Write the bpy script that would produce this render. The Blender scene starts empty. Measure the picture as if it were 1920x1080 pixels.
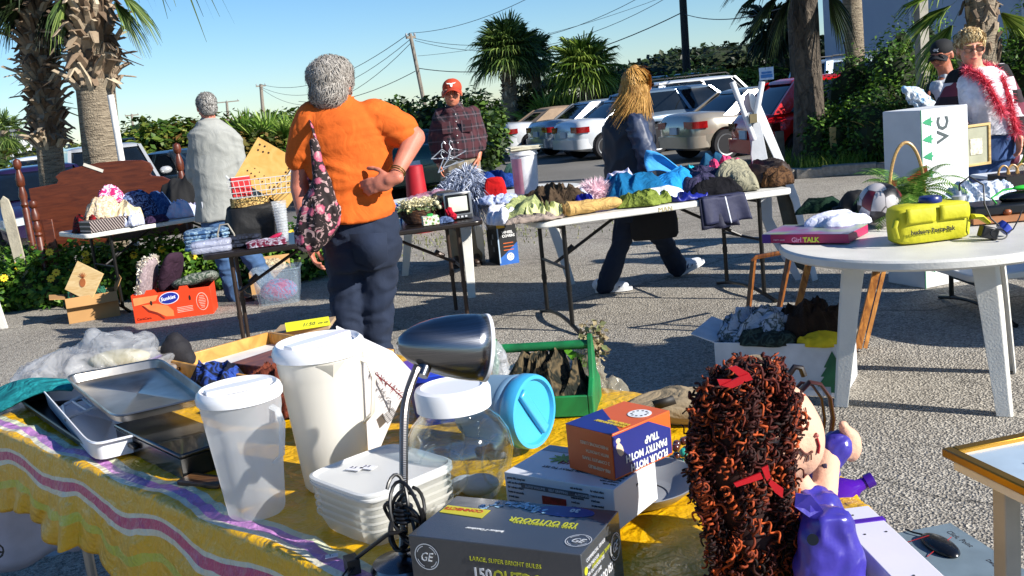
import bpy, bmesh, math, random
from math import sin, cos, pi, radians, sqrt, atan2
from mathutils import Vector as V, Matrix, noise
S = bpy.context.scene
C = S.collection
# ---------------------------------------------------------------- camera, sky, sun
CAM_H, FOC, PITCH, ROLL = 1.5, 1900.0, radians(10.5), radians(6.0)
FW = V((0, cos(PITCH), -sin(PITCH)))
_u = V((0, sin(PITCH), cos(PITCH))); _r = V((1, 0, 0))
UP = _u * cos(ROLL) + _r * sin(ROLL); RT = _r * cos(ROLL) - _u * sin(ROLL)
cd = bpy.data.cameras.new('camera'); cam = bpy.data.objects.new('camera', cd); C.objects.link(cam)
cam.matrix_world = Matrix(((RT.x, UP.x, -FW.x, 0), (RT.y, UP.y, -FW.y, 0), (RT.z, UP.z, -FW.z, CAM_H), (0, 0, 0, 1)))
cd.sensor_width = 36; cd.lens = 36 * FOC / 1920; cd.clip_start = .05; cd.clip_end = 3000
S.camera = cam
S.view_settings.view_transform = 'Standard'; S.view_settings.look = 'None'
S.view_settings.exposure = 0.88; S.view_settings.gamma = 1; S.view_settings.use_curve_mapping = False
SUN_EL = radians(28); SUN_DIR = V((.85 * cos(SUN_EL), -.527 * cos(SUN_EL), sin(SUN_EL)))
w = bpy.data.worlds.new('World'); S.world = w; w.use_nodes = True
nt = w.node_tree; bg = nt.nodes['Background']; sk = nt.nodes.new('ShaderNodeTexSky')
sk.sky_type = 'NISHITA'; sk.sun_disc = False; sk.sun_elevation = SUN_EL
sk.sun_rotation = atan2(SUN_DIR.x, SUN_DIR.y); sk.air_density = 1.0; sk.dust_density = 0.0; sk.ozone_density = 4.0
hs = nt.nodes.new('ShaderNodeHueSaturation'); hs.inputs['Saturation'].default_value = 1.1; mx = nt.nodes.new('ShaderNodeMix'); mx.data_type = 'RGBA'; mx.blend_type = 'MULTIPLY'; mx.inputs[0].default_value = 1; mx.inputs[7].default_value = (.84, .96, 1.1, 1)
nt.links.new(sk.outputs[0], mx.inputs[6]); nt.links.new(mx.outputs[2], hs.inputs['Color']); nt.links.new(hs.outputs[0], bg.inputs[0]); bg.inputs[1].default_value = .068
sd = bpy.data.lights.new('sun', 'SUN'); sd.energy = 4.8; sd.angle = radians(.5); sd.color = (1, .95, .87)
so = bpy.data.objects.new('sun', sd); C.objects.link(so); so.rotation_euler = SUN_DIR.to_track_quat('Z', 'Y').to_euler()

# ---------------------------------------------------------------- points in the place
def ray(x, y): return FW + RT * ((x - 960) / FOC) + UP * ((540 - y) / FOC)
def at(x, y, z=0.0):
    d = ray(x, y); return V((0, 0, CAM_H)) + d * ((z - CAM_H) / d.z)
def dp(x, y, Y):
    d = ray(x, y); return V((0, 0, CAM_H)) + d * (Y / d.y)

# ---------------------------------------------------------------- materials
def lin(c):
    if isinstance(c, str):
        c = c.lstrip('#'); c = [int(c[i:i + 2], 16) / 255 for i in (0, 2, 4)]
        c = [x / 12.92 if x <= .04045 else ((x + .055) / 1.055) ** 2.4 for x in c]
    return (c[0], c[1], c[2], 1)
MC = {}
class N:
    """small node helper"""
    def __init__(s, name):
        s.m = bpy.data.materials.new(name); s.m.use_nodes = True; s.t = s.m.node_tree
        s.b = s.t.nodes['Principled BSDF']; s.tc = s.t.nodes.new('ShaderNodeTexCoord'); s.co = s.tc.outputs['Object']
    def n(s, ty, ins=None, **kw):
        q = s.t.nodes.new('ShaderNode' + ty)
        for k, v in kw.items(): setattr(q, k, v)
        for k, v in (ins or {}).items(): s.set(q, k, v)
        return q
    def set(s, q, k, v):
        if hasattr(v, 'is_output') or isinstance(v, bpy.types.NodeSocket): s.t.links.new(v, q.inputs[k])
        else: q.inputs[k].default_value = v
    def noise(s, sc, det=3, co=None, rough=.5, dist=0):
        return s.n('TexNoise', {'Scale': sc, 'Detail': det, 'Vector': co or s.co, 'Roughness': rough, 'Distortion': dist}).outputs['Fac']
    def vor(s, sc, co=None, feat='F1'):
        return s.n('TexVoronoi', {'Scale': sc, 'Vector': co or s.co}, feature=feat)
    def ramp(s, f, stops, const=False):
        q = s.n('ValToRGB', {'Fac': f}); r = q.color_ramp
        if const: r.interpolation = 'CONSTANT'
        while len(r.elements) < len(stops): r.elements.new(.5)
        for e, (p, c) in zip(r.elements, stops): e.position = p; e.color = lin(c) if not isinstance(c, (int, float)) else (c, c, c, 1)
        return q.outputs[0]
    def math(s, op, a, b=0.0):
        q = s.n('Math', operation=op); s.set(q, 0, a); s.set(q, 1, b); return q.outputs[0]
    def mix(s, f, a, b, mode='MIX'):
        q = s.n('Mix', data_type='RGBA', blend_type=mode); s.set(q, 0, f)
        for i, v in ((6, a), (7, b)):
            s.set(q, i, lin(v) if isinstance(v, (str, tuple, list)) else v)
        return q.outputs[2]
    def map(s, scale=(1, 1, 1), rot=(0, 0, 0)):
        return s.n('Mapping', {'Vector': s.co, 'Scale': scale, 'Rotation': rot}).outputs[0]
    def sep(s, co=None): return s.n('SeparateXYZ', {0: co or s.co}).outputs
    def bump(s, h, st=.3, dist=.01):
        s.set(s.b, 'Normal', s.n('Bump', {'Height': h, 'Strength': st, 'Distance': dist}).outputs[0])
    def isl(s): return s.n('NewGeometry').outputs['Random Per Island']
    def out(s, col=None, rough=.6, metal=0, **kw):
        if col is not None: s.set(s.b, 'Base Color', lin(col) if isinstance(col, (str, tuple, list)) else col)
        s.set(s.b, 'Roughness', rough); s.set(s.b, 'Metallic', metal)
        for k, v in kw.items(): s.set(s.b, k.replace('_', ' '), v)
        return s.m
def mat(col, rough=.6, metal=0, var=.15, vs=9, bump=0, bs=60, **kw):
    """plain material with mild mottling and fine relief"""
    key = (str(col), rough, metal, var, vs, bump, bs, str(sorted(kw.items())))
    if key in MC: return MC[key]
    k = N('surface'); c = lin(col)
    a = tuple(x * (1 - var) for x in c[:3]); b = tuple(min(1, x * (1 + var)) for x in c[:3])
    f = k.noise(vs, 4)
    cc = k.ramp(f, [(.3, a), (.7, b)])
    if bump: k.bump(k.noise(bs, 4), bump, .01)
    MC[key] = k.out(cc, rough, metal, **kw); return MC[key]
def cloth(col, col2=None, var=.2, bump=.25, rough=.9, bs=180, ws=14):
    key = ('cloth', str(col), str(col2), var, bump)
    if key in MC: return MC[key]
    k = N('fabric'); c = lin(col)
    if col2: cc = k.ramp(k.noise(22, 2, dist=.8), [(.42, col), (.5, col2), (.6, col)])
    else: cc = k.ramp(k.noise(ws, 3), [(.3, tuple(x * (1 - var) for x in c[:3])), (.7, tuple(min(1, x * (1 + var)) for x in c[:3]))])
    f_ = k.math('ABSOLUTE', k.math('SUBTRACT', k.noise(9, 3, co=k.map((1, 1.8, 1), (.3, .2, .7)), dist=.8), .5)); h = k.math('ADD', k.math('MULTIPLY', f_, 2.0), k.math('MULTIPLY', k.noise(bs, 2), .08))
    k.bump(h, min(1, bump * 1.3), .04)
    MC[key] = k.out(cc, rough, 0, Specular_IOR_Level=.2); return MC[key]
def floral(base, c1, c2, sc=22):
    k = N('printed fabric'); v = k.vor(sc); f = v.outputs['Distance']
    n = k.noise(sc * 2.2, 3, dist=1.5)
    a = k.ramp(k.math('ADD', f, k.math('MULTIPLY', n, .35)), [(0, c2), (.34, c1), (.5, c1), (.56, base)])
    b = k.ramp(k.noise(sc * 1.1, 2, dist=3), [(.56, 0), (.6, 1.0)])
    k.bump(k.noise(14, 4), .3, .02)
    return k.out(k.mix(k.math('MULTIPLY', b, .7), a, c2), .85)
def plaid(ca, cb, cc, per=.09, thin=None):
    k = N('plaid fabric'); x = k.sep()
    def band(o, w, off=0.0):
        fr = k.math('FRACT', k.math('ADD', k.math('DIVIDE', o, per), off)); return k.math('LESS_THAN', fr, w)
    h = k.math('ADD', x[0], k.math('MULTIPLY', x[1], .9))
    m = k.mix(k.math('MULTIPLY', band(h, .5), .6), ca, cb); m = k.mix(k.math('MULTIPLY', band(x[2], .5), .6), m, cb)
    if thin:
        m = k.mix(k.math('MULTIPLY', band(h, .1, .3), .7), m, thin); m = k.mix(k.math('MULTIPLY', band(x[2], .1, .3), .7), m, thin)
    else:
        m = k.mix(k.math('MULTIPLY', k.math('MULTIPLY', band(h, .5), band(x[2], .5)), .95), m, cc)
    k.bump(k.noise(15, 4), .3, .02)
    return k.out(m, .9)
def bigcheck(ca, cb, cc, per):
    k = N('checked fabric'); x = k.sep(); h = k.math('ADD', x[0], k.math('MULTIPLY', x[1], .7)); bx = k.math('LESS_THAN', k.math('FRACT', k.math('DIVIDE', h, per)), .45); bz = k.math('LESS_THAN', k.math('FRACT', k.math('ADD', k.math('DIVIDE', x[2], per), .2)), .5)
    m = k.mix(bz, k.mix(bx, ca, cb), k.mix(bx, cc, '#2a1c22')); k.bump(k.noise(15, 4), .3, .02); return k.out(m, .9)
def leafm(c1, c2, c3=None, trans=.25, rough=.5):
    k = N('foliage'); r = k.isl()
    f = k.math('ADD', k.math('MULTIPLY', r, .6), k.math('MULTIPLY', k.noise(1.3, 3), .5))
    col = k.ramp(f, [(.15, c1), (.55, c2), (.85, c3 or c2)])
    tr = k.n('BsdfTranslucent', {0: col}); mx = k.n('MixShader', {0: trans})
    k.out(col, rough, Specular_IOR_Level=.35)
    o = k.t.nodes['Material Output']; k.t.links.new(k.b.outputs[0], mx.inputs[1]); k.t.links.new(tr.outputs[0], mx.inputs[2]); k.t.links.new(mx.outputs[0], o.inputs[0])
    return k.m
def strandm(c1, c2, rough=.5, spec=.4):
    k = N('strands'); return k.out(k.ramp(k.isl(), [(.1, c1), (.9, c2)]), rough, Specular_IOR_Level=spec)
def glassy(col=(.95, .97, .97), rough=.02, ior=1.2, alpha=None):
    k = N('clear plastic'); k.out(col, rough, Transmission_Weight=1.0, IOR=ior)
    return k.m
def thinfilm(col, op=.35, rough=.15):
    """crumpled translucent film or milky plastic"""
    k = N('film'); k.bump(k.noise(25, 5, dist=1), .5, .03); k.out(col, rough)
    t = k.n('BsdfTransparent', {0: (1, 1, 1, 1)}); tr = k.n('BsdfTranslucent', {0: lin(col)})
    a = k.n('MixShader', {0: .35}); k.t.links.new(k.b.outputs[0], a.inputs[1]); k.t.links.new(tr.outputs[0], a.inputs[2])
    b = k.n('MixShader', {0: op}); k.t.links.new(t.outputs[0], b.inputs[1]); k.t.links.new(a.outputs[0], b.inputs[2])
    k.t.links.new(b.outputs[0], k.t.nodes['Material Output'].inputs[0]); return k.m
def wood(c1, c2, sc=(1, 14, 14), rough=.4):
    k = N('wood'); n = k.noise(3, 5, co=k.map(sc), dist=1.5)
    k.bump(n, .1, .005); return k.out(k.ramp(n, [(.3, c1), (.65, c2)]), rough)

# ---------------------------------------------------------------- mesh builder
class M:
    def __init__(s): s.v = []; s.f = []; s.X = None
    def add(s, vs, fs):
        o = len(s.v)
        s.v += [tuple(s.X @ V(p)) if s.X else tuple(p) for p in vs]; s.f += [tuple(i + o for i in f) for f in fs]; return s
    def box(s, c, d, rot=None):
        x, y, z = d[0] / 2, d[1] / 2, d[2] / 2; R = rot or Matrix.Identity(3); c = V(c)
        vs = [c + R @ V((a * x, b * y, e * z)) for e in (-1, 1) for a, b in ((-1, -1), (1, -1), (1, 1), (-1, 1))]
        return s.add(vs, [(3, 2, 1, 0), (4, 5, 6, 7), (0, 1, 5, 4), (1, 2, 6, 5), (2, 3, 7, 6), (3, 0, 4, 7)])
    def rings(s, R, cap=True, closed=True):
        n = len(R[0]); vs = [p for r in R for p in r]; fs = []
        for i in range(len(R) - 1):
            for j in range(n if closed else n - 1):
                k = (j + 1) % n; fs.append((i * n + j, i * n + k, (i + 1) * n + k, (i + 1) * n + j))
        if cap and closed: fs.append(tuple(range(n - 1, -1, -1))); fs.append(tuple(range((len(R) - 1) * n, len(R) * n)))
        return s.add(vs, fs)
    def lathe(s, prof, c=(0, 0, 0), n=24, R=None, cap=True):
        c = V(c); R = R or Matrix.Identity(3)
        return s.rings([[c + R @ V((r * cos(2 * pi * j / n), r * sin(2 * pi * j / n), z)) for j in range(n)] for r, z in prof], cap)
    def tube(s, P, r, n=8, flat=1.0):
        P = [V(p) for p in P]; rs = r if isinstance(r, (list, tuple)) else [r] * len(P); R = []; prev = None
        for i, p in enumerate(P):
            t = (P[min(i + 1, len(P) - 1)] - P[max(i - 1, 0)])
            t = t.normalized() if t.length > 1e-9 else V((0, 0, 1))
            if prev is None: a = t.cross(V((0, 0, 1)) if abs(t.z) < .9 else V((1, 0, 0))).normalized()
            else: a = (prev - t * prev.dot(t)); a = a.normalized() if a.length > 1e-6 else t.orthogonal().normalized()
            prev = a; b = t.cross(a)
            R.append([p + a * (rs[i] * cos(2 * pi * j / n)) + b * (rs[i] * flat * sin(2 * pi * j / n)) for j in range(n)])
        return s.rings(R)
    def cyl(s, a, b, r0, r1=None, n=12): return s.tube([a, b], [r0, r0 if r1 is None else r1], n)
    def strip(s, P, wd, side):
        """flat ribbon with a width at each point"""
        L = []; side = V(side)
        for p, q in zip(P, wd): L += [V(p) - side * q / 2, V(p) + side * q / 2]
        return s.add(L, [(2 * i, 2 * i + 1, 2 * i + 3, 2 * i + 2) for i in range(len(P) - 1)])
    def ell(s, c, r, R=None, n=12):
        c = V(c); R = R or Matrix.Identity(3); q = []
        for i in range(1, n):
            a = pi * i / n; q.append([c + R @ V((r[0] * sin(a) * cos(2 * pi * j / (2 * n)), r[1] * sin(a) * sin(2 * pi * j / (2 * n)), -r[2] * cos(a))) for j in range(2 * n)])
        return s.rings(q)
    def cap(s, a, b, ra, rb, n=10):
        """round-ended tapered limb"""
        a = V(a); b = V(b); d = (b - a); L = d.length
        if L < 1e-6: return s.ell(a, (ra,) * 3, n=6)
        d /= L; o = d.orthogonal().normalized(); e = d.cross(o); R = []
        for i in range(1, 5): t = pi / 2 * i / 4; R.append((a - d * ra * cos(t), ra * sin(t)))
        for i in range(0, 4): t = pi / 2 * i / 4; R.append((b + d * rb * sin(t), rb * cos(t)))
        return s.rings([[p + (o * cos(2 * pi * j / n) + e * sin(2 * pi * j / n)) * r for j in range(n)] for p, r in R])
    def prism(s, pts, z0, z1, Mx=None):
        n = len(pts); vs = [V((x, y, z)) for z in (z0, z1) for x, y in pts]
        if Mx: vs = [Mx @ p for p in vs]
        return s.add(vs, [tuple(range(n - 1, -1, -1)), tuple(range(n, 2 * n))] + [(i, (i + 1) % n, n + (i + 1) % n, n + i) for i in range(n)])
    def grid(s, fn, nu, nv):
        vs = [fn(i / nu, j / nv) for i in range(nu + 1) for j in range(nv + 1)]
        return s.add(vs, [(i * (nv + 1) + j, (i + 1) * (nv + 1) + j, (i + 1) * (nv + 1) + j + 1, i * (nv + 1) + j + 1) for i in range(nu) for j in range(nv)])
    def mesh(s, name):
        me = bpy.data.meshes.new(name); me.from_pydata(s.v, [], s.f); me.validate(); return me
    def build(s, name, m, parent=None, smooth=True, bev=0, seg=2, thick=0, loc=None, rz=0, fix=True, ang=40):
        me = s.mesh(name)
        if fix:
            bm = bmesh.new(); bm.from_mesh(me); bmesh.ops.recalc_face_normals(bm, faces=bm.faces); bm.to_mesh(me); bm.free()
        o = bpy.data.objects.new(name, me); C.objects.link(o); me.materials.append(m)
        if smooth:
            me.polygons.foreach_set('use_smooth', [True] * len(me.polygons))
            if hasattr(me, 'set_sharp_from_angle'): me.set_sharp_from_angle(angle=radians(ang))
        if bev:
            b = o.modifiers.new('bevel', 'BEVEL'); b.width = bev; b.segments = seg; b.limit_method = 'ANGLE'; b.angle_limit = radians(35)
        if thick: q = o.modifiers.new('thickness', 'SOLIDIFY'); q.thickness = thick
        if parent: o.parent = parent
        if loc is not None: o.location = loc
        o.rotation_euler.z = rz
        return o
def bake(o):
    dg = bpy.context.evaluated_depsgraph_get(); me = bpy.data.meshes.new_from_object(o.evaluated_get(dg)); old = o.data
    o.modifiers.clear(); o.data = me; me.name = o.name; bpy.data.meshes.remove(old)
def fuse(mb, name, m, parent=None, vox=.008, smooth=3, fold=0, fs=(9, 9, 4), seed=0, loc=None):
    """fuse overlapping closed shapes into one continuous skin"""
    o = mb.build(name, m, parent, loc=loc)
    r = o.modifiers.new('r', 'REMESH'); r.mode = 'VOXEL'; r.voxel_size = vox
    q = o.modifiers.new('s', 'SMOOTH'); q.factor = .6; q.iterations = smooth
    bpy.context.view_layer.update(); bake(o); me = o.data
    if fold:
        nn = [v.normal.copy() for v in me.vertices]
        for v, n_ in zip(me.vertices, nn):
            p = v.co; q = V((p.x * fs[0] + seed * 3.1, p.y * fs[1], p.z * fs[2]))
            w_ = noise.noise(q * .6 + V((7, 3, 1))) * 1.4
            d = 1 - abs(noise.noise(q + V((w_, w_, w_)))) * 3
            v.co += n_ * (fold * d)
    if not me.materials: me.materials.append(m)
    me.polygons.foreach_set('use_smooth', [True] * len(me.polygons)); return o
def tag(o, label=None, cat=None, group=None, kind=None):
    for k, v in (('label', label), ('category', cat), ('group', group), ('kind', kind)):
        if v: o[k] = v
    return o
def thing(name, label, cat, loc=(0, 0, 0), rz=0, group=None):
    o = bpy.data.objects.new(name, None); C.objects.link(o); o.location = loc; o.rotation_euler.z = rz; o.empty_display_size = .1
    return tag(o, label, cat, group)
def kids(o): return [c for c in bpy.data.objects if c.parent == o]
def dup(o, parent=None):
    c = o.copy(); C.objects.link(c); c.parent = parent
    for k in kids(o): dup(k, c)
    return c
def txt(s, size, loc, rot, m, parent, ext=.0006, name='lettering', bold=0, align='LEFT', sx=1.0, shear=0):
    cu = bpy.data.curves.new('t', 'FONT'); cu.body = s; cu.size = size; cu.extrude = ext; cu.offset = bold; cu.align_x = align; cu.shear = shear; cu.resolution_u = 2
    t = bpy.data.objects.new('t', cu); C.objects.link(t); bpy.context.view_layer.update()
    me = bpy.data.meshes.new_from_object(t.evaluated_get(bpy.context.evaluated_depsgraph_get())); bpy.data.objects.remove(t)
    o = bpy.data.objects.new(name, me); C.objects.link(o); me.materials.clear(); me.materials.append(m); o.location = loc; o.rotation_euler = rot; o.scale = (sx, 1, 1); o.parent = parent
    return o
def frame3(o, x, y, z):
    """corner, yaw and two side lengths from three corners seen at height z"""
    O = at(*o, z); X = at(*x, z) - O; Y = at(*y, z) - O; a = atan2(X.y, X.x); n = V((-sin(a), cos(a), 0))
    return O, a, X.length, Y.dot(n)
RND = random.Random(5)
def rn(a, b): return RND.uniform(a, b)
def fbm(p, o=3): return noise.fractal(V(p), 1.0, 2.0, o)

# ---------------------------------------------------------------- generic makers
def pile(name, label, cat, c, sx, sy, h, m, rz=0, seed=1, p=2.8, fold=.25, irr=.25, freq=2.2, group=None, droop=0, thick=.004, parent=None):
    """crumpled cloth heap with folds and an uneven hem"""
    g = M(); nr, na = 40, 84; sd_ = seed * 7.3
    def fn(u, v):
        a = 2 * pi * v; ca, sa = cos(a), sin(a)
        rr = 1 + irr * noise.noise(V((ca * 1.4 + sd_, sa * 1.4, 0))) * 1.6 + irr * .4 * noise.noise(V((ca * 4 + sd_, sa * 4, 3)))
        x, y = u * ca * rr * sx / 2, u * sa * rr * sy / 2
        cx_, sx_ = cos(sd_), sin(sd_) * .6; q = V(((x * cx_ + y * sx_) * freq * 4.2 + sd_, (y * cx_ - x * sx_) * freq * 1.7, sd_)); wv = noise.noise(q * .5) * 1.6
        rg = 1.1 - 3.0 * abs(noise.noise(q + V((wv, -wv, 0)))) ** .8 + .45 * (1 - 2 * abs(noise.noise(q * 2.3 + V((wv, 0, 5)))))
        prof = max(0, 1 - u ** p)
        z = h * prof ** .65 * (1 - fold * .3) + min(h * fold, .034) * rg * (prof ** .4) + .004
        z += .012 * rg * (u if u < 1 else 0) * min(1, h * 12)
        if droop and u > .85: z -= droop * (u - .85) / .15
        return V((x + .02 * wv * (u ** 2) * min(1, sx * 3), y, max(z, .002) if not droop else z))
    g.grid(fn, nr, na)
    o = g.build(name, m, parent, loc=c, rz=rz, thick=thick, fix=False, ang=80)
    if parent is None: tag(o, label, cat, group)
    return o
def folded(name, label, cat, c, sx, sy, h, m, rz=0, seed=1, layers=3, group=None):
    """folded garment: a few soft layers"""
    g = M()
    for k in range(layers):
        z0 = h * k / layers; z1 = h * (k + 1) / layers * .97; n = 40
        ox, oy = .02 * noise.noise(V((seed, k, 0))), .02 * noise.noise(V((0, k, seed)))
        def ring(sc, z, wob):
            L = []
            for j in range(n):
                a = 2 * pi * j / n; ca, sa = cos(a), sin(a); e = .35
                x = (abs(ca) ** e) * (1 if ca > 0 else -1) * sx / 2 * sc; y = (abs(sa) ** e) * (1 if sa > 0 else -1) * sy / 2 * sc
                f = 1 + .05 * noise.noise(V((x * 9 + seed, y * 9, k)))
                L.append(V((x * f + ox, y * f + oy, z + wob * noise.noise(V((x * 14, y * 14, seed + k))))))
            return L
        g.rings([ring(.93, z0, .0), ring(1, z0 + (z1 - z0) * .25, .003), ring(1, z0 + (z1 - z0) * .75, .006), ring(.94, z1, .008), ring(.7, z1 + .004, .012), ring(.35, z1 + .006, .014), ring(.05, z1 + .006, .01)])
    o = g.build(name, m, None, loc=c, rz=rz, ang=70)
    return tag(o, label, cat, group)
def fur(g, c, r, n, L, wd, seed=0, droop=.3, R=None, along=None):
    """fluffy strands radiating from an ellipsoid"""
    rg = random.Random(seed); c = V(c)
    for _ in range(n):
        d = V((rg.gauss(0, 1), rg.gauss(0, 1), rg.gauss(0, 1))).normalized(); p = V((d.x * r[0], d.y * r[1], d.z * r[2]))
        if R: p = R @ p; d = R @ d
        p += c; l = L * rg.uniform(.5, 1.2); sd_ = d.orthogonal().normalized(); sd_ = Matrix.Rotation(rg.uniform(0, 6.3), 3, d) @ sd_
        t = sd_.cross(d) * rg.uniform(-.5, .5)
        g.strip([p, p + d * l * .5 + t * l * .2, p + d * l + t * l * .7 - V((0, 0, droop * l))], [wd, wd * .8, wd * .15], sd_)
def comb(g, c, r, n, L, wd, R, seed=0, wave=.5, lift=.012, lo=-.75):
    """short layered hair lying over an ellipsoid"""
    rg = random.Random(seed); c = V(c)
    for _ in range(n):
        d = V((rg.gauss(0, 1), rg.gauss(0, 1), rg.gauss(0, 1))).normalized()
        if d.z < lo: continue
        p = V((d.x * r[0], d.y * r[1], d.z * r[2])); t = V((0, 0, -1)) + d * d.z + V((rg.gauss(0, wave), rg.gauss(0, wave), rg.gauss(0, wave * .4))); t = (t - d * t.dot(d)).normalized(); s_ = t.cross(d); l = L * rg.uniform(.5, 1.2); li = lift * rg.uniform(.2, 1.2); k = rg.uniform(-.35, .35)
        P = [p - d * .004, p + t * l * .35 + d * li + s_ * l * k * .3, p + t * l * .7 + d * li * .9 - d * l * l * 1.2 + s_ * l * k, p + t * l - d * (l * l * 3) + d * li * .2 + s_ * l * k * 1.3]
        g.strip([c + R @ q for q in P], [wd, wd * 1.2, wd, wd * .2], R @ s_)
def leaves(g, c, r, n, sz, seed=0, noisy=.26, flat=0.5, lump=1.5, hollow=.55):
    """many small leaves through a lumpy crown volume"""
    rg = random.Random(seed); c = V(c)
    for _ in range(n):
        d = V((rg.gauss(0, 1), rg.gauss(0, 1), rg.gauss(0, 1))).normalized()
        q = d * lump + V((seed * 1.7, c.x * .4, c.y * .4))
        rad = (1 + noisy * 2 * noise.noise(q) + noisy * .8 * noise.noise(q * 2.7)) * (hollow + (1 - hollow) * rg.random() ** .5)
        p = c + V((d.x * r[0], d.y * r[1], d.z * r[2])) * rad
        zl = -.17 if c.y > 17.2 else .02
        if p.z < zl: p.z = zl + rg.random() * .1
        a = V((rg.gauss(0, 1), rg.gauss(0, 1), rg.gauss(0, flat))).normalized(); b = a.cross(d + V((rg.gauss(0, .5), rg.gauss(0, .5), .6))).normalized()
        s_ = sz * rg.uniform(.4, 1.6)
        g.add([p, p + a * s_ * .5 + b * s_ * .32, p + a * s_ - V((0, 0, s_ * .15)), p + a * s_ * .5 - b * s_ * .32], [(0, 1, 2, 3)])
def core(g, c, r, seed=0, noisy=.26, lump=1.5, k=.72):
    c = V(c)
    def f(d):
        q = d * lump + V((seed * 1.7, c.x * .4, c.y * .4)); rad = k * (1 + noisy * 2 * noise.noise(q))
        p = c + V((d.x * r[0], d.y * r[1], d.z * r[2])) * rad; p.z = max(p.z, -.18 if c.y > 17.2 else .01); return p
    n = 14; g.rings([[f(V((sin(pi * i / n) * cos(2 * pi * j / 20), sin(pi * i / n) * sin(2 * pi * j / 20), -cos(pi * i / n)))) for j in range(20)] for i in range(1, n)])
# ================================================================ SETTING
k = N('gravel asphalt'); v1 = k.vor(95); v2 = k.vor(200)
g1 = k.n('SeparateColor', {0: v1.outputs['Color']}).outputs[0]; g2 = k.n('SeparateColor', {0: v2.outputs['Color']}).outputs[1]
base = k.ramp(g1, [(0, '#4c4843'), (.25, '#8b857c'), (.6, '#b3aca0'), (1, '#dcd6ca')])
b2 = k.ramp(g2, [(0, '#3f3c39'), (.3, '#8f897f'), (1, '#c9c2b6')])
cc = k.mix(.45, base, b2)
big = k.ramp(k.noise(.6, 5, rough=.65), [(.35, (.62, .6, .57)), (.7, (1, .99, .96))]); cc = k.mix(.8, cc, big, 'MULTIPLY')
spots = k.ramp(k.noise(5, 4), [(.30, (.45, .45, .45)), (.40, (1, 1, 1))]); cc = k.mix(.6, cc, spots, 'MULTIPLY')
nv_ = k.n('TexNoise', {'Scale': .9, 'Detail': 5, 'Vector': k.co}).outputs['Color']; dv = k.n('VectorMath', {0: k.co, 1: nv_}, operation='ADD').outputs[0]; cr = k.ramp(k.vor(.42, dv, 'DISTANCE_TO_EDGE').outputs['Distance'], [(.002, (.4, .4, .4)), (.007, (1, 1, 1))]); cc = k.mix(.8, cc, cr, 'MULTIPLY')
st = k.ramp(k.noise(1.7, 3, dist=.6), [(.66, (1, 1, 1)), (.74, (.6, .58, .55))]); cc = k.mix(.7, cc, st, 'MULTIPLY')
k.bump(k.math('ADD', v1.outputs['Distance'], k.math('MULTIPLY', k.noise(220, 2), .5)), .9, .012)
gm = k.out(cc, .95)
g = M(); YS = (-20, 15.1, 17.2, 40, 620); g.add([(x, y, -.18 if y > 16 else 0) for y in YS for x in (-400, 0, 400)], [(i * 3 + j, i * 3 + j + 1, i * 3 + j + 4, i * 3 + j + 3) for i in range(4) for j in range(2)]); tag(g.build('ground', gm), kind='structure')
k = N('old asphalt'); n1 = k.noise(150, 2); c_ = k.ramp(n1, [(.3, '#55534f'), (.7, '#85827c')]); c_ = k.mix(.7, c_, k.ramp(k.noise(.5, 4), [(.3, (.6, .6, .6)), (.7, (1, 1, 1))]), 'MULTIPLY')
k.bump(k.noise(120, 3), .4, .01); am = k.out(c_, .9)
g = M(); g.add([(-60, 17.3, -.175), (60, 17.3, -.175), (60, 48, -.175), (-60, 48, -.175)], [(0, 1, 2, 3)]); tag(g.build('parking_lot', am), kind='structure')
# sandy soil of the planting bed, grass
soil = mat('#6a5d48', .95, var=.35, vs=5, bump=.6, bs=40)
def patch(name, pts, m, z=.008, kind='structure'):
    g = M(); g.add([(x, y, z) for x, y in pts], [tuple(range(len(pts)))]); return tag(g.build(name, m), kind=kind)
patch('planting_soil', [(2.9, 15.6), (3.6, 15.25), (4.2, 14.2), (5.2, 13.8), (8.5, 13.5), (14, 14.2), (24, 16), (24, 18.6), (6.6, 18.2), (3.2, 17.2)], soil, .05)
patch('flower_bed_soil', [(-9, 9.9), (-2.2, 9.55), (-1.6, 10.6), (-1.8, 12.6), (-14, 14)], soil)
sea = mat('#3c7f96', .15, var=.1); g = M(); g.add([(-900, 300, .05), (-90, 200, .05), (-90, 900, .05), (-900, 900, .05)], [(0, 1, 2, 3)]); tag(g.build('sea', sea), kind='structure')
# sandy verge between the sale and the parking lot
patch('sandy_verge', [(-7, 11.8), (3, 11.6), (5.6, 12.2), (7, 13.3), (4.1, 14.05), (3.5, 15.0), (-7, 15.0)], gm, .004)
grassm = leafm('#2f4a12', '#5b7f22', '#94a044', .3)
def grass(name, reg, n, hgt, m, seed, z0=.05, wd=.012):
    rg = random.Random(seed); g = M()
    for _ in range(n):
        x, y = reg(rg); a = rg.uniform(0, 6.3); h = hgt * rg.uniform(.4, 1.2); d = V((cos(a), sin(a), 0)); b = V((x, y, z0))
        g.strip([b, b + d * h * .2 + V((0, 0, h * .6)), b + d * h * .6 + V((0, 0, h))], [wd, wd * .8, .002], V((-d.y, d.x, 0)))
    return tag(g.build(name, m, fix=False, smooth=False), kind='stuff')
grass('grass', lambda r: (r.uniform(3.6, 9.5), 0) if 0 else (lambda x: (x, 14.2 + r.random() ** 1.4 * 3.2))(r.uniform(4.3, 11)), 9000, .22, grassm, 3)
grass('weeds', lambda r: (r.gauss(-.6, .9), r.gauss(11.4, .5)), 700, .035, leafm('#4c5a24', '#6f7440', '#8a8658', .2), 8, .01, .012)
grass('verge_grass', lambda r: (r.uniform(6.5, 12), r.uniform(12.9, 14)), 3000, .16, grassm, 9, .01)
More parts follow.
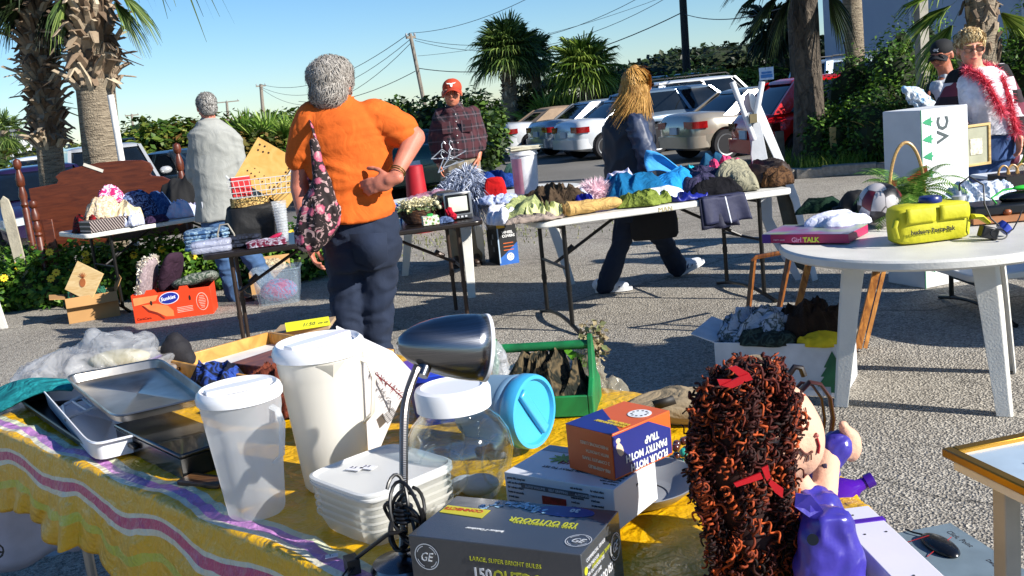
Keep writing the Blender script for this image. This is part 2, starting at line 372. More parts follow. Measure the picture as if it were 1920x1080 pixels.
# hedge strip in sunlight behind the parked cars, dune thicket
scrubm = leafm('#1d2a0c', '#3c5318', '#76712c', .2); darkm = leafm('#0f170a', '#1d2b12', '#2d3e1a', .15); palmm = leafm('#24360f', '#4e6a20', '#93a54a', .2, .4)
corem = mat('#1e2a0e', .9, var=.3)  # dark hull filling each leaf clump, coloured as the shade between the leaves
def thicket(name, label, items, n, sz, m, seed, cat='bush', k=.7):
    t = thing(name, label, cat, items[0][0]); o = V(items[0][0]); g = M(); g2 = M()
    for i, (c, r) in enumerate(items):
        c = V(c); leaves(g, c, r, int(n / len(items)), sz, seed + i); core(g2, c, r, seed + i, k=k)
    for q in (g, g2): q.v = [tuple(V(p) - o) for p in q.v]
    g.build('foliage', m, t, smooth=False, fix=False); g2.build('dark_core', corem, t); return t
def bl(px, py, Y, rx, ry=None, ztop=None):
    """a clump reaching the given sight line at distance Y"""
    p = dp(px, py, Y); h = p.z if ztop is None else ztop
    return ((p.x, Y, h * .45), (rx, ry or rx * .8, h * .56))
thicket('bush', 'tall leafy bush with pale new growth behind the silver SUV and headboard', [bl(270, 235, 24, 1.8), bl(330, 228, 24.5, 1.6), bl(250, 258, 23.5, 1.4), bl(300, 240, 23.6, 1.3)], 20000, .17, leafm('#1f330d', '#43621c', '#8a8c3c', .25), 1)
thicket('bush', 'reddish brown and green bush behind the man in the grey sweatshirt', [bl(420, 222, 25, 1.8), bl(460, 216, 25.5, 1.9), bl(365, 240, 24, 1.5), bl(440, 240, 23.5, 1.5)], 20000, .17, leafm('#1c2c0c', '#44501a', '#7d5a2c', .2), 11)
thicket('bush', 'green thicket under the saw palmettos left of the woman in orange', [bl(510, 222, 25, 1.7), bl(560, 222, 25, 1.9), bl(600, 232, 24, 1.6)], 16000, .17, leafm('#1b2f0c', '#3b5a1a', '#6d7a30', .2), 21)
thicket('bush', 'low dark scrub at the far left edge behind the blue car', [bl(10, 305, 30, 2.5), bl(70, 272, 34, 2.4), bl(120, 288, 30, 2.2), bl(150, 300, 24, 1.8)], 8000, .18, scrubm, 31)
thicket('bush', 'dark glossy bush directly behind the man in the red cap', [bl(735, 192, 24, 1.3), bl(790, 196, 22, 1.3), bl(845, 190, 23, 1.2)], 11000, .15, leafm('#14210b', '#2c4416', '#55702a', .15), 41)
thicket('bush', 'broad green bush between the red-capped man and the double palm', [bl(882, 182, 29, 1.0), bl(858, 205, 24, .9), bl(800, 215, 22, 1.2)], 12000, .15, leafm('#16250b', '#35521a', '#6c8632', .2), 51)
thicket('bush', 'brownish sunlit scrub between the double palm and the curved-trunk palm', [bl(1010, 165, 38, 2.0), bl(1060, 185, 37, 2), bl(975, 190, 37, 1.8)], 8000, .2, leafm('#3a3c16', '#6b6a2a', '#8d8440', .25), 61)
def dune(x): return 4.6 + 1.0 * noise.noise(V((x * .12, 0, 0)))
thicket('dune_thicket', 'long dark wooded dune rising behind the parked cars', [((x, 46 + 1.5 * noise.noise(V((x, 1, 1))), 2.0), (3.3, 3, dp(cpx, cpy, 46).z - 2.0)) for x, cpx, cpy in
    [(dp(a, 150, 46).x, a, b) for a, b in ((1110, 150), (1160, 135), (1215, 112), (1285, 96), (1340, 86), (1395, 88), (1450, 108), (1510, 130), (1570, 135))]], 34000, .26, darkm, 71, k=.85)
thicket('clipped_hedge', 'low clipped hedge with a sunlit top behind the white SUV and tan sedan', [((dp(a, 178, 33).x, 33, .85), (1.6, .6, .98)) for a in range(1270, 1480, 45)], 9000, .14, leafm('#3c4a16', '#6f8028', '#a3ac4c', .2), 81)
thicket('clipped_hedge', 'short hedge with yellow green top just right of the curved-trunk palm', [((dp(a, 190, 36).x, 36, .9), (1.3, .6, 1.0)) for a in (1135, 1165)], 3000, .14, leafm('#3c4a16', '#6f8028', '#a3ac4c', .2), 86)
# ------------------------------------------------ palms
def fan(g, o, d, R, n=26, droop=.35, wd=.04, spread=2.0, seed=0, pet=.5):
    rg = random.Random(seed); d = V(d).normalized(); side = d.cross(V((0, 0, 1)))
    side = side.normalized() if side.length > .05 else V((1, 0, 0)); up = side.cross(d)
    o = V(o); e = o + d * R * pet - V((0, 0, .12 * R * pet))
    g.strip([o, (o + e) / 2 + up * .02, e], [wd * 1.0, wd * .7, wd * .6], side)
    for k_ in range(n):
        a = (k_ / (n - 1) - .5) * 2 * spread; L = R * (.72 + .28 * cos(a * .8)) * rg.uniform(.82, 1.08)
        q = (d * cos(a) + side * sin(a) * 1.0 + up * (.16 * abs(sin(a * 1.0)))).normalized(); s_ = q.cross(up).normalized()
        st = e + q * 0.02
        s_ = (s_ * .75 + up * .65 * (1 if k_ % 2 else -1)).normalized()
        g.strip([st, st + q * L * .45 - V((0, 0, droop * L * .07)), st + q * L * .8 - V((0, 0, droop * L * .32)), st + q * L - V((0, 0, droop * L * .75))], [wd * .5, wd, wd * .55, .004], s_)
def crown(g, c, R, n, seed=0, lo=-55, hi=80, droop=.4, leaf=24, wd=.05):
    rg = random.Random(seed)
    for i in range(n):
        az = i * 2.39996 + rg.uniform(-.2, .2); t = (i + .5) / n; el = radians(hi + (lo - hi) * t ** .85 + rg.uniform(-6, 6))
        d = V((cos(az) * cos(el), sin(az) * cos(el), sin(el)))
        fan(g, V(c) + V((0, 0, -.15 * t)), d, R * rg.uniform(.85, 1.08), leaf, droop + .5 * t, wd, 1.9, seed * 100 + i, .62)
def boots(g, axis, z0, z1, r0, n, seed=0, L=.26, out=.6, wd=.1, crossed=False):
    rg = random.Random(seed)
    for i in range(n):
        t = i / n; z = z0 + (z1 - z0) * t; a = i * 2.39996 + rg.uniform(-.25, .25); c = axis(z); d = V((cos(a), sin(a), 0)); s_ = V((-sin(a), cos(a), 0))
        l = L * rg.uniform(.55, 1.25); o_ = out * rg.uniform(.3, 1.5); lean = s_ * rg.uniform(-.5, .5) * l * (1.3 if crossed else .8)
        p0 = c + d * (r0 * .85); p1 = c + d * (r0 + l * o_ * .35) + V((0, 0, l * .5)) + lean * .4; p2 = c + d * (r0 + l * o_) + V((0, 0, l * rg.uniform(-.1, .95))) + lean
        w_ = wd * rg.uniform(.7, 1.3); R = []
        tw = (s_ + d * rg.uniform(-.4, .4)).normalized()
        for p, q in ((p0, w_), (p1, w_ * .8), (p2, w_ * rg.uniform(.25, .6))):
            nn = d * .012 + V((0, 0, -.006)); R.append([p - tw * q / 2 - nn, p + tw * q / 2 - nn, p + tw * q * .35 + nn * 1.5, p - tw * q * .35 + nn * 1.5])
        g.rings(R)
bark = N('palm bark'); _z = bark.noise(6, 5, co=bark.map((1.2, 1.2, 9)), dist=1); bark.bump(bark.math('ADD', _z, bark.noise(60, 3)), .8, .03)
_d = N('rough bark'); _n = _d.noise(9, 5, co=_d.map((1, 1, .5)), dist=1.5); _d.bump(_n, 1, .12); shaded_bark = _d.out(_d.ramp(_n, [(.3, '#2c2620'), (.7, '#6a5f52')]), .95)  # darker copy of the bark, shade from the fronds put into its colour
barkm = bark.out(bark.ramp(_z, [(.3, '#54493c'), (.5, '#857865'), (.75, '#a2957f')]), .9)
bk2 = N('boots'); bootm = bk2.out(bk2.ramp(bk2.math('ADD', bk2.math('MULTIPLY', bk2.isl(), .8), bk2.math('MULTIPLY', bk2.noise(30, 3), .3)), [(.1, '#3a2a1c'), (.45, '#7a6652'), (.75, '#9a8a74'), (.95, '#c2b196')]), .85)
bk3 = N('fibre'); fibrem = bk3.out(bk3.ramp(bk3.isl(), [(.1, '#5f2c17'), (.6, '#8f5836'), (1, '#a5825a')]), .9)
def palm(label, base, top, r, crR, crN, mleaf, seed=0, nb=120, bz=(0, 1), bL=.26, bout=.6, bw=.1, bend=.0, leaf=24, lo=-55, hi=80, wd=.05, rb=None, group=None, crossed=False, fl=.4, dead=0, bm=None):
    base = V(base); base.z = -.18 if base.y > 17.2 else 0; top = V(top); t = thing('palm_tree', label, 'palm tree', base, group=group); H_ = top.z - base.z
    def ax(z):
        u = (z - 0) / H_; p = (top - base) * u; return V((p.x + bend * sin(pi * u), p.y, z))
    g = M(); g.tube([ax(H_ * i / 14) for i in range(15)], [(rb or r) + ((r - (rb or r)) * min(1, i / 5)) + .02 * noise.noise(V((i, seed, 0))) + (.06 if i == 0 else 0) for i in range(15)], 16)
    tr = g.build('trunk', bm or barkm, t)
    if nb: g = M(); boots(g, ax, H_ * bz[0], H_ * bz[1], r, nb, seed, bL, bout, bw, crossed); g.build('leaf_bases', bootm, tr, smooth=False, fix=True)
    g = M(); crown(g, ax(H_), crR, crN, seed, lo, hi, fl, leaf, wd); g.build('crown', mleaf, t, smooth=False, fix=False)
    if dead:
        g = M(); rg = random.Random(seed)
        for i in range(dead): a = i * 2.4; fan(g, ax(H_ - .2), V((cos(a) * .5, sin(a) * .5, -.85)), crR * .8, 18, .8, wd, 1.2, seed + i, .5)
        g.build('dead_fronds', leafm('#4a3c22', '#7a6640', '#9c875c', .15), t, smooth=False, fix=False)
    return t
sab = leafm('#1c2c10', '#3c5522', '#7f924a', .2, .4)
# two rough-booted palms at the left
bA = dp(92, 400, 11.6); palm('shaggy palm at the far left whose boots run down to a curved bare foot', (bA.x, 11.6, 0), (dp(45, -150, 11.6).x, 11.6, 4.75), .14, 1.0, 18, sab, 3, 560, (.31, .98), .2, .85, .085, .05, 30, -50, 60, .04, rb=.14)
bB = dp(186, 360, 11.2); palm('thick palm beside the headboard with broken boots above a smooth grey trunk', (bB.x, 11.2, 0), (dp(160, -150, 11.2).x, 11.2, 4.7), .2, 1.0, 18, sab, 7, 360, (.43, .97), .26, .75, .11, 0, 30, -50, 70, .04, rb=.19)
# middle palms
p_ = dp(955, 240, 36); palm('bushy palm with a full round crown, left trunk of the pair above the convertible', (p_.x, 36, 0), (dp(952, 86, 36).x, 36, dp(952, 92, 36).z), .24, .95, 74, sab, 11, 90, (.4, 1), .3, .4, .12, 0, 32, -28, 80, .06, fl=.25)
p_ = dp(1005, 240, 38); palm('second palm of the pair, its slim trunk right of the fuller one', (p_.x, 38, 0), (dp(1000, 110, 38).x, 38, dp(1000, 105, 38).z), .18, .8, 34, sab, 12, 0, bend=.1, leaf=30, lo=-30, wd=.055, dead=2)
p_ = dp(1102, 230, 34); palm('palm with a curving boot-covered trunk and wide fans above the white sedan', (p_.x, 34, 0), (dp(1096, 122, 34).x, 34, dp(1096, 125, 34).z), .2, 1.0, 40, palmm, 13, 90, (.3, 1), .3, .7, .12, .08, 32, -25, 75, .065)
# right-hand palms
p_ = dp(1518, 300, 15.5); palm('tall palm with a thick dark trunk in front of the red hatchback', (p_.x, 15.5, 0), (dp(1488, -110, 15.5).x, 15.5, 5.0), .19, 1.1, 30, leafm('#1a2210', '#36431e', '#6b6a3c', .15), 14, 0, bend=.08, lo=-65, hi=50, rb=.26, wd=.045, bm=shaded_bark)
p_ = dp(1606, 250, 17); palm('slimmer curved palm trunk between the thick one and the building', (p_.x, 17, 0), (dp(1572, -60, 17).x, 17, 5.6), .15, 1.1, 20, leafm('#1a2210', '#36431e', '#6b6a3c', .15), 15, 0, bend=.1, lo=-60, hi=60, rb=.17, wd=.06)
p_ = dp(1466, 170, 34); palm('small distant palm hanging its dark fronds left of the thick trunk', (p_.x, 34, 0), (dp(1452, 36, 34).x, 34, dp(1452, 36, 34).z), .16, .85, 34, darkm, 16, 40, (.5, 1), .3, .5, .1, 0, 20, -75, 50, .08)
p_ = dp(1500, 200, 24); palm('dark palm trunk standing close behind the thick one', (p_.x, 24, 0), (dp(1482, -80, 24).x, 24, 7.4), .17, 1.0, 14, darkm, 17, 0, wd=.06, bm=shaded_bark)
p_ = dp(1852, 280, 13); palm('palm with pale criss-cross boots right behind the woman in the scarf', (p_.x, 13, 0), (dp(1832, -60, 13).x, 13, 4.1), .17, 1.0, 14, palmm, 18, 190, (.2, .98), .3, .14, .06, 0, 26, 0, 85, .05, crossed=True)
p_ = dp(8, 330, 70); palm('tiny faraway palm at the left edge of the lot', (p_.x, 70, 0), (dp(8, 238, 70).x, 70, dp(8, 245, 70).z), .3, 1.3, 26, sab, 19, 0, lo=-70, wd=.08)
# drooping fronds
def hang(pm, lst, R, Y, m, wd=.03, leaf=30):
    for x0, y0, x1, y1 in lst:
        o = dp(x0, y0, Y); d = dp(x1, y1, Y) - o; b = V(pm.location); g = M(); fan(g, o - b, d, R, leaf, .5, wd, 1.0, x0, .45); g.build('hanging_frond', m, pm, smooth=False, fix=False)
PL = [o for o in bpy.data.objects if o.name.startswith('palm_tree')]
hang(PL[0], [(85, -40, 20, 30), (70, -30, -20, 20), (95, -40, 100, 40), (60, -40, 30, 10)], .5, 11.4, darkm, .022)
hang(PL[1], [(195, -45, 262, 20), (190, -35, 245, 45), (130, -50, 118, 20)], .46, 11.0, sab, .02)
hang(PL[5], [(1500, -60, 1400, -5), (1495, -50, 1430, 20), (1500, -50, 1465, 30), (1490, -70, 1370, -30), (1540, -60, 1560, 0)], .75, 15.3, darkm)
hang(PL[9], [(1825, -20, 1740, 30), (1830, -30, 1720, -10), (1840, -10, 1905, 40), (1815, 0, 1765, 70)], .7, 13, palmm)
# saw palmettos
def palmetto(label, spots, m, R=.9, n=11, group=None, leaf=16, wd=.05, seed=0, lo=15):
    t = thing('palmetto', label, 'plant', spots[0], group=group); g = M(); rg = random.Random(seed)
    for j, s_ in enumerate(spots):
        o = V(s_) - V(spots[0])
        for i in range(n):
            az = i * 2.4 + j; el = radians(rg.uniform(lo, 88)); fan(g, o, V((cos(az) * cos(el), sin(az) * cos(el), sin(el))), R * rg.uniform(.7, 1.1), leaf, .15, wd, 1.25, seed + i + 31 * j, .6)
    g.build('fronds', m, t, smooth=False, fix=False); return t
sp = leafm('#33501c', '#6a8c34', '#a9bd62', .25, .4)
def pz(px, py, Y, dz=1.0): p = dp(px, py, Y); return (p.x, Y, max(.1, p.z - dz))
palmetto('saw palmettos with bright spiky fans above the scrub left of the woman in orange', [pz(455, 195, 23.5), pz(490, 192, 23.5), pz(535, 198, 23.5), pz(570, 196, 23.5), pz(520, 232, 23), pz(560, 250, 22.5), pz(585, 225, 23), pz(545, 285, 22)], sp, .62, 12, seed=2, wd=.05)
palmetto('small palmetto with spiky fans poking from the scrub behind the convertible', [pz(1030, 195, 35), pz(1055, 200, 35), pz(1080, 200, 34.5)], sp, 1.1, 12, seed=5, wd=.09)
palmetto('spiky palmetto clump low in front of the thicket near the carton', [pz(1660, 215, 15.3, .5), pz(1700, 225, 14.8, .5)], leafm('#2c3416', '#5c5f34', '#93834e', .2, .5), .72, 13, seed=8, leaf=14, wd=.03, lo=5)
# junipers and shrubs in the bed
junm = leafm('#1c350e', '#3c611c', '#6f9434', .2)
def juniper(label, px, py, Y, h, r, seed, n=9000):
    p = dp(px, py, Y); t = thing('juniper_shrub', label, 'shrub', (p.x, Y, 0), group='evergreen shrubs in the planting bed'); g = M(); g2 = M(); rg = random.Random(seed)
    for i in range(7):
        a = i * 2.4; c = (cos(a) * r * .5, sin(a) * r * .5, h * .42 * rg.uniform(.6, 1.15)); rr = (r * .45, r * .45, h * .5 * rg.uniform(.6, 1.0))
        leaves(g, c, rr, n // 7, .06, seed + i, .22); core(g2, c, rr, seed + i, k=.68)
    g.build('foliage', junm, t, smooth=False, fix=False); g2.build('dark_core', corem, t)
juniper('dark upright juniper between the thick palm and the palmetto', 1590, 200, 15.6, 1.2, .7, 1)
juniper('pointed bright-tipped juniper in front of the pale building wall', 1640, 160, 16.6, 2.2, .9, 2)
juniper('dense evergreen shrub behind the large white carton', 1700, 240, 14.7, 1.5, 1.0, 3)
juniper('tall evergreen shrub behind the man in the black cap', 1735, 120, 15.6, 2.3, .9, 4)
juniper('round evergreen shrub right of the woman in the scarf', 1898, 200, 13.6, 2.1, .8, 5)
juniper('low evergreen shrub against the thick palm trunk', 1558, 250, 15.2, 1.1, .5, 6, 4000)
juniper('broad dark shrub at the right edge behind the scarf woman', 1960, 160, 15, 2.4, 1.1, 7)
# landscape kerb blocks
kb = mat('#8a8378', .9, var=.25, vs=20, bump=.6, bs=70)
kp = [(3.1, 15.75), (3.55, 15.2), (4.15, 14.15), (5.1, 13.78), (6.2, 13.6), (7.4, 13.5), (8.6, 13.5), (10, 13.7), (12, 14.05)]
proto = None; idx = 0
for (x0, y0), (x1, y1) in zip(kp, kp[1:]):
    L = math.hypot(x1 - x0, y1 - y0); n = max(1, round(L / .4)); a = atan2(y1 - y0, x1 - x0)
    for i in range(n):
        t = (i + .5) / n
        if proto is None:
            g = M(); g.box((0, 0, .07), (.38, .2, .15)); proto = g.build('kerb_block', kb, bev=.015); o = proto
        else: o = proto.copy(); C.objects.link(o)
        o.location = (x0 + (x1 - x0) * t + rn(-.01, .01), y0 + (y1 - y0) * t, rn(-.012, .012)); o.rotation_euler.z = a + rn(-.06, .06)
        tag(o, 'grey concrete kerb block edging the planting bed', 'kerb block', 'concrete blocks edging the planting bed')
# stakes, posts
stk = mat('#b59a62', .8, var=.2, bump=.3)
def stake(label, px, py, Y, h, w_=.09, m=stk, lean=0):
    p = dp(px, py, Y); g = M(); g.box((0, 0, h / 2), (w_, w_ * .7, h)); o = g.build('wooden_stake', m, bev=.006, loc=(p.x, Y, 0)); o.rotation_euler.y = lean; tag(o, label, 'stake')
stake('short pale wooden stake right of the thick palm trunk', 1562, 265, 14.9, .62)
stake('short weathered stake left of the thick palm trunk', 1462, 262, 15.6, .6, .12, mat('#5f584c', .9, var=.3))
# utility poles and wires
polem = mat('#7d756a', .9, var=.2)
def upole(label, px, ptop, pbot, Y, r, arms=(), m=polem, lean=True):
    T = dp(px[0], ptop, Y); B = dp(px[1], pbot, Y); d = (T - B) / (T.z - B.z); b = B - d * B.z
    t = thing('utility_pole', label, 'utility pole', b); g = M(); g.tube([(0, 0, 0), tuple(T - b)], [r * 1.2, r], 10); g.build('pole', m, t)
    for z, l, a in arms:
        g = M(); q = (T - b) * z; g.box((q.x, q.y, q.z), (l, .12, .12), Matrix.Rotation(a, 3, 'Z')); ar = g.build('crossarm', m, t)
        for s_ in (-.45, 0, .45): g = M(); g.lathe([(.03, 0), (.06, .05), (.05, .12), (.02, .16)], (q.x + s_ * l * cos(a), q.y + s_ * l * sin(a), q.z + .06), 8); g.build('insulator', mat('#8a8f94', .4), ar)
    return T
T1 = upole('leaning wooden utility pole left of the red-capped man', (769, 791), 64, 172, 52, .095, [(.97, .5, .5)])
T2 = upole('thin far utility pole above the palmettos', (489, 492), 158, 195, 95, .15, [(.97, .9, .5)])
T4 = upole('small distant pole with a wide crossarm on the skyline', (425, 427), 190, 215, 120, .14, [(.985, 2.8, .2)])
T5 = upole('tiny distant pole on the skyline behind the left bushes', (247, 249), 214, 236, 110, .12, [(.97, 1.4, .3)])
T3 = upole('tall dark utility pole above the dune right of the walking woman', (1277, 1290), -60, 172, 38, .13, [], mat('#2c2b2a', .8))
wirem = mat('#2b2c30', .6)
def wire(label, a, b, sag=.8, r=.012, grp=None):
    a = V(a); b = V(b); P = [a.lerp(b, i / 20) - V((0, 0, sag * 4 * (i / 20) * (1 - i / 20))) for i in range(21)]
    g = M(); g.v = []; g.tube([p - a for p in P], r, 5); tag(g.build('overhead_wire', wirem, loc=a), label, 'power line', grp)
wire('highest overhead wire running right from the leaning pole', dp(768, 62, 52), dp(1000, -8, 40), .3)
wire('upper wire of the close pair right of the leaning pole', dp(778, 72, 52), dp(1290, -60, 40), 1.3)
wire('lower wire of the close pair right of the leaning pole', dp(778, 76, 52), dp(1320, -48, 42), 1.5)
wire('thin wire passing the small faraway lines below the pair', dp(783, 105, 52), dp(1300, -28, 44), .5, .009)
wire('lowest wire from the leaning pole to the tall dark pole', dp(785, 128, 52), dp(1282, 22, 38), .9, .02)
wire('top wire between the leaning pole and the thin far pole', dp(768, 62, 52), dp(489, 158, 95), 1.2, .018)
wire('middle wire between the leaning pole and the thin far pole', dp(769, 74, 52), dp(489, 163, 95), 1.6, .016)
wire('lower wire between the leaning pole and the thin far pole', dp(769, 82, 52), dp(490, 166, 95), 2.2, .016)
wire('lowest wire running left from the leaning pole', dp(785, 130, 52), dp(560, 190, 80), .6, .02)
wire('wire from the tall dark pole to the upper right', dp(1282, 26, 38), dp(1560, -25, 22), .4, .014)
# grey wooden post and white pipe
p_ = dp(1735, 120, 14.4); g = M(); g.box((0, 0, 2), (.15, .12, 4)); tag(g.build('wooden_post', mat('#8e8a80', .85, var=.25, bump=.4), bev=.006, loc=(p_.x - .04, 14.4, 0), rz=.3), 'square grey wooden post behind the man in the black cap', 'post')
a = dp(207, 178, 10.7); b = dp(233, 330, 10.7); g = M(); d = (b - a) * 1.2; g.tube([(0, 0, 0), tuple(a - b - d * .8)], .034, 14)
tag(g.build('white_pipe', mat('#dcdad6', .4), loc=tuple(b + d * .8)), 'white plastic pipe leaning between the thick palm and the silver SUV', 'pipe')
# building at the right
wm = N('stucco'); wm.bump(wm.noise(25, 5), .3, .02); shaded_stuc = wm.out(wm.mix(.35, '#8c9cb0', wm.ramp(wm.noise(.7, 4, co=wm.map((1, 1, .3))), [(.35, '#7f8fa3'), (.65, '#a9b5c2')])), .9)  # white wall, its bluish shade put into the base colour
x0 = dp(1545, 60, 30).x; zl = dp(1600, 95, 30).z
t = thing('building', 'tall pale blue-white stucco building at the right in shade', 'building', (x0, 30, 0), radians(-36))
g = M(); g.box((8, 5, 6), (16, 10, 12)); g.build('wall', shaded_stuc, t)
g = M(); g.box((7.9, 4.9, (zl - .2) / 2), (16.1, 10.1, zl - .2)); g.build('plinth_wall', shaded_stuc, t)
for i, xx in enumerate((2.4, 5.2, 8.0)): g = M(); g.box((xx, -.04, 5.8), (.06, .05, 12)); g.build('wall_joint', mat('#aab2ba', .9), t)
g = M(); g.box((6.6, -.05, 5.3), (1.5, .06, 1.3)); wnd = g.build('window', mat('#20262c', .1), t)
g = M()
for c_, s_ in (((6.6, -.07, 4.6), (1.66, .1, .08)), ((6.6, -.07, 6.0), (1.66, .1, .08)), ((5.81, -.07, 5.3), (.08, .1, 1.4)), ((7.39, -.07, 5.3), (.08, .1, 1.4))): g.box(c_, s_)
g.build('frame', mat('#c9ced2', .6), wnd)
p_ = dp(8, 285, 75); t = thing('house', 'small white house far off at the left edge', 'house', (p_.x - 1.5, 75, 0))
g = M(); g.box((0, 3, 1.2), (3.6, 5, 2.4)); g.build('wall', mat('#c8ccd0', .9), t); g = M(); g.prism([(-2.0, 0), (2.0, 0), (0, 1.0)], 0, 5.4, Matrix.Translation((0, .3, 2.4)) @ Matrix.Rotation(pi / 2, 4, 'X') @ Matrix.Scale(-1, 4, (0, 0, 1))); g.build('roof', mat('#5f6266', .8), t)
g = M(); g.box((.3, .48, 1.3), (.9, .06, .9)); g.build('window', mat('#2b3238', .2), t)
# sign on the dune
p_ = dp(1437, 138, 30); t = thing('lot_sign', 'small blue and white sign on a post in front of the dark dune', 'sign', (p_.x, 30, 0))
g = M(); g.box((0, 0, p_.z), (.42, .03, .36), Matrix.Rotation(.0, 3, 'Z')); g.build('panel', mat('#cfdcea', .5), t)
g = M(); g.box((0, -.02, p_.z + .03), (.3, .008, .06)).box((0, -.02, p_.z - .07), (.34, .008, .1)); g.build('blue_lettering_bars', mat('#4d86c4', .5), t)
g = M(); g.box((0, .03, p_.z / 2), (.07, .05, p_.z)); g.build('post', polem, t)
# ------------------------------------------------ cars
def rr_ring(xf, xb, wy, z, n=8, rad=.25):
    """rounded rectangle in plan"""
    P = []; cx, lx = (xf + xb) / 2, (xf - xb) / 2; r = min(rad, wy * .9, lx * .9)
    for qx, qy, a0 in ((1, 1, 0), (-1, 1, pi / 2), (-1, -1, pi), (1, -1, 3 * pi / 2)):
        for i in range(n): a = a0 + pi / 2 * i / (n - 1); P.append(V((cx + qx * (lx - r) + r * cos(a), qy * (wy - r) + r * sin(a), z)))
    return P
tyrem = mat('#15151a', .85); glassm = mat('#10161c', .03); hub = mat('#9da0a4', .3, .8); blackp = mat('#17181a', .5)
def car(label, loc, yaw, col, L=4.5, W=1.76, H=1.42, style='sedan', rough=.22, roofm=None, plate=True, group='cars parked in a row', metal=.2, tail='#8c1416', scale=1):
    """origin at the rear axle side: x forward, rear bumper at x=0"""
    t = thing('parked_car', label, 'car', loc, yaw, group); pm = mat(col, rough, metal, var=.03, Coat_Weight=.6)
    hw = W / 2; zb = {'sedan': .92, 'conv': .9, 'suv': 1.02, 'hatch': .98}[style]; rear = {'sedan': .98, 'conv': .96, 'suv': 1.02, 'hatch': .95}[style]
    # x, bottom, top, width factor
    st = [(0, .42, .72, .72), (.04, .3, rear * .9, .84), (.15, .24, rear, .93), (.5, .2, rear + .02, .98), (1.1, .18, zb + .03, 1), (L * .5, .18, zb, 1), (L * .7, .18, zb - .02, .99), (L * .86, .2, zb * .86, .95), (L * .96, .25, zb * .74, .86), (L, .36, zb * .62, .7)]
    R = []
    for x, b, tp, wf in st:
        w_ = hw * wf; hh = tp - b; ring = []
        for yy, zz in ((.0, 0), (.8, 0), (.95, .08), (1, .28), (1, .55), (.975, .8), (.9, .95), (.75, 1.0), (.4, 1.02), (0, 1.03)): ring.append((yy, zz))
        full = [(y, z) for y, z in ring] + [(-y, z) for y, z in reversed(ring[1:-1])]
        R.append([V((x, w_ * y, b + hh * z)) for y, z in full])
    g = M(); g.rings(R); body = g.build('body', pm, t, ang=50)
    xw = (.72 if style != 'suv' else .8, L - .85); rw = .31 if style != 'suv' else .36
    cu = M()
    for x in xw:
        for s_ in (-1, 1): cu.cyl((x, s_ * (hw - .22), rw), (x, s_ * (hw + .2), rw), rw + .06, n=28)
    c_ = cu.build('cut', pm); b_ = body.modifiers.new('b', 'BOOLEAN'); b_.operation = 'DIFFERENCE'; b_.object = c_; c_.location = body.matrix_world.translation
    c_.parent = t; bpy.context.view_layer.update(); bake(body); bpy.data.objects.remove(c_)
    body.data.polygons.foreach_set('use_smooth', [True] * len(body.data.polygons)); body.data.set_sharp_from_angle(angle=radians(45))
    # cabin glass
    g0, g1, r0, r1 = {'sedan': (.75, L - 1.15, 1.45, L - 1.95), 'conv': (.85, L - 1.2, 1.5, L - 1.95), 'suv': (.12, L - 1.2, .35, L - 1.85), 'hatch': (.25, L - 1.0, .75, L - 1.85)}[style]
    def lev(u): return (g1 + (r1 - g1) * u, g0 + (r0 - g0) * u, hw * (.9 - .17 * u), zb - .02 + (H - .06 - zb) * u)
    g = M(); g.rings([rr_ring(*lev(u), rad=.22) for u in (0, .35, .7, 1)]); g.build('window', glassm if not roofm else glassm, t, ang=60)
    a = lev(1); rm = roofm or pm
    g = M(); g.rings([rr_ring(a[0] + .05, a[1] - .06, a[2] + .012, a[3] - .03, rad=.24), rr_ring(a[0] + .03, a[1] - .03, a[2] + .01, a[3] + .01, rad=.24), rr_ring(a[0] - .12, a[1] + .12, a[2] - .1, a[3] + .05, rad=.24), rr_ring(a[0] - .5, a[1] + .5, a[2] - .35, a[3] + .065, rad=.2)]); g.build('roof', rm, t, ang=60)
    # pillars: A, B, C each side
    def side(u, xx, s_): return V((xx, s_ * (lev(u)[2] + .006), lev(u)[3]))
    for s_ in (-1, 1):
        for nm, (xa, xb_, wd) in {'a': (g1 - .1, r1 - .05, .08), 'b': ((g1 + g0) / 2 + .15, (r1 + r0) / 2 + .1, .09), 'c': (g0 + .12, r0 + .1, .3 if style in ('sedan', 'hatch', 'conv') else .2)}.items():
            g = M(); R = []
            for u in (-.02, .35, .7, 1.02):
                x = xa + (xb_ - xa) * u; y = s_ * (lev(u)[2]); z = lev(u)[3]
                R.append([V((x - wd / 2, y + s_ * .012, z)), V((x + wd / 2, y + s_ * .012, z)), V((x + wd / 2, y - s_ * .05, z)), V((x - wd / 2, y - s_ * .05, z))])
            g.rings(R); g.build('pillar', rm if (nm == 'c' and roofm) else pm, t, smooth=False)
    if style == 'suv':
        g = M()
        for s_ in (-1, 1): g.tube([(r0 + .2, s_ * (hw * .66), H), (r0 + .25, s_ * hw * .66, H + .05), (r1 - .3, s_ * hw * .66, H + .05), (r1 - .2, s_ * hw * .66, H)], .018, 6)
        g.build('roof_rack', blackp, t)
    if roofm:
        g = M(); g.rings([rr_ring(*[lev(u)[0] if 0 else (lev(u)[1] + .9), lev(u)[1] - .015, lev(u)[2] + .015, lev(u)[3]], rad=.22) for u in (0, .35, .7, 1)]); g.build('soft_top', roofm, t)
        g = M(); zc = lev(.55)
        g.add([(lev(.3)[1] - .03, -.35, lev(.3)[3]), (lev(.3)[1] - .03, .35, lev(.3)[3]), (lev(.8)[1] - .03, .3, lev(.8)[3]), (lev(.8)[1] - .03, -.3, lev(.8)[3])], [(0, 1, 2, 3)]); g.build('rear_window', glassm, t)
    # rear details
    lz = rear * .78
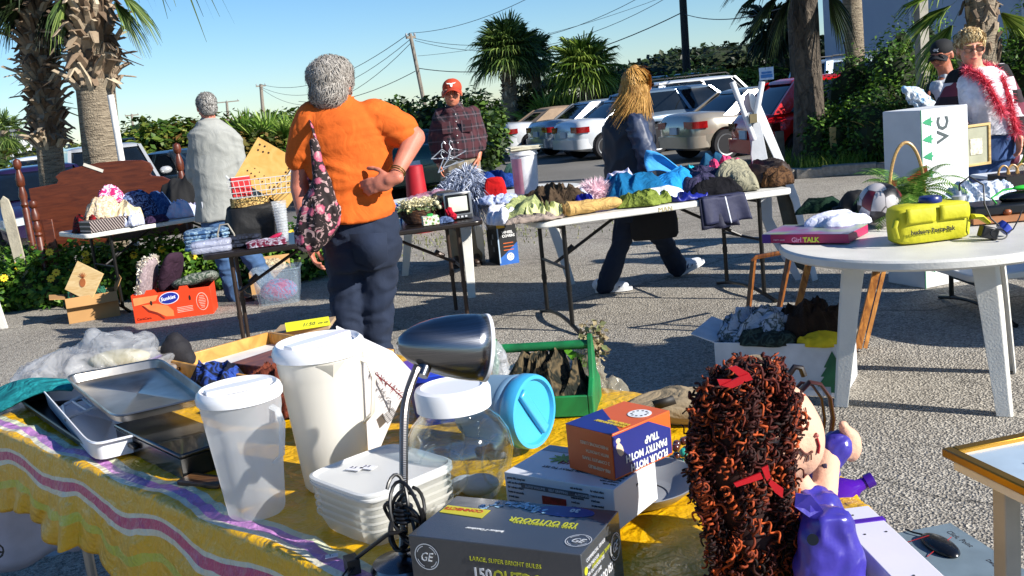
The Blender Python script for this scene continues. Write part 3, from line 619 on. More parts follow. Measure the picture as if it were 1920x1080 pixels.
    for s_ in (-1, 1):
        g = M(); g.rings([[V((x, s_ * (hw * wf * y), z)) for y, z in ((.55, lz - .07), (1.0, lz - .07), (1.0, lz + .07), (.55, lz + .08))] for x, wf in ((-.0, .86), (.03, .9), (.12, .965), (.3, 1.0))]); g.build('tail_light', mat(tail, .15, Coat_Weight=.8, var=.3, vs=12), t)
        g = M(); g.rings([[V((x, s_ * (hw * wf * y), z)) for y, z in ((.6, zb * .62), (1.0, zb * .6), (1.0, zb * .72), (.6, zb * .74))] for x, wf in ((L + .005, .8), (L - .06, .9), (L - .2, .955))]); g.build('headlight', mat('#b9c4ca', .1, Coat_Weight=1.0), t)
        g = M(); g.ell((g1 - .35, s_ * (hw + .1), zb + .08), (.06, .12, .075), n=8); g.build('mirror', pm, t)
    g = M(); g.rings([rr_ring(.5, -.07, hw * .95, z, rad=.3) for z in (.3, .34, .5, .54)]); g.build('rear_bumper', pm, t)
    if plate: g = M(); g.box((-.085 if style in ('suv',) else -.03, 0, .62 if style != 'sedan' else .66), (.03, .3, .15)); g.build('number_plate', mat('#c5cdd2', .5), t)
    g = M(); g.box((1.55, -hw - .004, zb - .16), (.18, .02, .03)).box((1.55, hw + .004, zb - .16), (.18, .02, .03)); g.build('door_handle', pm, t)
    for x in xw:
        for s_ in (-1, 1):
            wl = thing('wheel', None, None, (x, s_ * (hw - .11), rw)); wl.parent = t
            g = M(); g.lathe([(rw - .1, -.1), (rw - .02, -.1), (rw, -.07), (rw, .07), (rw - .02, .1), (rw - .1, .1)], n=28, R=Matrix.Rotation(pi / 2, 3, 'X')); g.build('tyre', tyrem, wl)
            g = M(); g.lathe([(.05, .09 * 1), (.05, .085)], n=16, R=Matrix.Rotation(-s_ * pi / 2, 3, 'X'))
            for i in range(7): a_ = 2 * pi * i / 7; g.box((cos(a_) * (rw - .18) * .75, s_ * .085, sin(a_) * (rw - .18) * .75), ((rw - .1), .02, .045), Matrix.Rotation(-a_, 3, 'Y'))
            g.lathe([(rw - .115, .07), (rw - .085, .105), (rw - .11, .1)], n=28, R=Matrix.Rotation(-s_ * pi / 2, 3, 'X'), cap=False); g.build('rim', hub, wl)
    return t
def carat(px, py, Y): p = dp(px, py, Y); return (p.x, Y, -.17)
YW = radians(20)
car('white convertible with a tan soft top, farthest left of the row', carat(935, 270, 30.5), YW, '#c8ccd0', 4.5, 1.8, 1.34, 'conv', roofm=mat('#8a7560', .8))
car('silver sedan between the convertible and the white sedan', carat(1008, 275, 28), YW, '#a8b0b8', 4.5, 1.72, 1.44, metal=.5)
car('white sedan with dark tail lights behind the white bucket', carat(1060, 280, 25.5), YW, '#cdd1d5', 4.5, 1.75, 1.45)
car('grey blue SUV half hidden behind the walking woman', carat(1150, 280, 25.5), YW, '#5c6c7c', 4.4, 1.75, 1.58, 'suv', metal=.4)
car('white SUV right of the walking woman behind the tan sedan', carat(1205, 280, 29), radians(16), '#cfd1d2', 4.6, 1.8, 1.74, 'suv')
car('tan gold sedan with orange red tail lights beside the red hatchback', carat(1268, 290, 21.5), radians(18), '#b0a798', 4.5, 1.74, 1.42, metal=.5)
car('bright red hatchback parked behind the ironing board', carat(1398, 290, 18.2), radians(8), '#cc1016', 4.2, 1.76, 1.55, 'hatch', tail='#5a0a0a')
car('silver grey SUV beyond the thick palm and the red hatchback', carat(1500, 240, 25), radians(20), '#98a4b0', 4.6, 1.8, 1.85, 'suv', metal=.4)
car('dark SUV far behind the white one, only its roof showing', carat(1180, 230, 36), radians(15), '#2a3540', 4.6, 1.8, 1.95, 'suv')
car('silver SUV facing the sale behind the headboard', (dp(300, 330, 19).x - 2.5, 22.2, -.25), radians(-62), '#b8babb', 4.6, 1.8, 1.72, 'suv', group='cars beyond the headboard', metal=.4)
car('dark blue car with its windscreen at the left frame edge', (dp(-60, 330, 17.5).x, 19.5, -.17), radians(-60), '#241a3c', 4.4, 1.75, 1.42, group='cars beyond the headboard')
car('white car roof peeking behind the dark blue car', (dp(-50, 300, 28).x, 31, -.17), radians(-55), '#d8dcde', 4.4, 1.75, 1.5, group='cars beyond the headboard')
car('dark green car with red tail light between the woman in orange and the capped man', carat(770, 285, 19), radians(100), '#0f3a2e', 4.5, 1.74, 1.3, group='cars beyond the bushes')
car('dark car behind the yellow pegboard, mostly hidden', carat(480, 300, 20), radians(150), '#22303a', 4.4, 1.74, 1.4, group='cars beyond the bushes', plate=False)
# ================================================================ PEOPLE
skinm = mat('#c98c72', .55, var=.08, vs=20, bump=.1, bs=300, Subsurface_Weight=.15, Subsurface_Radius=(.02, .008, .005))
skinr = mat('#b8705a', .55, var=.12, vs=20, bump=.1, bs=300, Subsurface_Weight=.15, Subsurface_Radius=(.02, .008, .005))
def denim(c): 
    k = N('denim'); k.bump(k.math('ADD', k.noise(10, 4, dist=1), k.math('MULTIPLY', k.noise(300, 2), .1)), .3, .02)
    return k.out(k.ramp(k.noise(5, 4), [(.3, tuple(x * .8 for x in lin(c)[:3])), (.7, tuple(min(1, x * 1.3) for x in lin(c)[:3]))]), .9)
def T3(p): return p if isinstance(p, V) else dp(*p)
def hand(g, w, d, n, th, curl=.5, s=1.0):
    """palm, four unequal curled fingers and a thumb from the side of the palm. w wrist, d finger direction, n palm side, th thumb side"""
    d = V(d).normalized(); n = (V(n) - d * V(n).dot(d)).normalized(); t = d.cross(n); t = t if t.dot(V(th)) > 0 else -t
    R = Matrix((t, n, d)).transposed(); g.ell(w + d * .045 * s, (.042 * s, .017 * s, .052 * s), R, 8); g.cap(w - d * .02, w + d * .02 * s, .026 * s, .028 * s)
    for k, (o, L) in enumerate(((.03, .072), (.011, .08), (-.009, .074), (-.027, .058))):
        p = w + d * .085 * s + t * o * s; a = curl * (.5 + .08 * k); r = .0088 * s
        for q in range(3):
            e = p + (d * cos(a * (q + .6)) + n * sin(a * (q + .6)) + t * o * 1.2) * (L * (.42, .32, .26)[q] * s); g.cap(p, e, r, r * .93, 8); p = e; r *= .93
    p = w + d * .03 * s + t * .032 * s
    for L, b in ((.036, .8), (.03, .5), (.024, .3)): e = p + (d * (1 - b * .4) + t * b + n * .3).normalized() * L * s; g.cap(p, e, .0115 * s, .0105 * s, 8); p = e
def head(g, c, f, s=1.0, tilt=0):
    """head facing f; returns orientation"""
    f = V(f).normalized(); x = f.cross(V((0, 0, 1))).normalized(); z = x.cross(f)
    R = Matrix((x, f, z)).transposed(); E = lambda o, r, n=10: g.ell(c + R @ (V(o) * s), [q * s for q in r], R, n)
    E((0, -.01, .025), (.076, .097, .095)); E((0, .02, -.035), (.062, .075, .075)); E((0, .045, -.08), (.034, .036, .026)); E((0, .03, -.05), (.056, .058, .05))
    E((0, .098, -.012), (.013, .022, .022), 6); E((0, .09, .018), (.009, .014, .024), 6)
    E((0, .082, .034), (.05, .014, .012), 6)
    for q in (-1, 1): E((q * .038, .074, -.02), (.024, .02, .02), 6); E((q * .078, -.005, -.005), (.01, .02, .032), 6)
    E((0, .087, -.048), (.022, .012, .012), 6)
    return R
def face(o, c, R, s=1.0, glasses=None, lip='#9a4f48', hairc='#6b5a4a', lensc='#2a2022'):
    for q in (-1, 1):
        g = M(); g.ell(c + R @ (V((q * .031, .085, .012)) * s), (.009 * s, .006 * s, .005 * s), R, 6); g.build('eye', mat('#3a2c28', .2), o)
        g = M(); g.ell(c + R @ (V((q * .033, .093, .035)) * s), (.02 * s, .006 * s, .005 * s), R, 6); g.build('eyebrow', mat(hairc, .8), o)
    g = M(); g.ell(c + R @ (V((0, .097, -.05)) * s), (.021 * s, .006 * s, .006 * s), R, 6); g.build('lips', mat(lip, .5), o)
    if glasses:
        t = None
        for q in (-1, 1):
            g = M(); P = [c + R @ (V((q * .034 + .025 * cos(a), .108, .008 + .017 * sin(a))) * s) for a in [2 * pi * i / 12 for i in range(13)]]; g.tube(P, .003, 5)
            g.tube([c + R @ (V((q * .058, .106, .012)) * s), c + R @ (V((q * .082, .0, .014)) * s)], .0025, 5)
            g.tube([c + R @ (V((q * .01, .108, .012)) * s), c + R @ (V((0, .112, .014)) * s)], .0025, 5)
            g.build('glasses_frame', glasses, o)
            g = M(); g.ell(c + R @ (V((q * .034, .105, .008)) * s), (.024 * s, .002 * s, .016 * s), R, 6); g.build('lens', mat(lensc, .05), o)
def torsor(g, S_, yaw, dr=0.0, n=20):
    """lofted trunk of elliptical sections; sections (point, rx, ry)"""
    cx, sx = cos(yaw), sin(yaw); R = []
    for k, (p, rx, ry) in enumerate(S_):
        p = T3(p); rx += dr; ry += dr; R.append([p + V((cx, sx, 0)) * rx * cos(2 * pi * j / n) + V((-sx, cx, 0)) * ry * sin(2 * pi * j / n) for j in range(n)])
    g.rings(R)
def hairball(o, c, R, s, m, parts, n=900, L=.03, wd=.006, seed=1, core_m=None):
    g = M(); g2 = M()
    for off, r in parts:
        g2.ell(c + R @ (V(off) * s), [q * s * .97 for q in r], R, 10); comb(g, c + R @ (V(off) * s), [q * s * .985 for q in r], n, L, wd, R, seed, .55, L * .22)
    h = fuse(g2, 'hair', m, o, .006, 2, .004, (40, 40, 25), seed); g.build('strands', m, h, smooth=False, fix=False); return h
def shift(g, o): g.v = [tuple(V(p) - o) for p in g.v]; return g
class Person:
    def __init__(s, label, org):
        s.o = thing('person', label, 'person', org); s.org = V(org)
    def L(s, p): return T3(p) - s.org
    def body(s, sk, hc, hf, hs, neck, spine, yaw, arms, legs, hands, feet=None):
        g = M(); s.hc = s.L(hc); s.R = head(g, s.hc, hf, hs); g.cap(s.L(neck), s.hc - V((0, 0, .03)), .062, .056)
        torsor(g, [(s.L(p), rx, ry) for p, rx, ry in spine], yaw, -.025)
        for sh, el, wr, r in arms: g.cap(s.L(sh), s.L(el), r, r * .82); g.cap(s.L(el), s.L(wr), r * .84, .027)
        for w_, d, n, t, cu in hands: hand(g, s.L(w_), d, n, t, cu)
        for hp, kn, an in legs: g.cap(s.L(hp), s.L(kn), .075, .052); g.cap(s.L(kn), s.L(an), .052, .036)
        s.b = fuse(g, 'body', sk, s.o, .0065, 2)
    def garment(s, name, m, fn, vox=.012, fold=.006, fs=(10, 10, 4), seed=0, sm=3):
        g = M(); fn(g); return fuse(g, name, m, s.o, vox, sm, fold, fs, seed)
    def shoes(s, an, d, m, sole='#d8d8d8', w_=.048, L=.27):
        a = s.L(an); d = V(d).normalized(); sd_ = V((-d.y, d.x, 0)).normalized(); up = sd_.cross(d) * -1
        if up.z < 0: up = -up
        R = Matrix((d, sd_, up)).transposed(); g = M(); h = fuse.__defaults__
        g.ell(a + d * .0 - up * .035, (.065, w_ * .85, .05), R); g.ell(a + d * (L * .45) - up * .055, (L * .34, w_, .036), R); g.ell(a + d * (L * .2) - up * .03, (.09, w_ * .8, .045), R)
        sh = fuse(g, 'shoe', m, s.o, .007, 2)
        g = M(); pts = []
        for i in range(24):
            t = 2 * pi * i / 24; x = L * .36 + L * .52 * cos(t); y = (w_ * (1.02 if cos(t) > 0 else .85)) * sin(t); pts.append((x, y))
        g.prism(pts, -.012, .012, Matrix.Translation(a - up * .082) @ R.to_4x4()); g.build('sole', mat(sole, .7), sh)
        return sh
# --- A: woman in orange
Y = 4.5; Z0 = dp(672, 400, Y); P = Person('grey-haired woman in an orange shirt, seen from behind with one hand on her back', (Z0.x + .02, Y, 0))
spA = [((686, 480, Y), .172, .13), ((680, 430, Y), .175, .13), ((668, 370, Y), .175, .125), ((656, 300, Y), .185, .12), ((645, 235, Y), .19, .11), ((636, 205, Y), .15, .09), ((630, 188, Y), .07, .06)]
ank = V((Z0.x + .1, Y, .08))
hipL, hipR = (647, 475, Y), (712, 475, Y); knL, knR = (655, 640, Y - .02), (706, 640, Y)
aL = dp(648, 640, Y); aR = dp(716, 640, Y); aL = V((aL.x + .05, Y, .09)); aR = V((aR.x + .04, Y, .09))
P.body(skinr, (624, 163, Y + .01), (.25, .95, -.15), .98, (632, 195, Y), spA, 0, [((572, 238, Y), (562, 350, Y), (578, 445, Y - .12), .052), ((735, 225, Y), (777, 258, Y - .02), (738, 336, Y - .19), .058)],
       [(hipL, knL, aL), (hipR, knR, aR)], [((738, 336, Y - .19), (-1, .1, -.2), (0, 1, -.2), (.2, .3, 1), .55), ((578, 445, Y - .12), (.1, -.2, -1), (1, 0, 0), (0, 1, 0), .7)])
orange = cloth('#cc5f22', var=.12, bump=.13)
def f(g):
    torsor(g, [(P.L(p), rx, ry) for p, rx, ry in [((664, 412, Y), .176, .155), ((662, 395, Y), .176, .15), ((658, 365, Y), .172, .13)] + spA[3:]], 0, .01)
    g.cap(P.L((590, 226, Y)), P.L((563, 292, Y)), .088, .072); g.cap(P.L((700, 218, Y)), P.L((750, 246, Y - .01)), .085, .082)
    g.cap(P.L((650, 240, Y)), P.L((640, 215, Y)), .12, .1)
P.garment('shirt', orange, f, .009, .0065, (3, 3, 11), 2)
g = M()
for u in range(1): g.rings([[P.L((630, yy, Y)) + V((r * cos(a), r * .85 * sin(a), .012 * sin(a) * 0)) for a in [2 * pi * j / 24 for j in range(24)]] for yy, r in ((203, .1), (196, .088), (188, .08), (184, .079), (186, .072), (200, .07))], cap=False)
g.build('collar', orange, P.o)
def f(g):
    torsor(g, [(P.L(p), rx, ry) for p, rx, ry in [((682, 500, Y), .165, .13), ((680, 460, Y), .176, .145), ((672, 405, Y), .172, .13)]], 0)
    for a, b, c_ in ((hipL, knL, aL), (hipR, knR, aR)): g.cap(P.L(a), P.L(b), .092, .062); g.cap(P.L(b), P.L(c_), .062, .06)
jd = denim('#121e33'); P.garment('jeans', jd, f, .011, .008, (8, 8, 14), 5)
g = M(); q = P.L((665, 430, Y)) ; g.add([q + V(v) for v in ((0, -.171, 0), (.16, -.166, -.01), (.15, -.17, -.13), (.08, -.172, -.16), (.01, -.172, -.12))], [(0, 1, 2, 3, 4)]); g.build('back_pocket', jd, P.o, thick=.006)
for a in (aL, aR): P.shoes(a, (.1, 1, 0), mat('#22222a', .6))
gh = strandm('#7d7770', '#b0aaa2', .8, .15); ghm = mat('#8d867c', .7, var=.4, vs=60, bump=1, bs=90)
h = hairball(P.o, P.hc, P.R, .98, ghm, [((0, -.015, .03), (.09, .106, .1)), ((0, -.06, -.035), (.076, .05, .065)), ((.03, -.02, .06), (.06, .08, .06)), ((-.035, -.02, .05), (.06, .08, .06))], 3200, .05, .0032, 4)
for c_ in kids(h): c_.data.materials.clear(); c_.data.materials.append(gh)
g = M(); P3 = P.L((742, 328, Y - .18)); ax_ = (P.L((777, 258, Y - .02)) - P3).normalized(); o_ = ax_.orthogonal().normalized(); e_ = ax_.cross(o_)
for dz in (0, .012): g.tube([P3 + ax_ * (.01 + dz) + o_ * .034 * cos(a) + e_ * .034 * sin(a) for a in [2 * pi * i / 20 for i in range(21)]], .003, 6)
g.build('bracelet', mat('#8d7a3c', .3, .9), P.o)
# her bag
fl = floral('#1d1112', '#b4546c', '#c5a3a0', 17)
bc = dp(600, 400, Y - .22); t = thing('shoulder_bag', 'brown and pink flowered hobo bag hanging on the back of the woman in orange', 'bag', bc)
def bp(x, y, dy=0.0): return dp(x, y, Y - .2 + dy) - bc
g = M()
SL = [((590, 262), .014, .014), ((596, 300), .018, .02), ((601, 330), .032, .03), ((602, 360), .06, .045), ((601, 395), .086, .06), ((596, 425), .092, .065), ((588, 450), .07, .055), ((582, 470), .035, .03)]
g.rings([[bp(x, y) + V((rx * cos(a), ry * sin(a) - .02, .0)) for a in [2 * pi * j / 20 for j in range(20)]] for (x, y), rx, ry in SL]); fuse(g, 'pouch', fl, t, .007, 2, .008, (14, 14, 8), 3)
g = M(); PS = [bp(600, 305), bp(594, 270, .02), bp(586, 240, .07), bp(580, 222, .17), bp(585, 214, .24)]; PF = [bp(576, 232, .35), bp(568, 290, .36), bp(590, 350, .1)]
g.tube(PS + PF, [.024, .02, .018, .018, .018, .018, .018, .02], 8, .3); g.build('strap', fl, t)
# --- B: grey-haired man in sweatshirt
Y = 8.9; B0 = dp(447, 565, Y); P = Person('grey-haired man in a pale grey sweatshirt with his back turned', (B0.x, Y, 0))
spB = [((420, 415, Y), .19, .15), ((412, 380, Y), .185, .15), ((408, 330, Y), .19, .145), ((405, 280, Y), .2, .13), ((398, 250, Y), .19, .12), ((393, 238, Y), .13, .09), ((390, 226, Y), .07, .07)]
l1 = ((405, 425, Y), (426, 500, Y), (443, 565, Y)); l2 = ((432, 425, Y), (478, 490, Y - .05), (507, 545, Y - .02))
P.body(skinr, (388, 202, Y), (-.45, .85, -.25), 1.02, (392, 228, Y), spB, .1, [((365, 262, Y), (363, 325, Y), (385, 352, Y + .15), .05), ((443, 262, Y), (450, 325, Y), (430, 360, Y + .2), .05)], [l1, l2], [((385, 352, Y + .15), (.6, .6, -.3), (0, 0, -1), (0, 1, 0), .5), ((430, 360, Y + .2), (-.5, .7, -.3), (0, 0, -1), (0, 1, 0), .5)])
swm = cloth('#93948f', var=.08, bump=.12)
def f(g):
    torsor(g, [(P.L(p), rx, ry) for p, rx, ry in [((412, 412, Y), .195, .165)] + spB[1:]], .1, .022)
    g.cap(P.L((372, 262, Y)), P.L((363, 328, Y)), .085, .072); g.cap(P.L((363, 328, Y)), P.L((380, 350, Y + .12)), .07, .05)
    g.cap(P.L((436, 262, Y)), P.L((449, 325, Y)), .085, .072); g.cap(P.L((449, 325, Y)), P.L((434, 356, Y + .16)), .07, .05)
    g.cap(P.L((394, 243, Y)), P.L((391, 232, Y)), .09, .075)
P.garment('sweatshirt', swm, f, .011, .007, (3, 3, 7), 9)
def f(g):
    torsor(g, [(P.L((421, 428, Y)), .185, .15), (P.L((416, 400, Y)), .185, .15)], .1)
    for a, b, c_ in (l1, l2): g.cap(P.L(a), P.L(b), .1, .08); g.cap(P.L(b), P.L(c_), .08, .072)
P.garment('jeans', denim('#3a587e'), f, .012, .01, (8, 8, 10), 6)
P.shoes(V((T3(l1[2]).x, Y, .09)), (.7, -.5, 0), mat('#141212', .35), '#141212'); P.shoes(V((T3(l2[2]).x - .02, Y - .02, .1)), (.95, -.25, 0), mat('#141212', .35), '#141212')
h = hairball(P.o, P.hc, P.R, 1.02, mat('#8f8d88', .7, var=.3, vs=50, bump=.8), [((0, -.022, .035), (.083, .098, .09)), ((0, -.05, -.02), (.07, .05, .06))], 900, .035, .006, 5)
for c_ in kids(h): c_.data.materials.clear(); c_.data.materials.append(strandm('#5f5c58', '#aaa7a2', .75, .2))
# --- C: plaid shirt man
Y = 9.6; C0 = dp(868, 480, Y); P = Person('man in an orange red cap and dark plaid shirt facing the camera', (C0.x, Y, 0))
spC = [((864, 330, Y), .19, .15), ((861, 300, Y), .2, .17), ((860, 270, Y), .21, .18), ((858, 240, Y), .205, .15), ((856, 218, Y), .2, .12), ((853, 205, Y), .12, .09), ((851, 197, Y), .07, .07)]
l1 = ((846, 330, Y), (850, 410, Y), (856, 480, Y)); l2 = ((882, 330, Y), (888, 410, Y), (894, 478, Y))
P.body(mat('#bd7458', .5, var=.15, vs=25, Subsurface_Weight=.1, Subsurface_Radius=(.02, .008, .005)), (847, 175, Y - .03), (-.02, -1, -.05), 1.12, (851, 202, Y), spC, 0, [((822, 222, Y), (815, 262, Y), (823, 305, Y - .05), .048), ((892, 220, Y), (901, 260, Y), (897, 294, Y - .08), .048)], [l1, l2],
       [((897, 294, Y - .08), (-.25, -.3, -1), (-1, 0, 0), (0, -1, .2), .6), ((823, 305, Y - .05), (.1, -.2, -1), (1, 0, 0), (0, -1, 0), .6)])
face(P.o, P.hc, P.R, 1.12, lip='#8c463a', hairc='#8a7060')
pld = plaid('#1b1a22', '#4a1f26', '#6a2a28', .11, '#5a4a50')
def f(g):
    torsor(g, [(P.L(p), rx, ry) for p, rx, ry in [((861, 296, Y), .205, .18)] + spC[2:6]], 0, .015)
    g.cap(P.L((828, 216, Y)), P.L((815, 262, Y)), .075, .066); g.cap(P.L((815, 262, Y)), P.L((822, 298, Y - .04)), .064, .05)
    g.cap(P.L((886, 214, Y)), P.L((901, 258, Y)), .075, .066); g.cap(P.L((901, 258, Y)), P.L((898, 276, Y - .05)), .066, .06); g.cap(P.L((856, 214, Y)), P.L((852, 203, Y)), .1, .085)
sh = P.garment('shirt', pld, f, .011, .008, (8, 8, 6), 12)
for s_ in (-1, 1):
    q = P.L((851, 203, Y)); g = M(); g.add([q + V(v) for v in ((s_ * .01, -.125, -.035), (s_ * .095, -.105, -.03), (s_ * .085, -.06, .02), (s_ * .03, -.085, .012))], [(0, 1, 2, 3)]); g.build('collar', pld, sh, thick=.006)
    g = M(); q = P.L((858, 237, Y)); g.box((q.x + s_ * .09, q.y - .175, q.z), (.1, .012, .11)); g.build('chest_pocket', pld, sh, bev=.004)
for i in range(6): g = M(); q = P.L((855 + i * 1.2, 214 + i * 13, Y)); g.ell((q.x, q.y - (.135, .155, .172, .188, .198, .2)[i], q.z), (.006, .004, .006), n=5); g.build('button', mat('#c9c9c4', .4), sh)
P.garment('trousers', mat('#8a7f6a', .9, var=.1), lambda g: (torsor(g, [(P.L((865, 340, Y)), .19, .16), (P.L((862, 292, Y)), .19, .165)], 0), [(g.cap(P.L(a), P.L(b), .1, .085), g.cap(P.L(b), P.L(c_), .085, .075)) for a, b, c_ in (l1, l2)]), .013, .006)
for l in (l1, l2): P.shoes(V((T3(l[2]).x, Y, .09)), (0, -1, 0), mat('#3a2c22', .5), '#2a2420')
g = M(); q = P.L((847, 160, Y - .03)); R = P.R
g.ell(q + V((0, .0, -.02)), (.092, .115, .085)); g2 = M(); cap_ = fuse(g, 'cap', mat('#b03a18', .8, var=.08), P.o, .008, 2)
g = M(); g.grid(lambda u, v: q + V(((v - .5) * .17, -.085 - .085 * u * sqrt(max(0, 1 - (2 * v - 1) ** 2 * .75)), -.012 - .03 * u - .05 * (2 * v - 1) ** 2)), 6, 12); g.build('brim', mat('#a83415', .8), cap_, thick=.008)
em = mat('#e8e4dc', .7); g = M(); b_ = q + V((0, -.121, .008)); Q = [(-.045, .016), (-.03, .012), (-.012, .012), (0, .006), (.012, .012), (.03, .012), (.045, .016), (.032, .003), (.013, .002), (.008, -.022), (0, -.027), (-.008, -.022), (-.013, .002), (-.032, .003)]
g.prism([(x, y) for x, y in Q], 0, .004, Matrix.Translation(b_ + V((0, .012, 0))) @ Matrix.Rotation(pi / 2 - .28, 4, 'X')); g.build('emblem', em, cap_, smooth=False)
g = M(); g.rings([[P.L((862, 293, Y)) + V((.208 * cos(a), .182 * sin(a), z)) for a in [2 * pi * j / 30 for j in range(30)]] for z in (-.02, .02)], cap=False); g.build('belt', mat('#3a2418', .5), P.o, thick=.006)
# --- D: walking woman
Y = 7.5; D0 = dp(1200, 540, Y); P = Person('long-haired blonde woman in a navy jacket walking to the right', (D0.x, Y, 0))
spD = [((1190, 405, Y), .165, .14), ((1186, 370, Y), .16, .14), ((1182, 320, Y), .16, .13), ((1180, 270, Y), .165, .13), ((1178, 235, Y), .165, .12), ((1180, 214, Y), .11, .09), ((1184, 200, Y), .065, .065)]
l1 = ((1180, 400, Y), (1160, 470, Y + .02), (1136, 535, Y)); l2 = ((1205, 400, Y), (1243, 450, Y + .15), (1270, 500, Y + .35))
hdv = V((.75, .62, -.12))
P.body(skinm, (1195, 160, Y), hdv, 1.03, (1184, 203, Y), spD, -.7, [((1190, 232, Y - .12), (1212, 290, Y - .16), (1205, 345, Y - .1), .045), ((1165, 235, Y + .1), (1150, 290, Y + .12), (1170, 340, Y + .05), .045)], [l1, l2],
       [((1205, 345, Y - .1), (.2, .3, -1), (1, 0, 0), (0, 1, 0), .6), ((1170, 340, Y + .05), (.2, .3, -1), (1, 0, 0), (0, 1, 0), .6)])
face(P.o, P.hc, P.R, 1.03, glasses=mat('#2a1d1a', .3))
jk = mat('#161a26', .65, var=.3, vs=5, bump=.4, bs=15)
def f(g):
    torsor(g, [(P.L(p), rx, ry) for p, rx, ry in [((1190, 392, Y), .19, .17)] + spD[1:6]], -.7, .035)
    g.cap(P.L((1160, 238, Y + .08)), P.L((1148, 290, Y + .12)), .085, .075); g.cap(P.L((1148, 290, Y + .12)), P.L((1166, 332, Y + .06)), .07, .055)
    g.cap(P.L((1182, 222, Y)), P.L((1184, 204, Y)), .1, .085); g.cap(P.L((1190, 238, Y - .1)), P.L((1170, 238, Y)), .09, .09)
P.garment('jacket', jk, f, .011, .012, (7, 7, 6), 15)
P.garment('sleeve', mat('#243049', .5, var=.3, vs=6, bump=.4, bs=20), lambda g: (g.cap(P.L((1192, 234, Y - .14)), P.L((1212, 290, Y - .19)), .082, .075), g.cap(P.L((1212, 290, Y - .19)), P.L((1203, 335, Y - .12)), .072, .058)), .009, .012, (9, 9, 9), 17)
P.garment('jeans', denim('#0f1c30'), lambda g: (torsor(g, [(P.L((1192, 412, Y)), .16, .14), (P.L((1188, 375, Y)), .16, .14)], -.7), [(g.cap(P.L(a), P.L(b), .095, .07), g.cap(P.L(b), P.L(c_), .07, .078)) for a, b, c_ in (l1, l2)]), .012, .008, (9, 9, 9), 16)
wsh = mat('#c9ccd2', .5, var=.2, vs=40); s1 = P.shoes(V((T3(l1[2]).x - .04, Y, .1)), (1, -.08, 0), wsh, '#c8c8c8'); s2 = P.shoes(T3(l2[2]) + V((0, 0, .02)), (.85, .35, .28), wsh, '#c8c8c8')
for s_, d0, an in ((s1, V((1, -.08, 0)), V((T3(l1[2]).x - .04, Y, .1))), (s2, V((.85, .35, .28)).normalized(), T3(l2[2]) + V((0, 0, .02)))):
    a = P.L(an); g = M()
    for i in range(3): c_ = a + d0 * (.04 + i * .045) + V((0, 0, -.045)); g.tube([c_ + V((0, -.052, -.015)), c_ + V((.012, -.03, .028 - i * .012)), c_ + V((.02, .03, .02 - i * .01))], .005, 5)
    g.build('shoe_stripe', mat('#2a3558', .5), s_)
bl_ = strandm('#96682c', '#c99c54', .55, .3); HB = P.hc; g = M(); g2 = M()
g2.ell(HB + P.R @ V((0, -.02, .035)), (.088, .105, .092), P.R); g2.ell(HB + P.R @ V((0, -.045, -.05)), (.085, .07, .11), P.R); g2.ell(P.L((1190, 195, Y - .06)), (.08, .06, .12)); g2.ell(P.L((1172, 178, Y)), (.045, .06, .1))
rg = random.Random(3)
for i in range(5000):
    a = rg.uniform(-pi, pi); zq = rg.uniform(-.03, .125); fq = sqrt(max(.04, 1 - (max(0, zq - .02) / .107) ** 2)); c_ = HB + P.R @ V((.09 * fq * sin(a), -.025 - .1 * fq * cos(a) * (1 if abs(a) < 1.9 else .3), zq))
    if P.R.transposed() @ (c_ - HB) @ V((0, 1, 0)) > .05: continue
    p0 = HB + P.R @ V((0, -.02, .12)) * 1; out = (c_ - HB); out.z = 0; out.normalize(); Lh = rg.uniform(.2, .34)
    e = c_ + out * rg.uniform(-.04, .06) - V((0, 0, Lh)) + V((-.1 * rg.random(), 0, 0)); md = c_ + out * .02 - V((0, 0, Lh * .45))
    g.strip([c_ - out * .02 + V((0, 0, .02)), c_ + out * .012 - V((0, 0, .05)), md, e], [.0035, .005, .0045, .0015], (Matrix.Rotation(rg.uniform(-.8, .8), 3, 'Z') @ out).cross(V((0, 0, 1))))
for i in range(500):
    d = V((rg.gauss(0, 1), rg.gauss(0, 1), abs(rg.gauss(0, 1)) + .1)).normalized(); c_ = HB + P.R @ V((d.x * .09, d.y * .105 - .02, d.z * .095 + .035)); t_ = (V((0, 0, -1)) + d * d.z).normalized() if abs(d.z) < .97 else V((1, 0, 0))
    g.strip([c_, c_ + t_ * .04 + d * .006, c_ + t_ * .09 - d * .01], [.008, .012, .006], t_.cross(d))
h = fuse(g2, 'hair', mat('#9a7036', .6, var=.35, vs=30, bump=1, bs=50), P.o, .007, 2, .006, (30, 30, 6), 4); g.build('strands', bl_, h, smooth=False, fix=False)
b0 = dp(1226, 415, Y - .12); t = thing('tote_bag', 'black cloth bag carried low by the walking blonde woman', 'bag', b0)
g = M(); g.rings([[V((.16 * sc * cos(a) * (1.1 if abs(cos(a)) > .7 else 1), .05 * sc * sin(a), z)) for a in [2 * pi * j / 20 for j in range(20)]] for z, sc in ((-.13, .9), (-.1, 1), (0, 1), (.1, .92), (.15, .8))]); g.build('bag_body', mat('#0c0c10', .8, bump=.5, bs=15), t)
g = M(); g.tube([(-.09, 0, .13), (-.07, 0, .24), dp(1207, 350, Y - .1) - b0 + V((0, 0, -.05)), (.03, 0, .25), (.07, 0, .13)], .008, 6); g.build('handle', blackp, t)
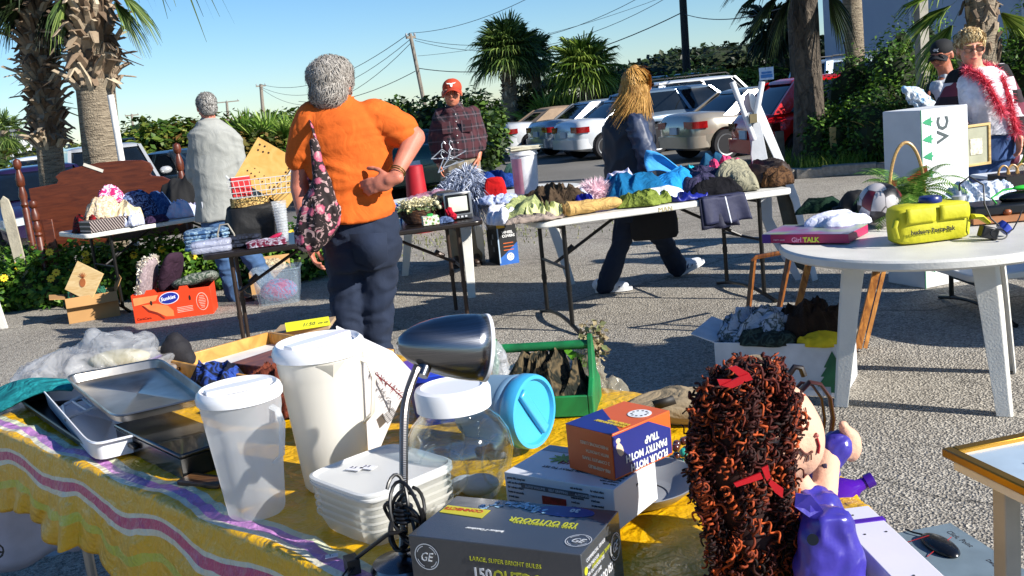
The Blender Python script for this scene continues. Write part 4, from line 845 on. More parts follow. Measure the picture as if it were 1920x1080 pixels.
# --- F: man in black cap
Y = 8.3; F0 = dp(1790, 480, Y); P = Person('man in a black cap and sunglasses holding a wrapped package', (F0.x, Y, 0))
spF = [((1790, 320, Y), .17, .13), ((1787, 270, Y), .17, .13), ((1783, 210, Y), .17, .12), ((1780, 165, Y), .18, .12), ((1777, 150, Y), .13, .09), ((1774, 138, Y), .065, .065)]
l1 = ((1775, 320, Y), (1780, 410, Y), (1785, 490, Y)); l2 = ((1808, 320, Y), (1812, 410, Y), (1818, 488, Y))
P.body(mat('#a8664c', .5, var=.12, vs=25), (1766, 104, Y), (-.72, -.68, -.28), 1.04, (1775, 142, Y), spF, .35, [((1748, 172, Y), (1722, 225, Y - .1), (1722, 200, Y - .35), .042), ((1815, 168, Y), (1825, 230, Y), (1815, 280, Y - .1), .045)], [l1, l2],
       [((1728, 200, Y - .33), (-.3, -.1, .9), (-.3, -.8, .2), (1, 0, 0), .8), ((1815, 280, Y - .1), (0, -.2, -1), (-1, 0, 0), (0, -1, 0), .6)])
face(P.o, P.hc, P.R, 1.04, glasses=mat('#121212', .3), hairc='#3a2f28')
P.garment('shirt', cloth('#b9bcc0', bump=.3), lambda g: (torsor(g, [(P.L(p), rx, ry) for p, rx, ry in spF[:5]], .35, .012), g.cap(P.L((1777, 150, Y)), P.L((1775, 144, Y)), .075, .068)), .012, .006)
def f(g):
    g.cap(P.L((1755, 168, Y)), P.L((1728, 222, Y - .08)), .072, .06); g.cap(P.L((1808, 165, Y)), P.L((1824, 232, Y)), .072, .06)
    g.cap(P.L((1753, 168, Y + .04)), P.L((1762, 260, Y + .05)), .07, .08); g.cap(P.L((1802, 165, Y + .06)), P.L((1812, 260, Y + .06)), .08, .09); g.cap(P.L((1777, 165, Y + .09)), P.L((1787, 270, Y + .08)), .1, .1)
P.garment('vest', cloth('#23261d', '#4a4a38'), f, .012, .007)
P.garment('trousers', denim('#20283a'), lambda g: (torsor(g, [(P.L((1792, 335, Y)), .175, .14), (P.L((1789, 290, Y)), .175, .14)], .35), [(g.cap(P.L(a), P.L(b), .09, .075), g.cap(P.L(b), P.L(c_), .075, .065)) for a, b, c_ in (l1, l2)]), .013, .006)
for l in (l1, l2): P.shoes(V((T3(l[2]).x, Y, .09)), (-.5, -.8, 0), mat('#c9c9c9', .6))
g = M(); q = P.hc + V((0, 0, .055)); Rr = P.R; g.ell(q, (.087, .108, .075), Rr); cp = fuse(g, 'cap', mat('#101114', .85), P.o, .008, 2)
g = M(); g.grid(lambda u, v: q + Rr @ V(((v - .5) * .16, .08 + .085 * u * sqrt(max(0, 1 - (2 * v - 1) ** 2 * .75)), -.012 - .02 * u - .04 * (2 * v - 1) ** 2)), 6, 12); g.build('brim', mat('#17181c', .85), cp, thick=.008)
g = M(); g.prism([(-.025, 0), (-.012, .012), (.004, .008), (.025, .014), (.012, -.004), (.016, -.014), (0, -.006), (-.014, -.012)], 0, .004, Matrix.Translation(q + Rr @ V((0, .107, .02))) @ Rr.to_4x4() @ Matrix.Rotation(pi / 2, 4, 'X') @ Matrix.Rotation(pi, 4, 'Y') @ Matrix.Scale(1, 4)); g.build('emblem', mat('#b8bcc2', .6), cp, smooth=False)
hb = hairball(P.o, P.hc, P.R, 1.04, mat('#3a2f28', .8, bump=.6), [((0, -.035, .0), (.079, .075, .06))], 150, .01, .005, 6)
pk = dp(1722, 185, Y - .42); t = thing('cloth_package', 'white and blue plastic wrapped package held up by the man in the black cap', 'package', pk)
g = M(); g.ell((0, 0, 0), (.12, .045, .07), Matrix.Rotation(.7, 3, 'Y')); g.ell((.07, 0, -.07), (.07, .05, .05)); g.ell((-.08, 0, .07), (.05, .035, .03), Matrix.Rotation(.5, 3, 'Y')); k = N('pack'); k.bump(k.noise(22, 4, dist=1), .8, .03)
fuse(g, 'wrapping', k.out(k.ramp(k.noise(14, 3, dist=1), [(.45, '#dfe6ec'), (.6, '#6fa3cf')]), .25), t, .007, 1, .008, (20, 20, 20), 4)
# --- E: scarf woman
Y = 7.35; E0 = dp(1850, 485, Y); P = Person('short-haired woman with glasses, fluffy red scarf and a black and white checked jacket', (E0.x, Y, 0))
spE = [((1852, 270, Y), .19, .16), ((1848, 230, Y), .19, .17), ((1842, 190, Y - .03), .2, .18), ((1836, 160, Y - .02), .2, .16), ((1832, 140, Y), .19, .12), ((1828, 128, Y), .12, .09), ((1826, 120, Y), .07, .065)]
l1 = ((1830, 280, Y), (1826, 390, Y - .03), (1838, 478, Y)); l2 = ((1865, 280, Y), (1866, 390, Y), (1872, 480, Y + .05))
P.body(mat('#cf9076', .5, var=.1, vs=25, Subsurface_Weight=.1, Subsurface_Radius=(.02, .008, .005)), (1820, 92, Y - .02), (-.22, -.95, -.12), 1.1, (1826, 124, Y), spE, .2, [((1790, 150, Y), (1772, 212, Y), (1800, 250, Y - .25), .055), ((1880, 145, Y + .03), (1902, 205, Y + .02), (1912, 258, Y - .15), .055)], [l1, l2],
       [((1803, 252, Y - .26), (.5, -.2, -.6), (.3, .8, 0), (0, -.3, 1), .8), ((1910, 255, Y - .13), (-.1, -.3, -1), (-1, 0, 0), (0, -1, 0), .6)])
face(P.o, P.hc, P.R, 1.1, glasses=mat('#5a4030', .3), lip='#a04a46', hairc='#a98d5c', lensc='#7a5446')
P.garment('shirt', cloth('#dddbe2', bump=.3), lambda g: (torsor(g, [(P.L(p), rx, ry) for p, rx, ry in [((1850, 252, Y), .195, .185)] + spE[1:6]], .2, .01), g.ell(P.L((1826, 190, Y - .12)), (.085, .07, .08)), g.ell(P.L((1862, 188, Y - .12)), (.085, .07, .08))), .012, .006)
def f(g):
    g.cap(P.L((1796, 150, Y)), P.L((1775, 215, Y)), .09, .095); g.cap(P.L((1775, 215, Y)), P.L((1797, 245, Y - .2)), .09, .08)
    g.cap(P.L((1812, 142, Y)), P.L((1800, 250, Y - .02)), .08, .1); g.cap(P.L((1800, 250, Y - .02)), P.L((1808, 290, Y)), .1, .1); g.cap(P.L((1832, 150, Y + .11)), P.L((1845, 290, Y + .12)), .11, .13)
    g.cap(P.L((1874, 142, Y + .04)), P.L((1900, 205, Y + .04)), .085, .085); g.cap(P.L((1900, 205, Y + .04)), P.L((1908, 248, Y - .1)), .08, .07); g.cap(P.L((1885, 200, Y + .08)), P.L((1895, 290, Y + .08)), .07, .08)
P.garment('checked_jacket', bigcheck('#c9c2c6', '#6a2c3c', '#0c0a0d', .19), f, .011, .01, (7, 7, 5), 22)
P.garment('jeans', denim('#2a4470'), lambda g: (torsor(g, [(P.L((1853, 300, Y)), .19, .16), (P.L((1850, 250, Y)), .19, .165)], .2), [(g.cap(P.L(a), P.L(b), .105, .08), g.cap(P.L(b), P.L(c_), .08, .07)) for a, b, c_ in (l1, l2)]), .013, .006)
for l in (l1, l2): P.shoes(V((T3(l[2]).x, T3(l[2]).y, .09)), (-.2, -1, 0), mat('#d5d5d5', .6))
h = hairball(P.o, P.hc, P.R, 1.1, mat('#a5885a', .7, var=.3, vs=50, bump=.9), [((0, -.03, .045), (.092, .1, .09)), ((0, -.06, -.0), (.085, .06, .07)), ((0, .045, .085), (.07, .04, .035))], 900, .045, .007, 8)
for c_ in kids(h): c_.data.materials.clear(); c_.data.materials.append(strandm('#8a6a3a', '#e0c794'))
sc_ = V((0, 0, 0)); so_ = dp(1835, 140, Y - .15); t = thing('feather_scarf', 'fluffy bright red scarf draped round the neck of the checked-jacket woman', 'scarf', so_)
PT = [dp(*q) - so_ for q in ((1880, 212, Y - .27), (1868, 190, Y - .27), (1852, 160, Y - .22), (1835, 140, Y - .16), (1812, 132, Y - .1), (1815, 125, Y + .1), (1840, 122, Y + .12), (1866, 132, Y - .02), (1880, 152, Y - .15), (1893, 190, Y - .2), (1900, 225, Y - .2), (1908, 256, Y - .2))]
rd = []; 
for a, b in zip(PT, PT[1:]): rd += [a.lerp(b, i / 4) for i in range(4)]
rm_ = strandm('#c02840', '#f57a8c', .9, .05); g = M(); g.tube(rd, .02, 6); tb = g.build('scarf_core', mat('#b01a2c', .9), t)
g = M()
for i, q in enumerate(rd): fur(g, q, (.012, .012, .012), 110, .055, .003, i, .2)
g.build('fluff', rm_, tb, smooth=False, fix=False)
pf = dp(1830, 272, Y - .33); t = thing('picture_frame', 'small light wood framed picture held by the scarf woman at her hip', 'picture frame', pf, .3)
g = M()
for c_, s_ in (((0, 0, .135), (.24, .02, .018)), ((0, 0, -.135), (.24, .02, .018)), ((-.111, 0, 0), (.018, .02, .252)), ((.111, 0, 0), (.018, .02, .252))): g.box(c_, s_)
g.build('frame', wood('#9a7a44', '#c9ac72'), t, bev=.002)
g = M(); g.box((0, .004, 0), (.204, .006, .252)); g.build('mat_board', mat('#9a9a84', .8), t)
g = M(); g.box((0, -.002, -.01), (.1, .004, .11)); g.build('print', mat('#cfc8b4', .8, var=.5, vs=40), t)
# ================================================================ TABLES
whitep = mat('#d4d2ca', .45, var=.09, vs=6, bump=.15, bs=120); blackm = mat('#1b1a19', .35, .3, var=.2); brownm = mat('#35271f', .4, .3)
def ftable(label, loc, rz, L, W, h, topm, legm, feet=True, group=None, setin=.22, top_t=.04, cap='folding table'):
    t = thing('folding_table', label, 'table', loc, rz, group); g = M(); P = []
    for qx, qy, a0 in ((1, 1, 0), (0, 1, pi / 2), (0, 0, pi), (1, 0, 3 * pi / 2)):
        for i in range(7): a = a0 + pi / 2 * i / 6; r = .07; P.append((qx * (L - 2 * r) + r + r * cos(a), qy * (W - 2 * r) + r + r * sin(a)))
    g.prism(P, h - top_t, h); g.build('tabletop', topm, t, bev=.009, seg=3)
    for x, s_ in ((setin, 1), (L - setin, -1)):
        for y in (.12, W - .12):
            g = M(); g.cyl((x, y, .03 if feet else 0), (x, y, h - top_t), .0145, n=10); g.cyl((x, y, .26), (x, y, .3), .018, n=10); g.build('leg', legm, t)
        g = M(); g.cyl((x, .12, h - top_t - .03), (x, W - .12, h - top_t - .03), .012, n=8); g.cyl((x, .12, h * .55), (x, W - .12, h * .55), .01, n=8); g.build('crossbar', legm, t)
        if feet: g = M(); g.tube([(x, -.03 + (W + .06) * i / 10, .012 + .05 * sin(pi * i / 10)) for i in range(11)], .014, 8); g.build('foot', legm, t)
        g = M(); g.cyl((x, W / 2, h * .55), (x + s_ * .5, W / 2, h - top_t - .015), .011, n=8); g.cyl((x + s_ * .08, W / 2, h * .55 + .055), (x + s_ * .14, W / 2, h * .55 + .1), .018, n=8); g.build('brace', legm, t)
    return t
# clothes table (right-centre), near edge seen from pixel 1015 to 1490
A_, B_ = at(1008, 418, .74), at(1490, 352, .74); AZ = atan2(B_.y - A_.y, B_.x - A_.x); TL = (B_ - A_).length; TW = .78
print('T', A_, B_, TL, AZ)
ftable('long white folding table heaped with clothes between the walking woman and the camera', (A_.x, A_.y, 0), AZ, TL, TW, .74, whitep, blackm, setin=.2)
def TU(u, v, z=.745): return V((A_.x + u * cos(AZ) - v * sin(AZ), A_.y + u * sin(AZ) + v * cos(AZ), z))
def TX(px, v, z=.745):
    """point on the clothes table under sight line column px at depth v"""
    lo, hi = -.6, 3
    for _ in range(30):
        m_ = (lo + hi) / 2; p = TU(m_, v, z) - V((0, 0, CAM_H)); x = 960 + FOC * p.dot(RT) / p.dot(FW)
        if x < px: lo = m_
        else: hi = m_
    return TU(lo, v, z)
g = txt('MAN', .045, TU(.80, -.002, .703), (pi / 2, 0, AZ), mat('#b9ac7a', .8), None, name='table_edge_lettering')
g.parent = [o for o in bpy.data.objects if o.name == 'folding_table'][0]; g.location = (.80, -.002, .703); g.rotation_euler = (pi / 2, 0, 0)
GC = 'clothes heaped on the long white table'
def PC(name, label, cat, px, v, sx, sy, h, m, **kw): return pile(name, label, cat, TX(px, v, kw.pop('z', .745)), sx * 1.05, sy, h * .86, m, kw.pop('rz', AZ), group=kw.pop('group', GC), **kw)
brownj = cloth('#46382a', var=.3, bump=.5)
PC('jacket', 'dark brown crinkled jacket between the white bucket and the pink fluff', 'jacket', 1045, .42, .52, .4, .2, brownj, seed=3, fold=.45, freq=3.6, p=1.6)
PC('jacket_sleeve_heap', 'flat brown garment spreading in front of the crinkled brown jacket', 'jacket', 1035, .2, .4, .22, .07, cloth('#3a2f20', var=.3), seed=33, fold=.5, freq=4)
PC('shirt', 'pale olive green shirt at the left near corner of the clothes table', 'shirt', 985, .22, .3, .26, .13, cloth('#9aa06a', '#6f7a50', bump=.4), seed=5, fold=.4, freq=3)
PC('shirt', 'light lime shirt with a raised collar left of the rolled khaki trousers', 'shirt', 1018, .13, .26, .16, .085, cloth('#c9cc8e', bump=.4), seed=6, fold=.4, freq=4)
PC('shirt', 'greyish beige shirt hanging flat over the left corner of the clothes table', 'shirt', 998, .07, .36, .16, .04, cloth('#8f8177', bump=.4), seed=7, fold=.4, freq=4)
PC('shirt', 'white crumpled shirt at the far left end of the clothes', 'shirt', 940, .28, .2, .3, .1, cloth('#c6c8d6', bump=.5), seed=8, fold=.45, freq=4, z=.735)
# rolled khaki trousers
q = TX(1110, .1, .79); t = thing('rolled_trousers', 'light khaki trousers rolled up along the front edge of the clothes table', 'trousers', q, AZ + .07, GC)
g = M(); RR = []
for i in range(15):
    u = -.2 + .4 * i / 14; r = .046 + .0025 * sin(i * 1.3) - .0008 * i; rr = .5 if i in (0, 14) else 1
    RR.append([V((u, r * rr * 1.25 * cos(2 * pi * j / 24) * (1 + .05 * noise.noise(V((i * .9, j * .7, 2)))), r * rr * sin(2 * pi * j / 24) * (1 + .1 * noise.noise(V((i * .9, j * .7, 5)))))) for j in range(24)])
g.rings(RR); g.build('roll', cloth('#b9965c', var=.12, bump=.5), t)
g = M()
for r in (.018, .03, .041): g.tube([(-.203, r * 1.2 * cos(a), r * sin(a)) for a in [2 * pi * i / 20 for i in range(20)]], .004, 5)
g.build('roll_edge', cloth('#8a6c42'), t)
PC('shirt', 'white top tucked between the brown jacket and the pink fluff', 'shirt', 1085, .4, .22, .2, .12, cloth('#d4d8e8', bump=.3), seed=9)
PC('cap', 'small royal blue crumpled cap in front of the pink fluff', 'cap', 1098, .2, .16, .12, .09, cloth('#161f86', bump=.4), seed=10, freq=6, fold=.4)
q = TX(1115, .42, .83); t = thing('fluffy_pillow', 'pale pink fluffy fur bundle in the middle of the clothes', 'fluffy bundle', q, 0)
g = M(); g.ell((0, 0, 0), (.085, .075, .07)); g.ell((.07, -.02, -.04), (.075, .06, .055)); cr = g.build('core', mat('#d9b3bc', .9), t)
g = M(); fur(g, (0, 0, 0), (.085, .075, .07), 1500, .05, .004, 3, .1); fur(g, (.07, -.02, -.04), (.075, .06, .055), 1100, .05, .004, 4, .1); g.build('fur', strandm('#e0b9c4', '#f6e4e6', .8), cr, smooth=False, fix=False)
teal = cloth('#0c5a86', var=.2, bump=.4); sky_ = cloth('#1f86c9', var=.15, bump=.4)
PC('sheet', 'dark teal blue cloth forming the left of the big blue heap', 'cloth', 1185, .4, .52, .44, .19, teal, seed=12, fold=.3, freq=1.8, p=2.6)
PC('sheet', 'bright sky blue cloth forming the right of the big blue heap', 'cloth', 1255, .42, .46, .46, .21, sky_, seed=14, fold=.35, freq=2.0, p=2.0)
PC('sheet', 'white cloth with faint print lying behind the teal heap', 'cloth', 1170, .62, .3, .2, .2, cloth('#c9c6dc', '#a9a6c4'), seed=15)
q = TX(1215, .5, .9); g = M(); g.grid(lambda u, v: V((.0 + .32 * u, .05 * sin(3 * v) + .06 * u, .17 * (1 - u) * (1 - .6 * v) - .05 * v + .02 * sin(5 * u))), 10, 8)
tag(g.build('towel', cloth('#3f8fc9', var=.12), loc=q, rz=AZ, thick=.008), 'upright corner of light blue towel behind the big blue heap', 'towel', GC)
PC('shirt', 'olive green folded shirt on the front edge right of the khaki roll', 'shirt', 1208, .13, .36, .22, .075, cloth('#7c8a3c', '#66742c', bump=.5), seed=16, fold=.4, freq=3)
PC('shirt', 'white folded shirt lying over the olive one', 'shirt', 1240, .22, .34, .2, .085, cloth('#d2d6e2'), seed=17, fold=.2)
PC('shorts', 'dark royal blue shiny shorts at the front edge right of the olive shirt', 'shorts', 1288, .12, .26, .18, .045, mat('#101c78', .45, bump=.6, bs=25), seed=18, fold=.4, freq=5)
PC('jacket', 'dark grey and navy jacket heap with a purple sheen right of the blue heap', 'jacket', 1315, .36, .42, .4, .17, cloth('#2c2c44', '#3f3a58', bump=.5), seed=19, fold=.35, freq=2.6)
PC('jacket', 'black garment flowing over the front edge under the purple grey jacket', 'jacket', 1340, .17, .36, .28, .09, cloth('#0c0c12', bump=.4), seed=20, fold=.4, freq=3)
PC('cloth', 'small turquoise top peeking out behind the purple grey jacket', 'top', 1308, .6, .18, .14, .2, cloth('#1fa0b4'), seed=21)
PC('top', 'hot pink top draped behind the grey olive trousers', 'top', 1362, .5, .34, .2, .22, cloth('#c83a68', '#d9527c'), seed=22, fold=.3, freq=4)
PC('trousers', 'grey olive trousers with soft vertical folds in front of the pink top', 'trousers', 1376, .3, .26, .38, .21, cloth('#8e8a74', var=.15, bump=.6), seed=23, fold=.4, freq=2.6, p=2.8)
PC('top', 'dark teal cloth behind the hot pink top', 'top', 1345, .66, .26, .12, .25, cloth('#1c4a68'), seed=24)
PC('handbag', 'dark brown slouching leather bag at the right end of the clothes table', 'bag', 1432, .4, .34, .38, .16, mat('#33251b', .5, var=.3, bump=.5, bs=30), seed=25, fold=.4, freq=3, p=3)
PC('scarf', 'small brown tan curled cloth beside the ironing board', 'cloth', 1458, .22, .24, .2, .1, cloth('#5a4029', '#2b1c14', bump=.5), seed=26, fold=.45, freq=4)
# shorts hanging over the front edge
q = TU(1.1, 0, 0); t = thing('hanging_shorts', 'navy shorts with a white side stripe hanging over the front edge of the table', 'shorts', (q.x, q.y, .75), AZ, GC)
def hs(u, v, dx=0, w_=.3, h_=.17): return V((dx + w_ * u * (1 + .1 * v), -.012 - .012 * sin(u * 14) * v - .02 * v, -h_ * v + .004 * sin(9 * u)))
g = M(); g.grid(lambda u, v: hs(u, v), 24, 10); g.grid(lambda u, v: V((.3 * u, .1 * v - .012, .006)), 10, 3); g.build('leg_panel', mat('#1c2040', .7, bump=.4, bs=20), t, thick=.006)
g = M(); g.grid(lambda u, v: hs(u, v, -.02, .24, .2) + V((0, .01, 0)), 20, 10); g.build('leg_panel', mat('#131630', .7, bump=.4, bs=20), t, thick=.006)
g = M(); g.grid(lambda u, v: hs(.52 + .03 * u, v) + V((0, -.005, 0)), 2, 8); g.build('stripe', mat('#c9ccd6', .8), t, thick=.003)
# ironing board
def PX(px, py, Yd): return dp(px, py, Yd)
o_ = at(1520, 528, 0); t = thing('ironing_board', 'old white wooden ironing board standing folded against the end of the clothes table', 'ironing board', (o_.x, o_.y, 0)); Yb = o_.y
def ib(px, py, dy=0.0): return dp(px, py, Yb + dy) - V((o_.x, o_.y, 0))
iw = mat('#b9bcc0', .5, var=.08, bump=.1)
def slab(name, pts, dy, m, th=.02): 
    g = M(); F_ = [ib(x, y, dy) for x, y in pts]; n = len(F_); g.add(F_ + [p + V((.004, th, 0)) for p in F_], [tuple(range(n)), tuple(range(2 * n - 1, n - 1, -1))] + [(i, (i + 1) % n, n + (i + 1) % n, n + i) for i in range(n)]); return g.build(name, m, t, smooth=False, bev=.003)
slab('board_edge', [(1404, 172), (1412, 175), (1424, 190), (1470, 300), (1498, 372), (1534, 524), (1524, 528), (1486, 380), (1455, 305), (1415, 215), (1408, 200)], 0, mat('#dddfe0', .5), .03)
slab('board_nose', [(1393, 195), (1396, 180), (1404, 172), (1412, 178), (1421, 200), (1422, 214), (1410, 216), (1398, 210)], .03, mat('#b7a9ae', .6), .02)
slab('slatted_underside', [(1440, 245), (1470, 318), (1495, 395), (1500, 430), (1528, 520), (1490, 500), (1470, 430), (1428, 250)], .04, mat('#544e40', .8, bump=.5, bs=30), .01)
slab('leg_rail', [(1412, 232), (1426, 228), (1446, 330), (1448, 408), (1505, 524), (1492, 526), (1440, 440), (1424, 400), (1408, 290)], -.03, iw, .03)
slab('leg_rail', [(1398, 212), (1411, 210), (1430, 320), (1436, 400), (1416, 318)], -.01, mat('#b3b6bc', .5), .03)
for a, b in (((1373, 154), (1414, 262)), ((1429, 153), (1416, 228))):
    g = M(); g.cyl(ib(*a, -.02), ib(*b, -.02), .021, .019, 12); g.build('leg_end', mat('#d8dadc', .4), t)
g = M(); q = ib(1412, 222, -.05); g.box(q, (.05, .03, .06)); g.build('hinge', mat('#8a7b5c', .4, .6), t)
# ------------------------------------------------ white patio table behind (left of the clothes) and things on it
def ptable(label, c, R_, h, legs, rz=0, group=None, rimh=.035, m=whitep, leg_w=.075, rf=(.74, .82, .96)):
    t = thing('patio_table', label, 'table', (c[0], c[1], 0), rz, group); g = M()
    g.lathe([(0, h - .02), (R_ - .03, h - .02), (R_ - .012, h - rimh - .01), (R_, h - rimh), (R_, h - .01), (R_ - .008, h - .001), (R_ - .03, h), (R_ - .06, h - .004), (0, h - .004)], n=72, cap=False); g.build('tabletop', m, t)
    for a in legs:
        ca, sa = cos(a), sin(a); g = M(); s_ = V((-sa, ca, 0)); d = V((ca, sa, 0)); RR = []
        for z, r, w_ in ((h - .022, R_ * rf[0], leg_w), (h * .6, R_ * rf[1], leg_w * .85), (0, R_ * rf[2], leg_w * .6)):
            p = d * r + V((0, 0, z)); RR.append([p + s_ * w_ - d * w_ * .55, p + s_ * w_ * .15 + d * w_ * .35, p - s_ * w_ * .15 + d * w_ * .35, p - s_ * w_ - d * w_ * .55, p - s_ * w_ * .75 - d * w_ * .62, p - s_ * .0 + d * w_ * .05, p + s_ * w_ * .75 - d * w_ * .62])
        g.rings(RR); g.build('leg', m, t, smooth=False, bev=.004)
    return t
lg = [at(885, 558), at(1072, 533), at(760, 517), at(905, 492)]; print('patio legs', lg)
pc = sum(lg, V()) / 4; PT_ = thing('patio_table', 'white plastic patio table left of the clothes table with feathery grey things on it', 'table', (pc.x, pc.y, 0))
g = M(); Rr_ = [(x, y) for x, y in [(.95 * cos(a) if abs(cos(a)) < 2 else 0, .6 * sin(a)) for a in [2 * pi * i / 48 for i in range(48)]]]; g.prism(Rr_, .69, .73); g.build('tabletop', whitep, PT_, bev=.01)
for q in lg:
    d = (q - pc); d.z = 0; p1 = d * .8 + V((0, 0, .69)); g = M(); g.rings([[V(p1) + V(o) * 1.3 for o in ((-.035, -.02, 0), (.035, -.02, 0), (.035, .02, 0), (-.035, .02, 0))], [d * 1.0 + V(o) for o in ((-.03, -.02, 0), (.03, -.02, 0), (.03, .02, 0), (-.03, .02, 0))]]); g.build('leg', whitep, PT_, bev=.004)
zt = .73
q = at(980, 330, zt + .02); b0 = dp(985, 326, 7.9)
t = thing('bucket', 'white plastic bucket topped with folded papers behind the brown jacket', 'bucket', (b0.x, 7.9, .74))
hb_ = dp(985, 282, 7.9).z - .74; g = M(); g.lathe([(.088, 0), (.098, hb_ * .5), (.105, hb_), (.1, hb_), (.09, .02)], n=28, cap=False); g.lathe([(0, .004), (.088, .004)], n=28, cap=False); g.build('pail', mat('#d9d9dc', .4), t)
g = M(); g.lathe([(.105, hb_ - .035), (.113, hb_ - .033), (.113, hb_ - .022), (.105, hb_ - .02)], n=28, cap=False); g.build('rim_band', mat('#cfcfd2', .4), t)
g = M()
for i in range(4): g.box((rn(-.01, .02), rn(-.01, .01), hb_ + .006 + i * .009), (.25, .2, .007), Matrix.Rotation(rn(-.15, .15), 3, 'Z'))
g.build('papers', mat('#cfc9b2', .8, var=.15, vs=30), t)
# pinkish print on the pail
g = M(); g.grid(lambda u, v: V((.1045 * cos(pi + .35 + 1.0 * u) , .1045 * sin(pi + .35 + 1.0 * u), hb_ * (.1 + .75 * v))) * 1.0, 8, 2); g.build('faded_label', mat('#c98f9c', .6), t)
fm = strandm('#6f7a92', '#c9d0e0', .8)
q = dp(868, 335, 7.9); t = thing('feather_boa', 'fluffy blue grey feather heap in front of the plaid shirt man', 'feather boa', (q.x, 7.9, .75)); g = M()
for c_, r, n in (((0, 0, .1), (.12, .1, .12), 900), ((-.09, -.05, .07), (.1, .08, .08), 500), ((.07, -.08, .05), (.08, .08, .12), 600), ((.03, -.02, .2), (.06, .05, .06), 250)): fur(g, c_, r, n, .1, .009, int(n), .5)
cr = M(); cr.ell((0, 0, .08), (.12, .1, .09)).ell((.05, -.05, .07), (.08, .08, .09)); c2 = cr.build('core', cloth('#3c4458'), t); g.build('feathers', fm, c2, smooth=False, fix=False)
q = dp(848, 300, 7.95); t = thing('hangers', 'tangle of white wire hangers on the feather heap by the man\'s belt', 'hangers', q); wr_ = mat('#c9ccd0', .3, .5)
for i in range(4):
    g = M(); x, z, a = rn(-.08, .06), rn(-.02, .06), rn(-.6, .6); R = Matrix.Rotation(a, 3, 'Y'); P = [(-.09, 0, -.04), (0, 0, .03), (.09, 0, -.04), (-.09, 0, -.04)]; g.tube([V((x, i * .012, z)) + R @ V(p) for p in P], .005, 6); g.tube([V((x, i * .012, z)) + R @ V(p) for p in ((0, 0, .04), (.0, 0, .07), (.02, 0, .09), (.03, 0, .07))], .004, 6); g.build('hanger', wr_, t)
q = dp(925, 322, 7.75); t = thing('red_cushion', 'bright red boxy cushion standing between the feathers and the bucket', 'cushion', (q.x, 7.75, .745), -.15)
g = M(); g.rings([[V((wx * sc * (abs(cos(a)) ** .4) * (1 if cos(a) > 0 else -1), .05 * sc * (abs(sin(a)) ** .4) * (1 if sin(a) > 0 else -1), z)) for a in [2 * pi * j / 28 for j in range(28)]] for z, wx, sc in ((0, .085, .9), (.02, .088, 1), (.1, .08, 1.02), (.15, .074, .98), (.18, .068, .85), (.188, .05, .5))]); g.build('cover', cloth('#c01818', var=.1, bump=.3), t)
pile('towel', 'dark blue towel lying between the red cushion and the white shirt', 'towel', at(930, 352, .75), .5, .3, .12, cloth('#1c3f86', '#16306a'), .2, 41, group='fabrics on the white patio table')
pile('cloth', 'dark green cloth in front of the white bucket', 'cloth', at(965, 345, .75), .24, .2, .15, cloth('#28413a'), .1, 42, group='fabrics on the white patio table')
pile('cloth', 'pale blue white cloth under the white shirt by the small television', 'cloth', at(935, 380, .74), .34, .3, .05, cloth('#8f9cc0', '#b9c3dc'), .1, 43, group='fabrics on the white patio table', freq=4)
pile('skirt', 'navy garment spread in front of the feather heap', 'cloth', at(900, 362, .745), .36, .24, .07, cloth('#1b2440'), .2, 44, group='fabrics on the white patio table')
# ------------------------------------------------ black folding table (centre-left)
K0, K1 = at(378, 480, .72), at(908, 412, .72); KA = atan2(K1.y - K0.y, K1.x - K0.x); KL = (K1 - K0).length; print('K', K0, K1, KL)
ftable('dark brown folding table beside the woman in orange, crowded with small goods', (K0.x, K0.y, 0), KA, KL, .76, .72, mat('#1f1916', .3, var=.2), brownm, feet=False, setin=.17, top_t=.035)
def KU(u, v, z=.724): return V((K0.x + u * cos(KA) - v * sin(KA), K0.y + u * sin(KA) + v * cos(KA), z))
def KX(px, v, z=.724):
    lo, hi = -.6, 3.5
    for _ in range(30):
        m_ = (lo + hi) / 2; p = KU(m_, v, z) - V((0, 0, CAM_H)); x = 960 + FOC * p.dot(RT) / p.dot(FW)
        if x < px: lo = m_
        else: hi = m_
    return KU(lo, v, z)
def sc(px, v): p = KX(px, v); return (p - V((0, 0, CAM_H))).dot(FW) / FOC   # metres per pixel there
# plastic clamshell, towels
m_ = sc(393, .2); q = KX(398, .14); folded('plastic_clamshell', 'milky plastic food tray at the near left corner of the dark table', 'plastic tray', q, .26, .16, .075, thinfilm('#c9cde0', .75), KA, 3, 2)
folded('towel_stack', 'pile of folded blue and green towels behind the plastic tray', 'towels', KX(392, .4), .3, .24, .13, cloth('#3c5a80', '#8fa9b8', bump=.4), KA, 5, 5)
folded('towel_stack', 'dark folded cloths right of the blue green towels', 'towels', KX(455, .3), .26, .26, .07, cloth('#14171f', '#2a3040'), KA, 6, 3)
g = M(); g.tube([(-.05 + .0, 0, 0), (-.055, 0, .1), (-.03, 0, .16), (.02, 0, .16), (.05, 0, .09), (.055, 0, .0)], .006, 8); tag(g.build('basket_handle', mat('#8a8478', .4), loc=KX(428, .22), rz=KA), 'thin arched grey handle standing up from the towels', 'basket handle')
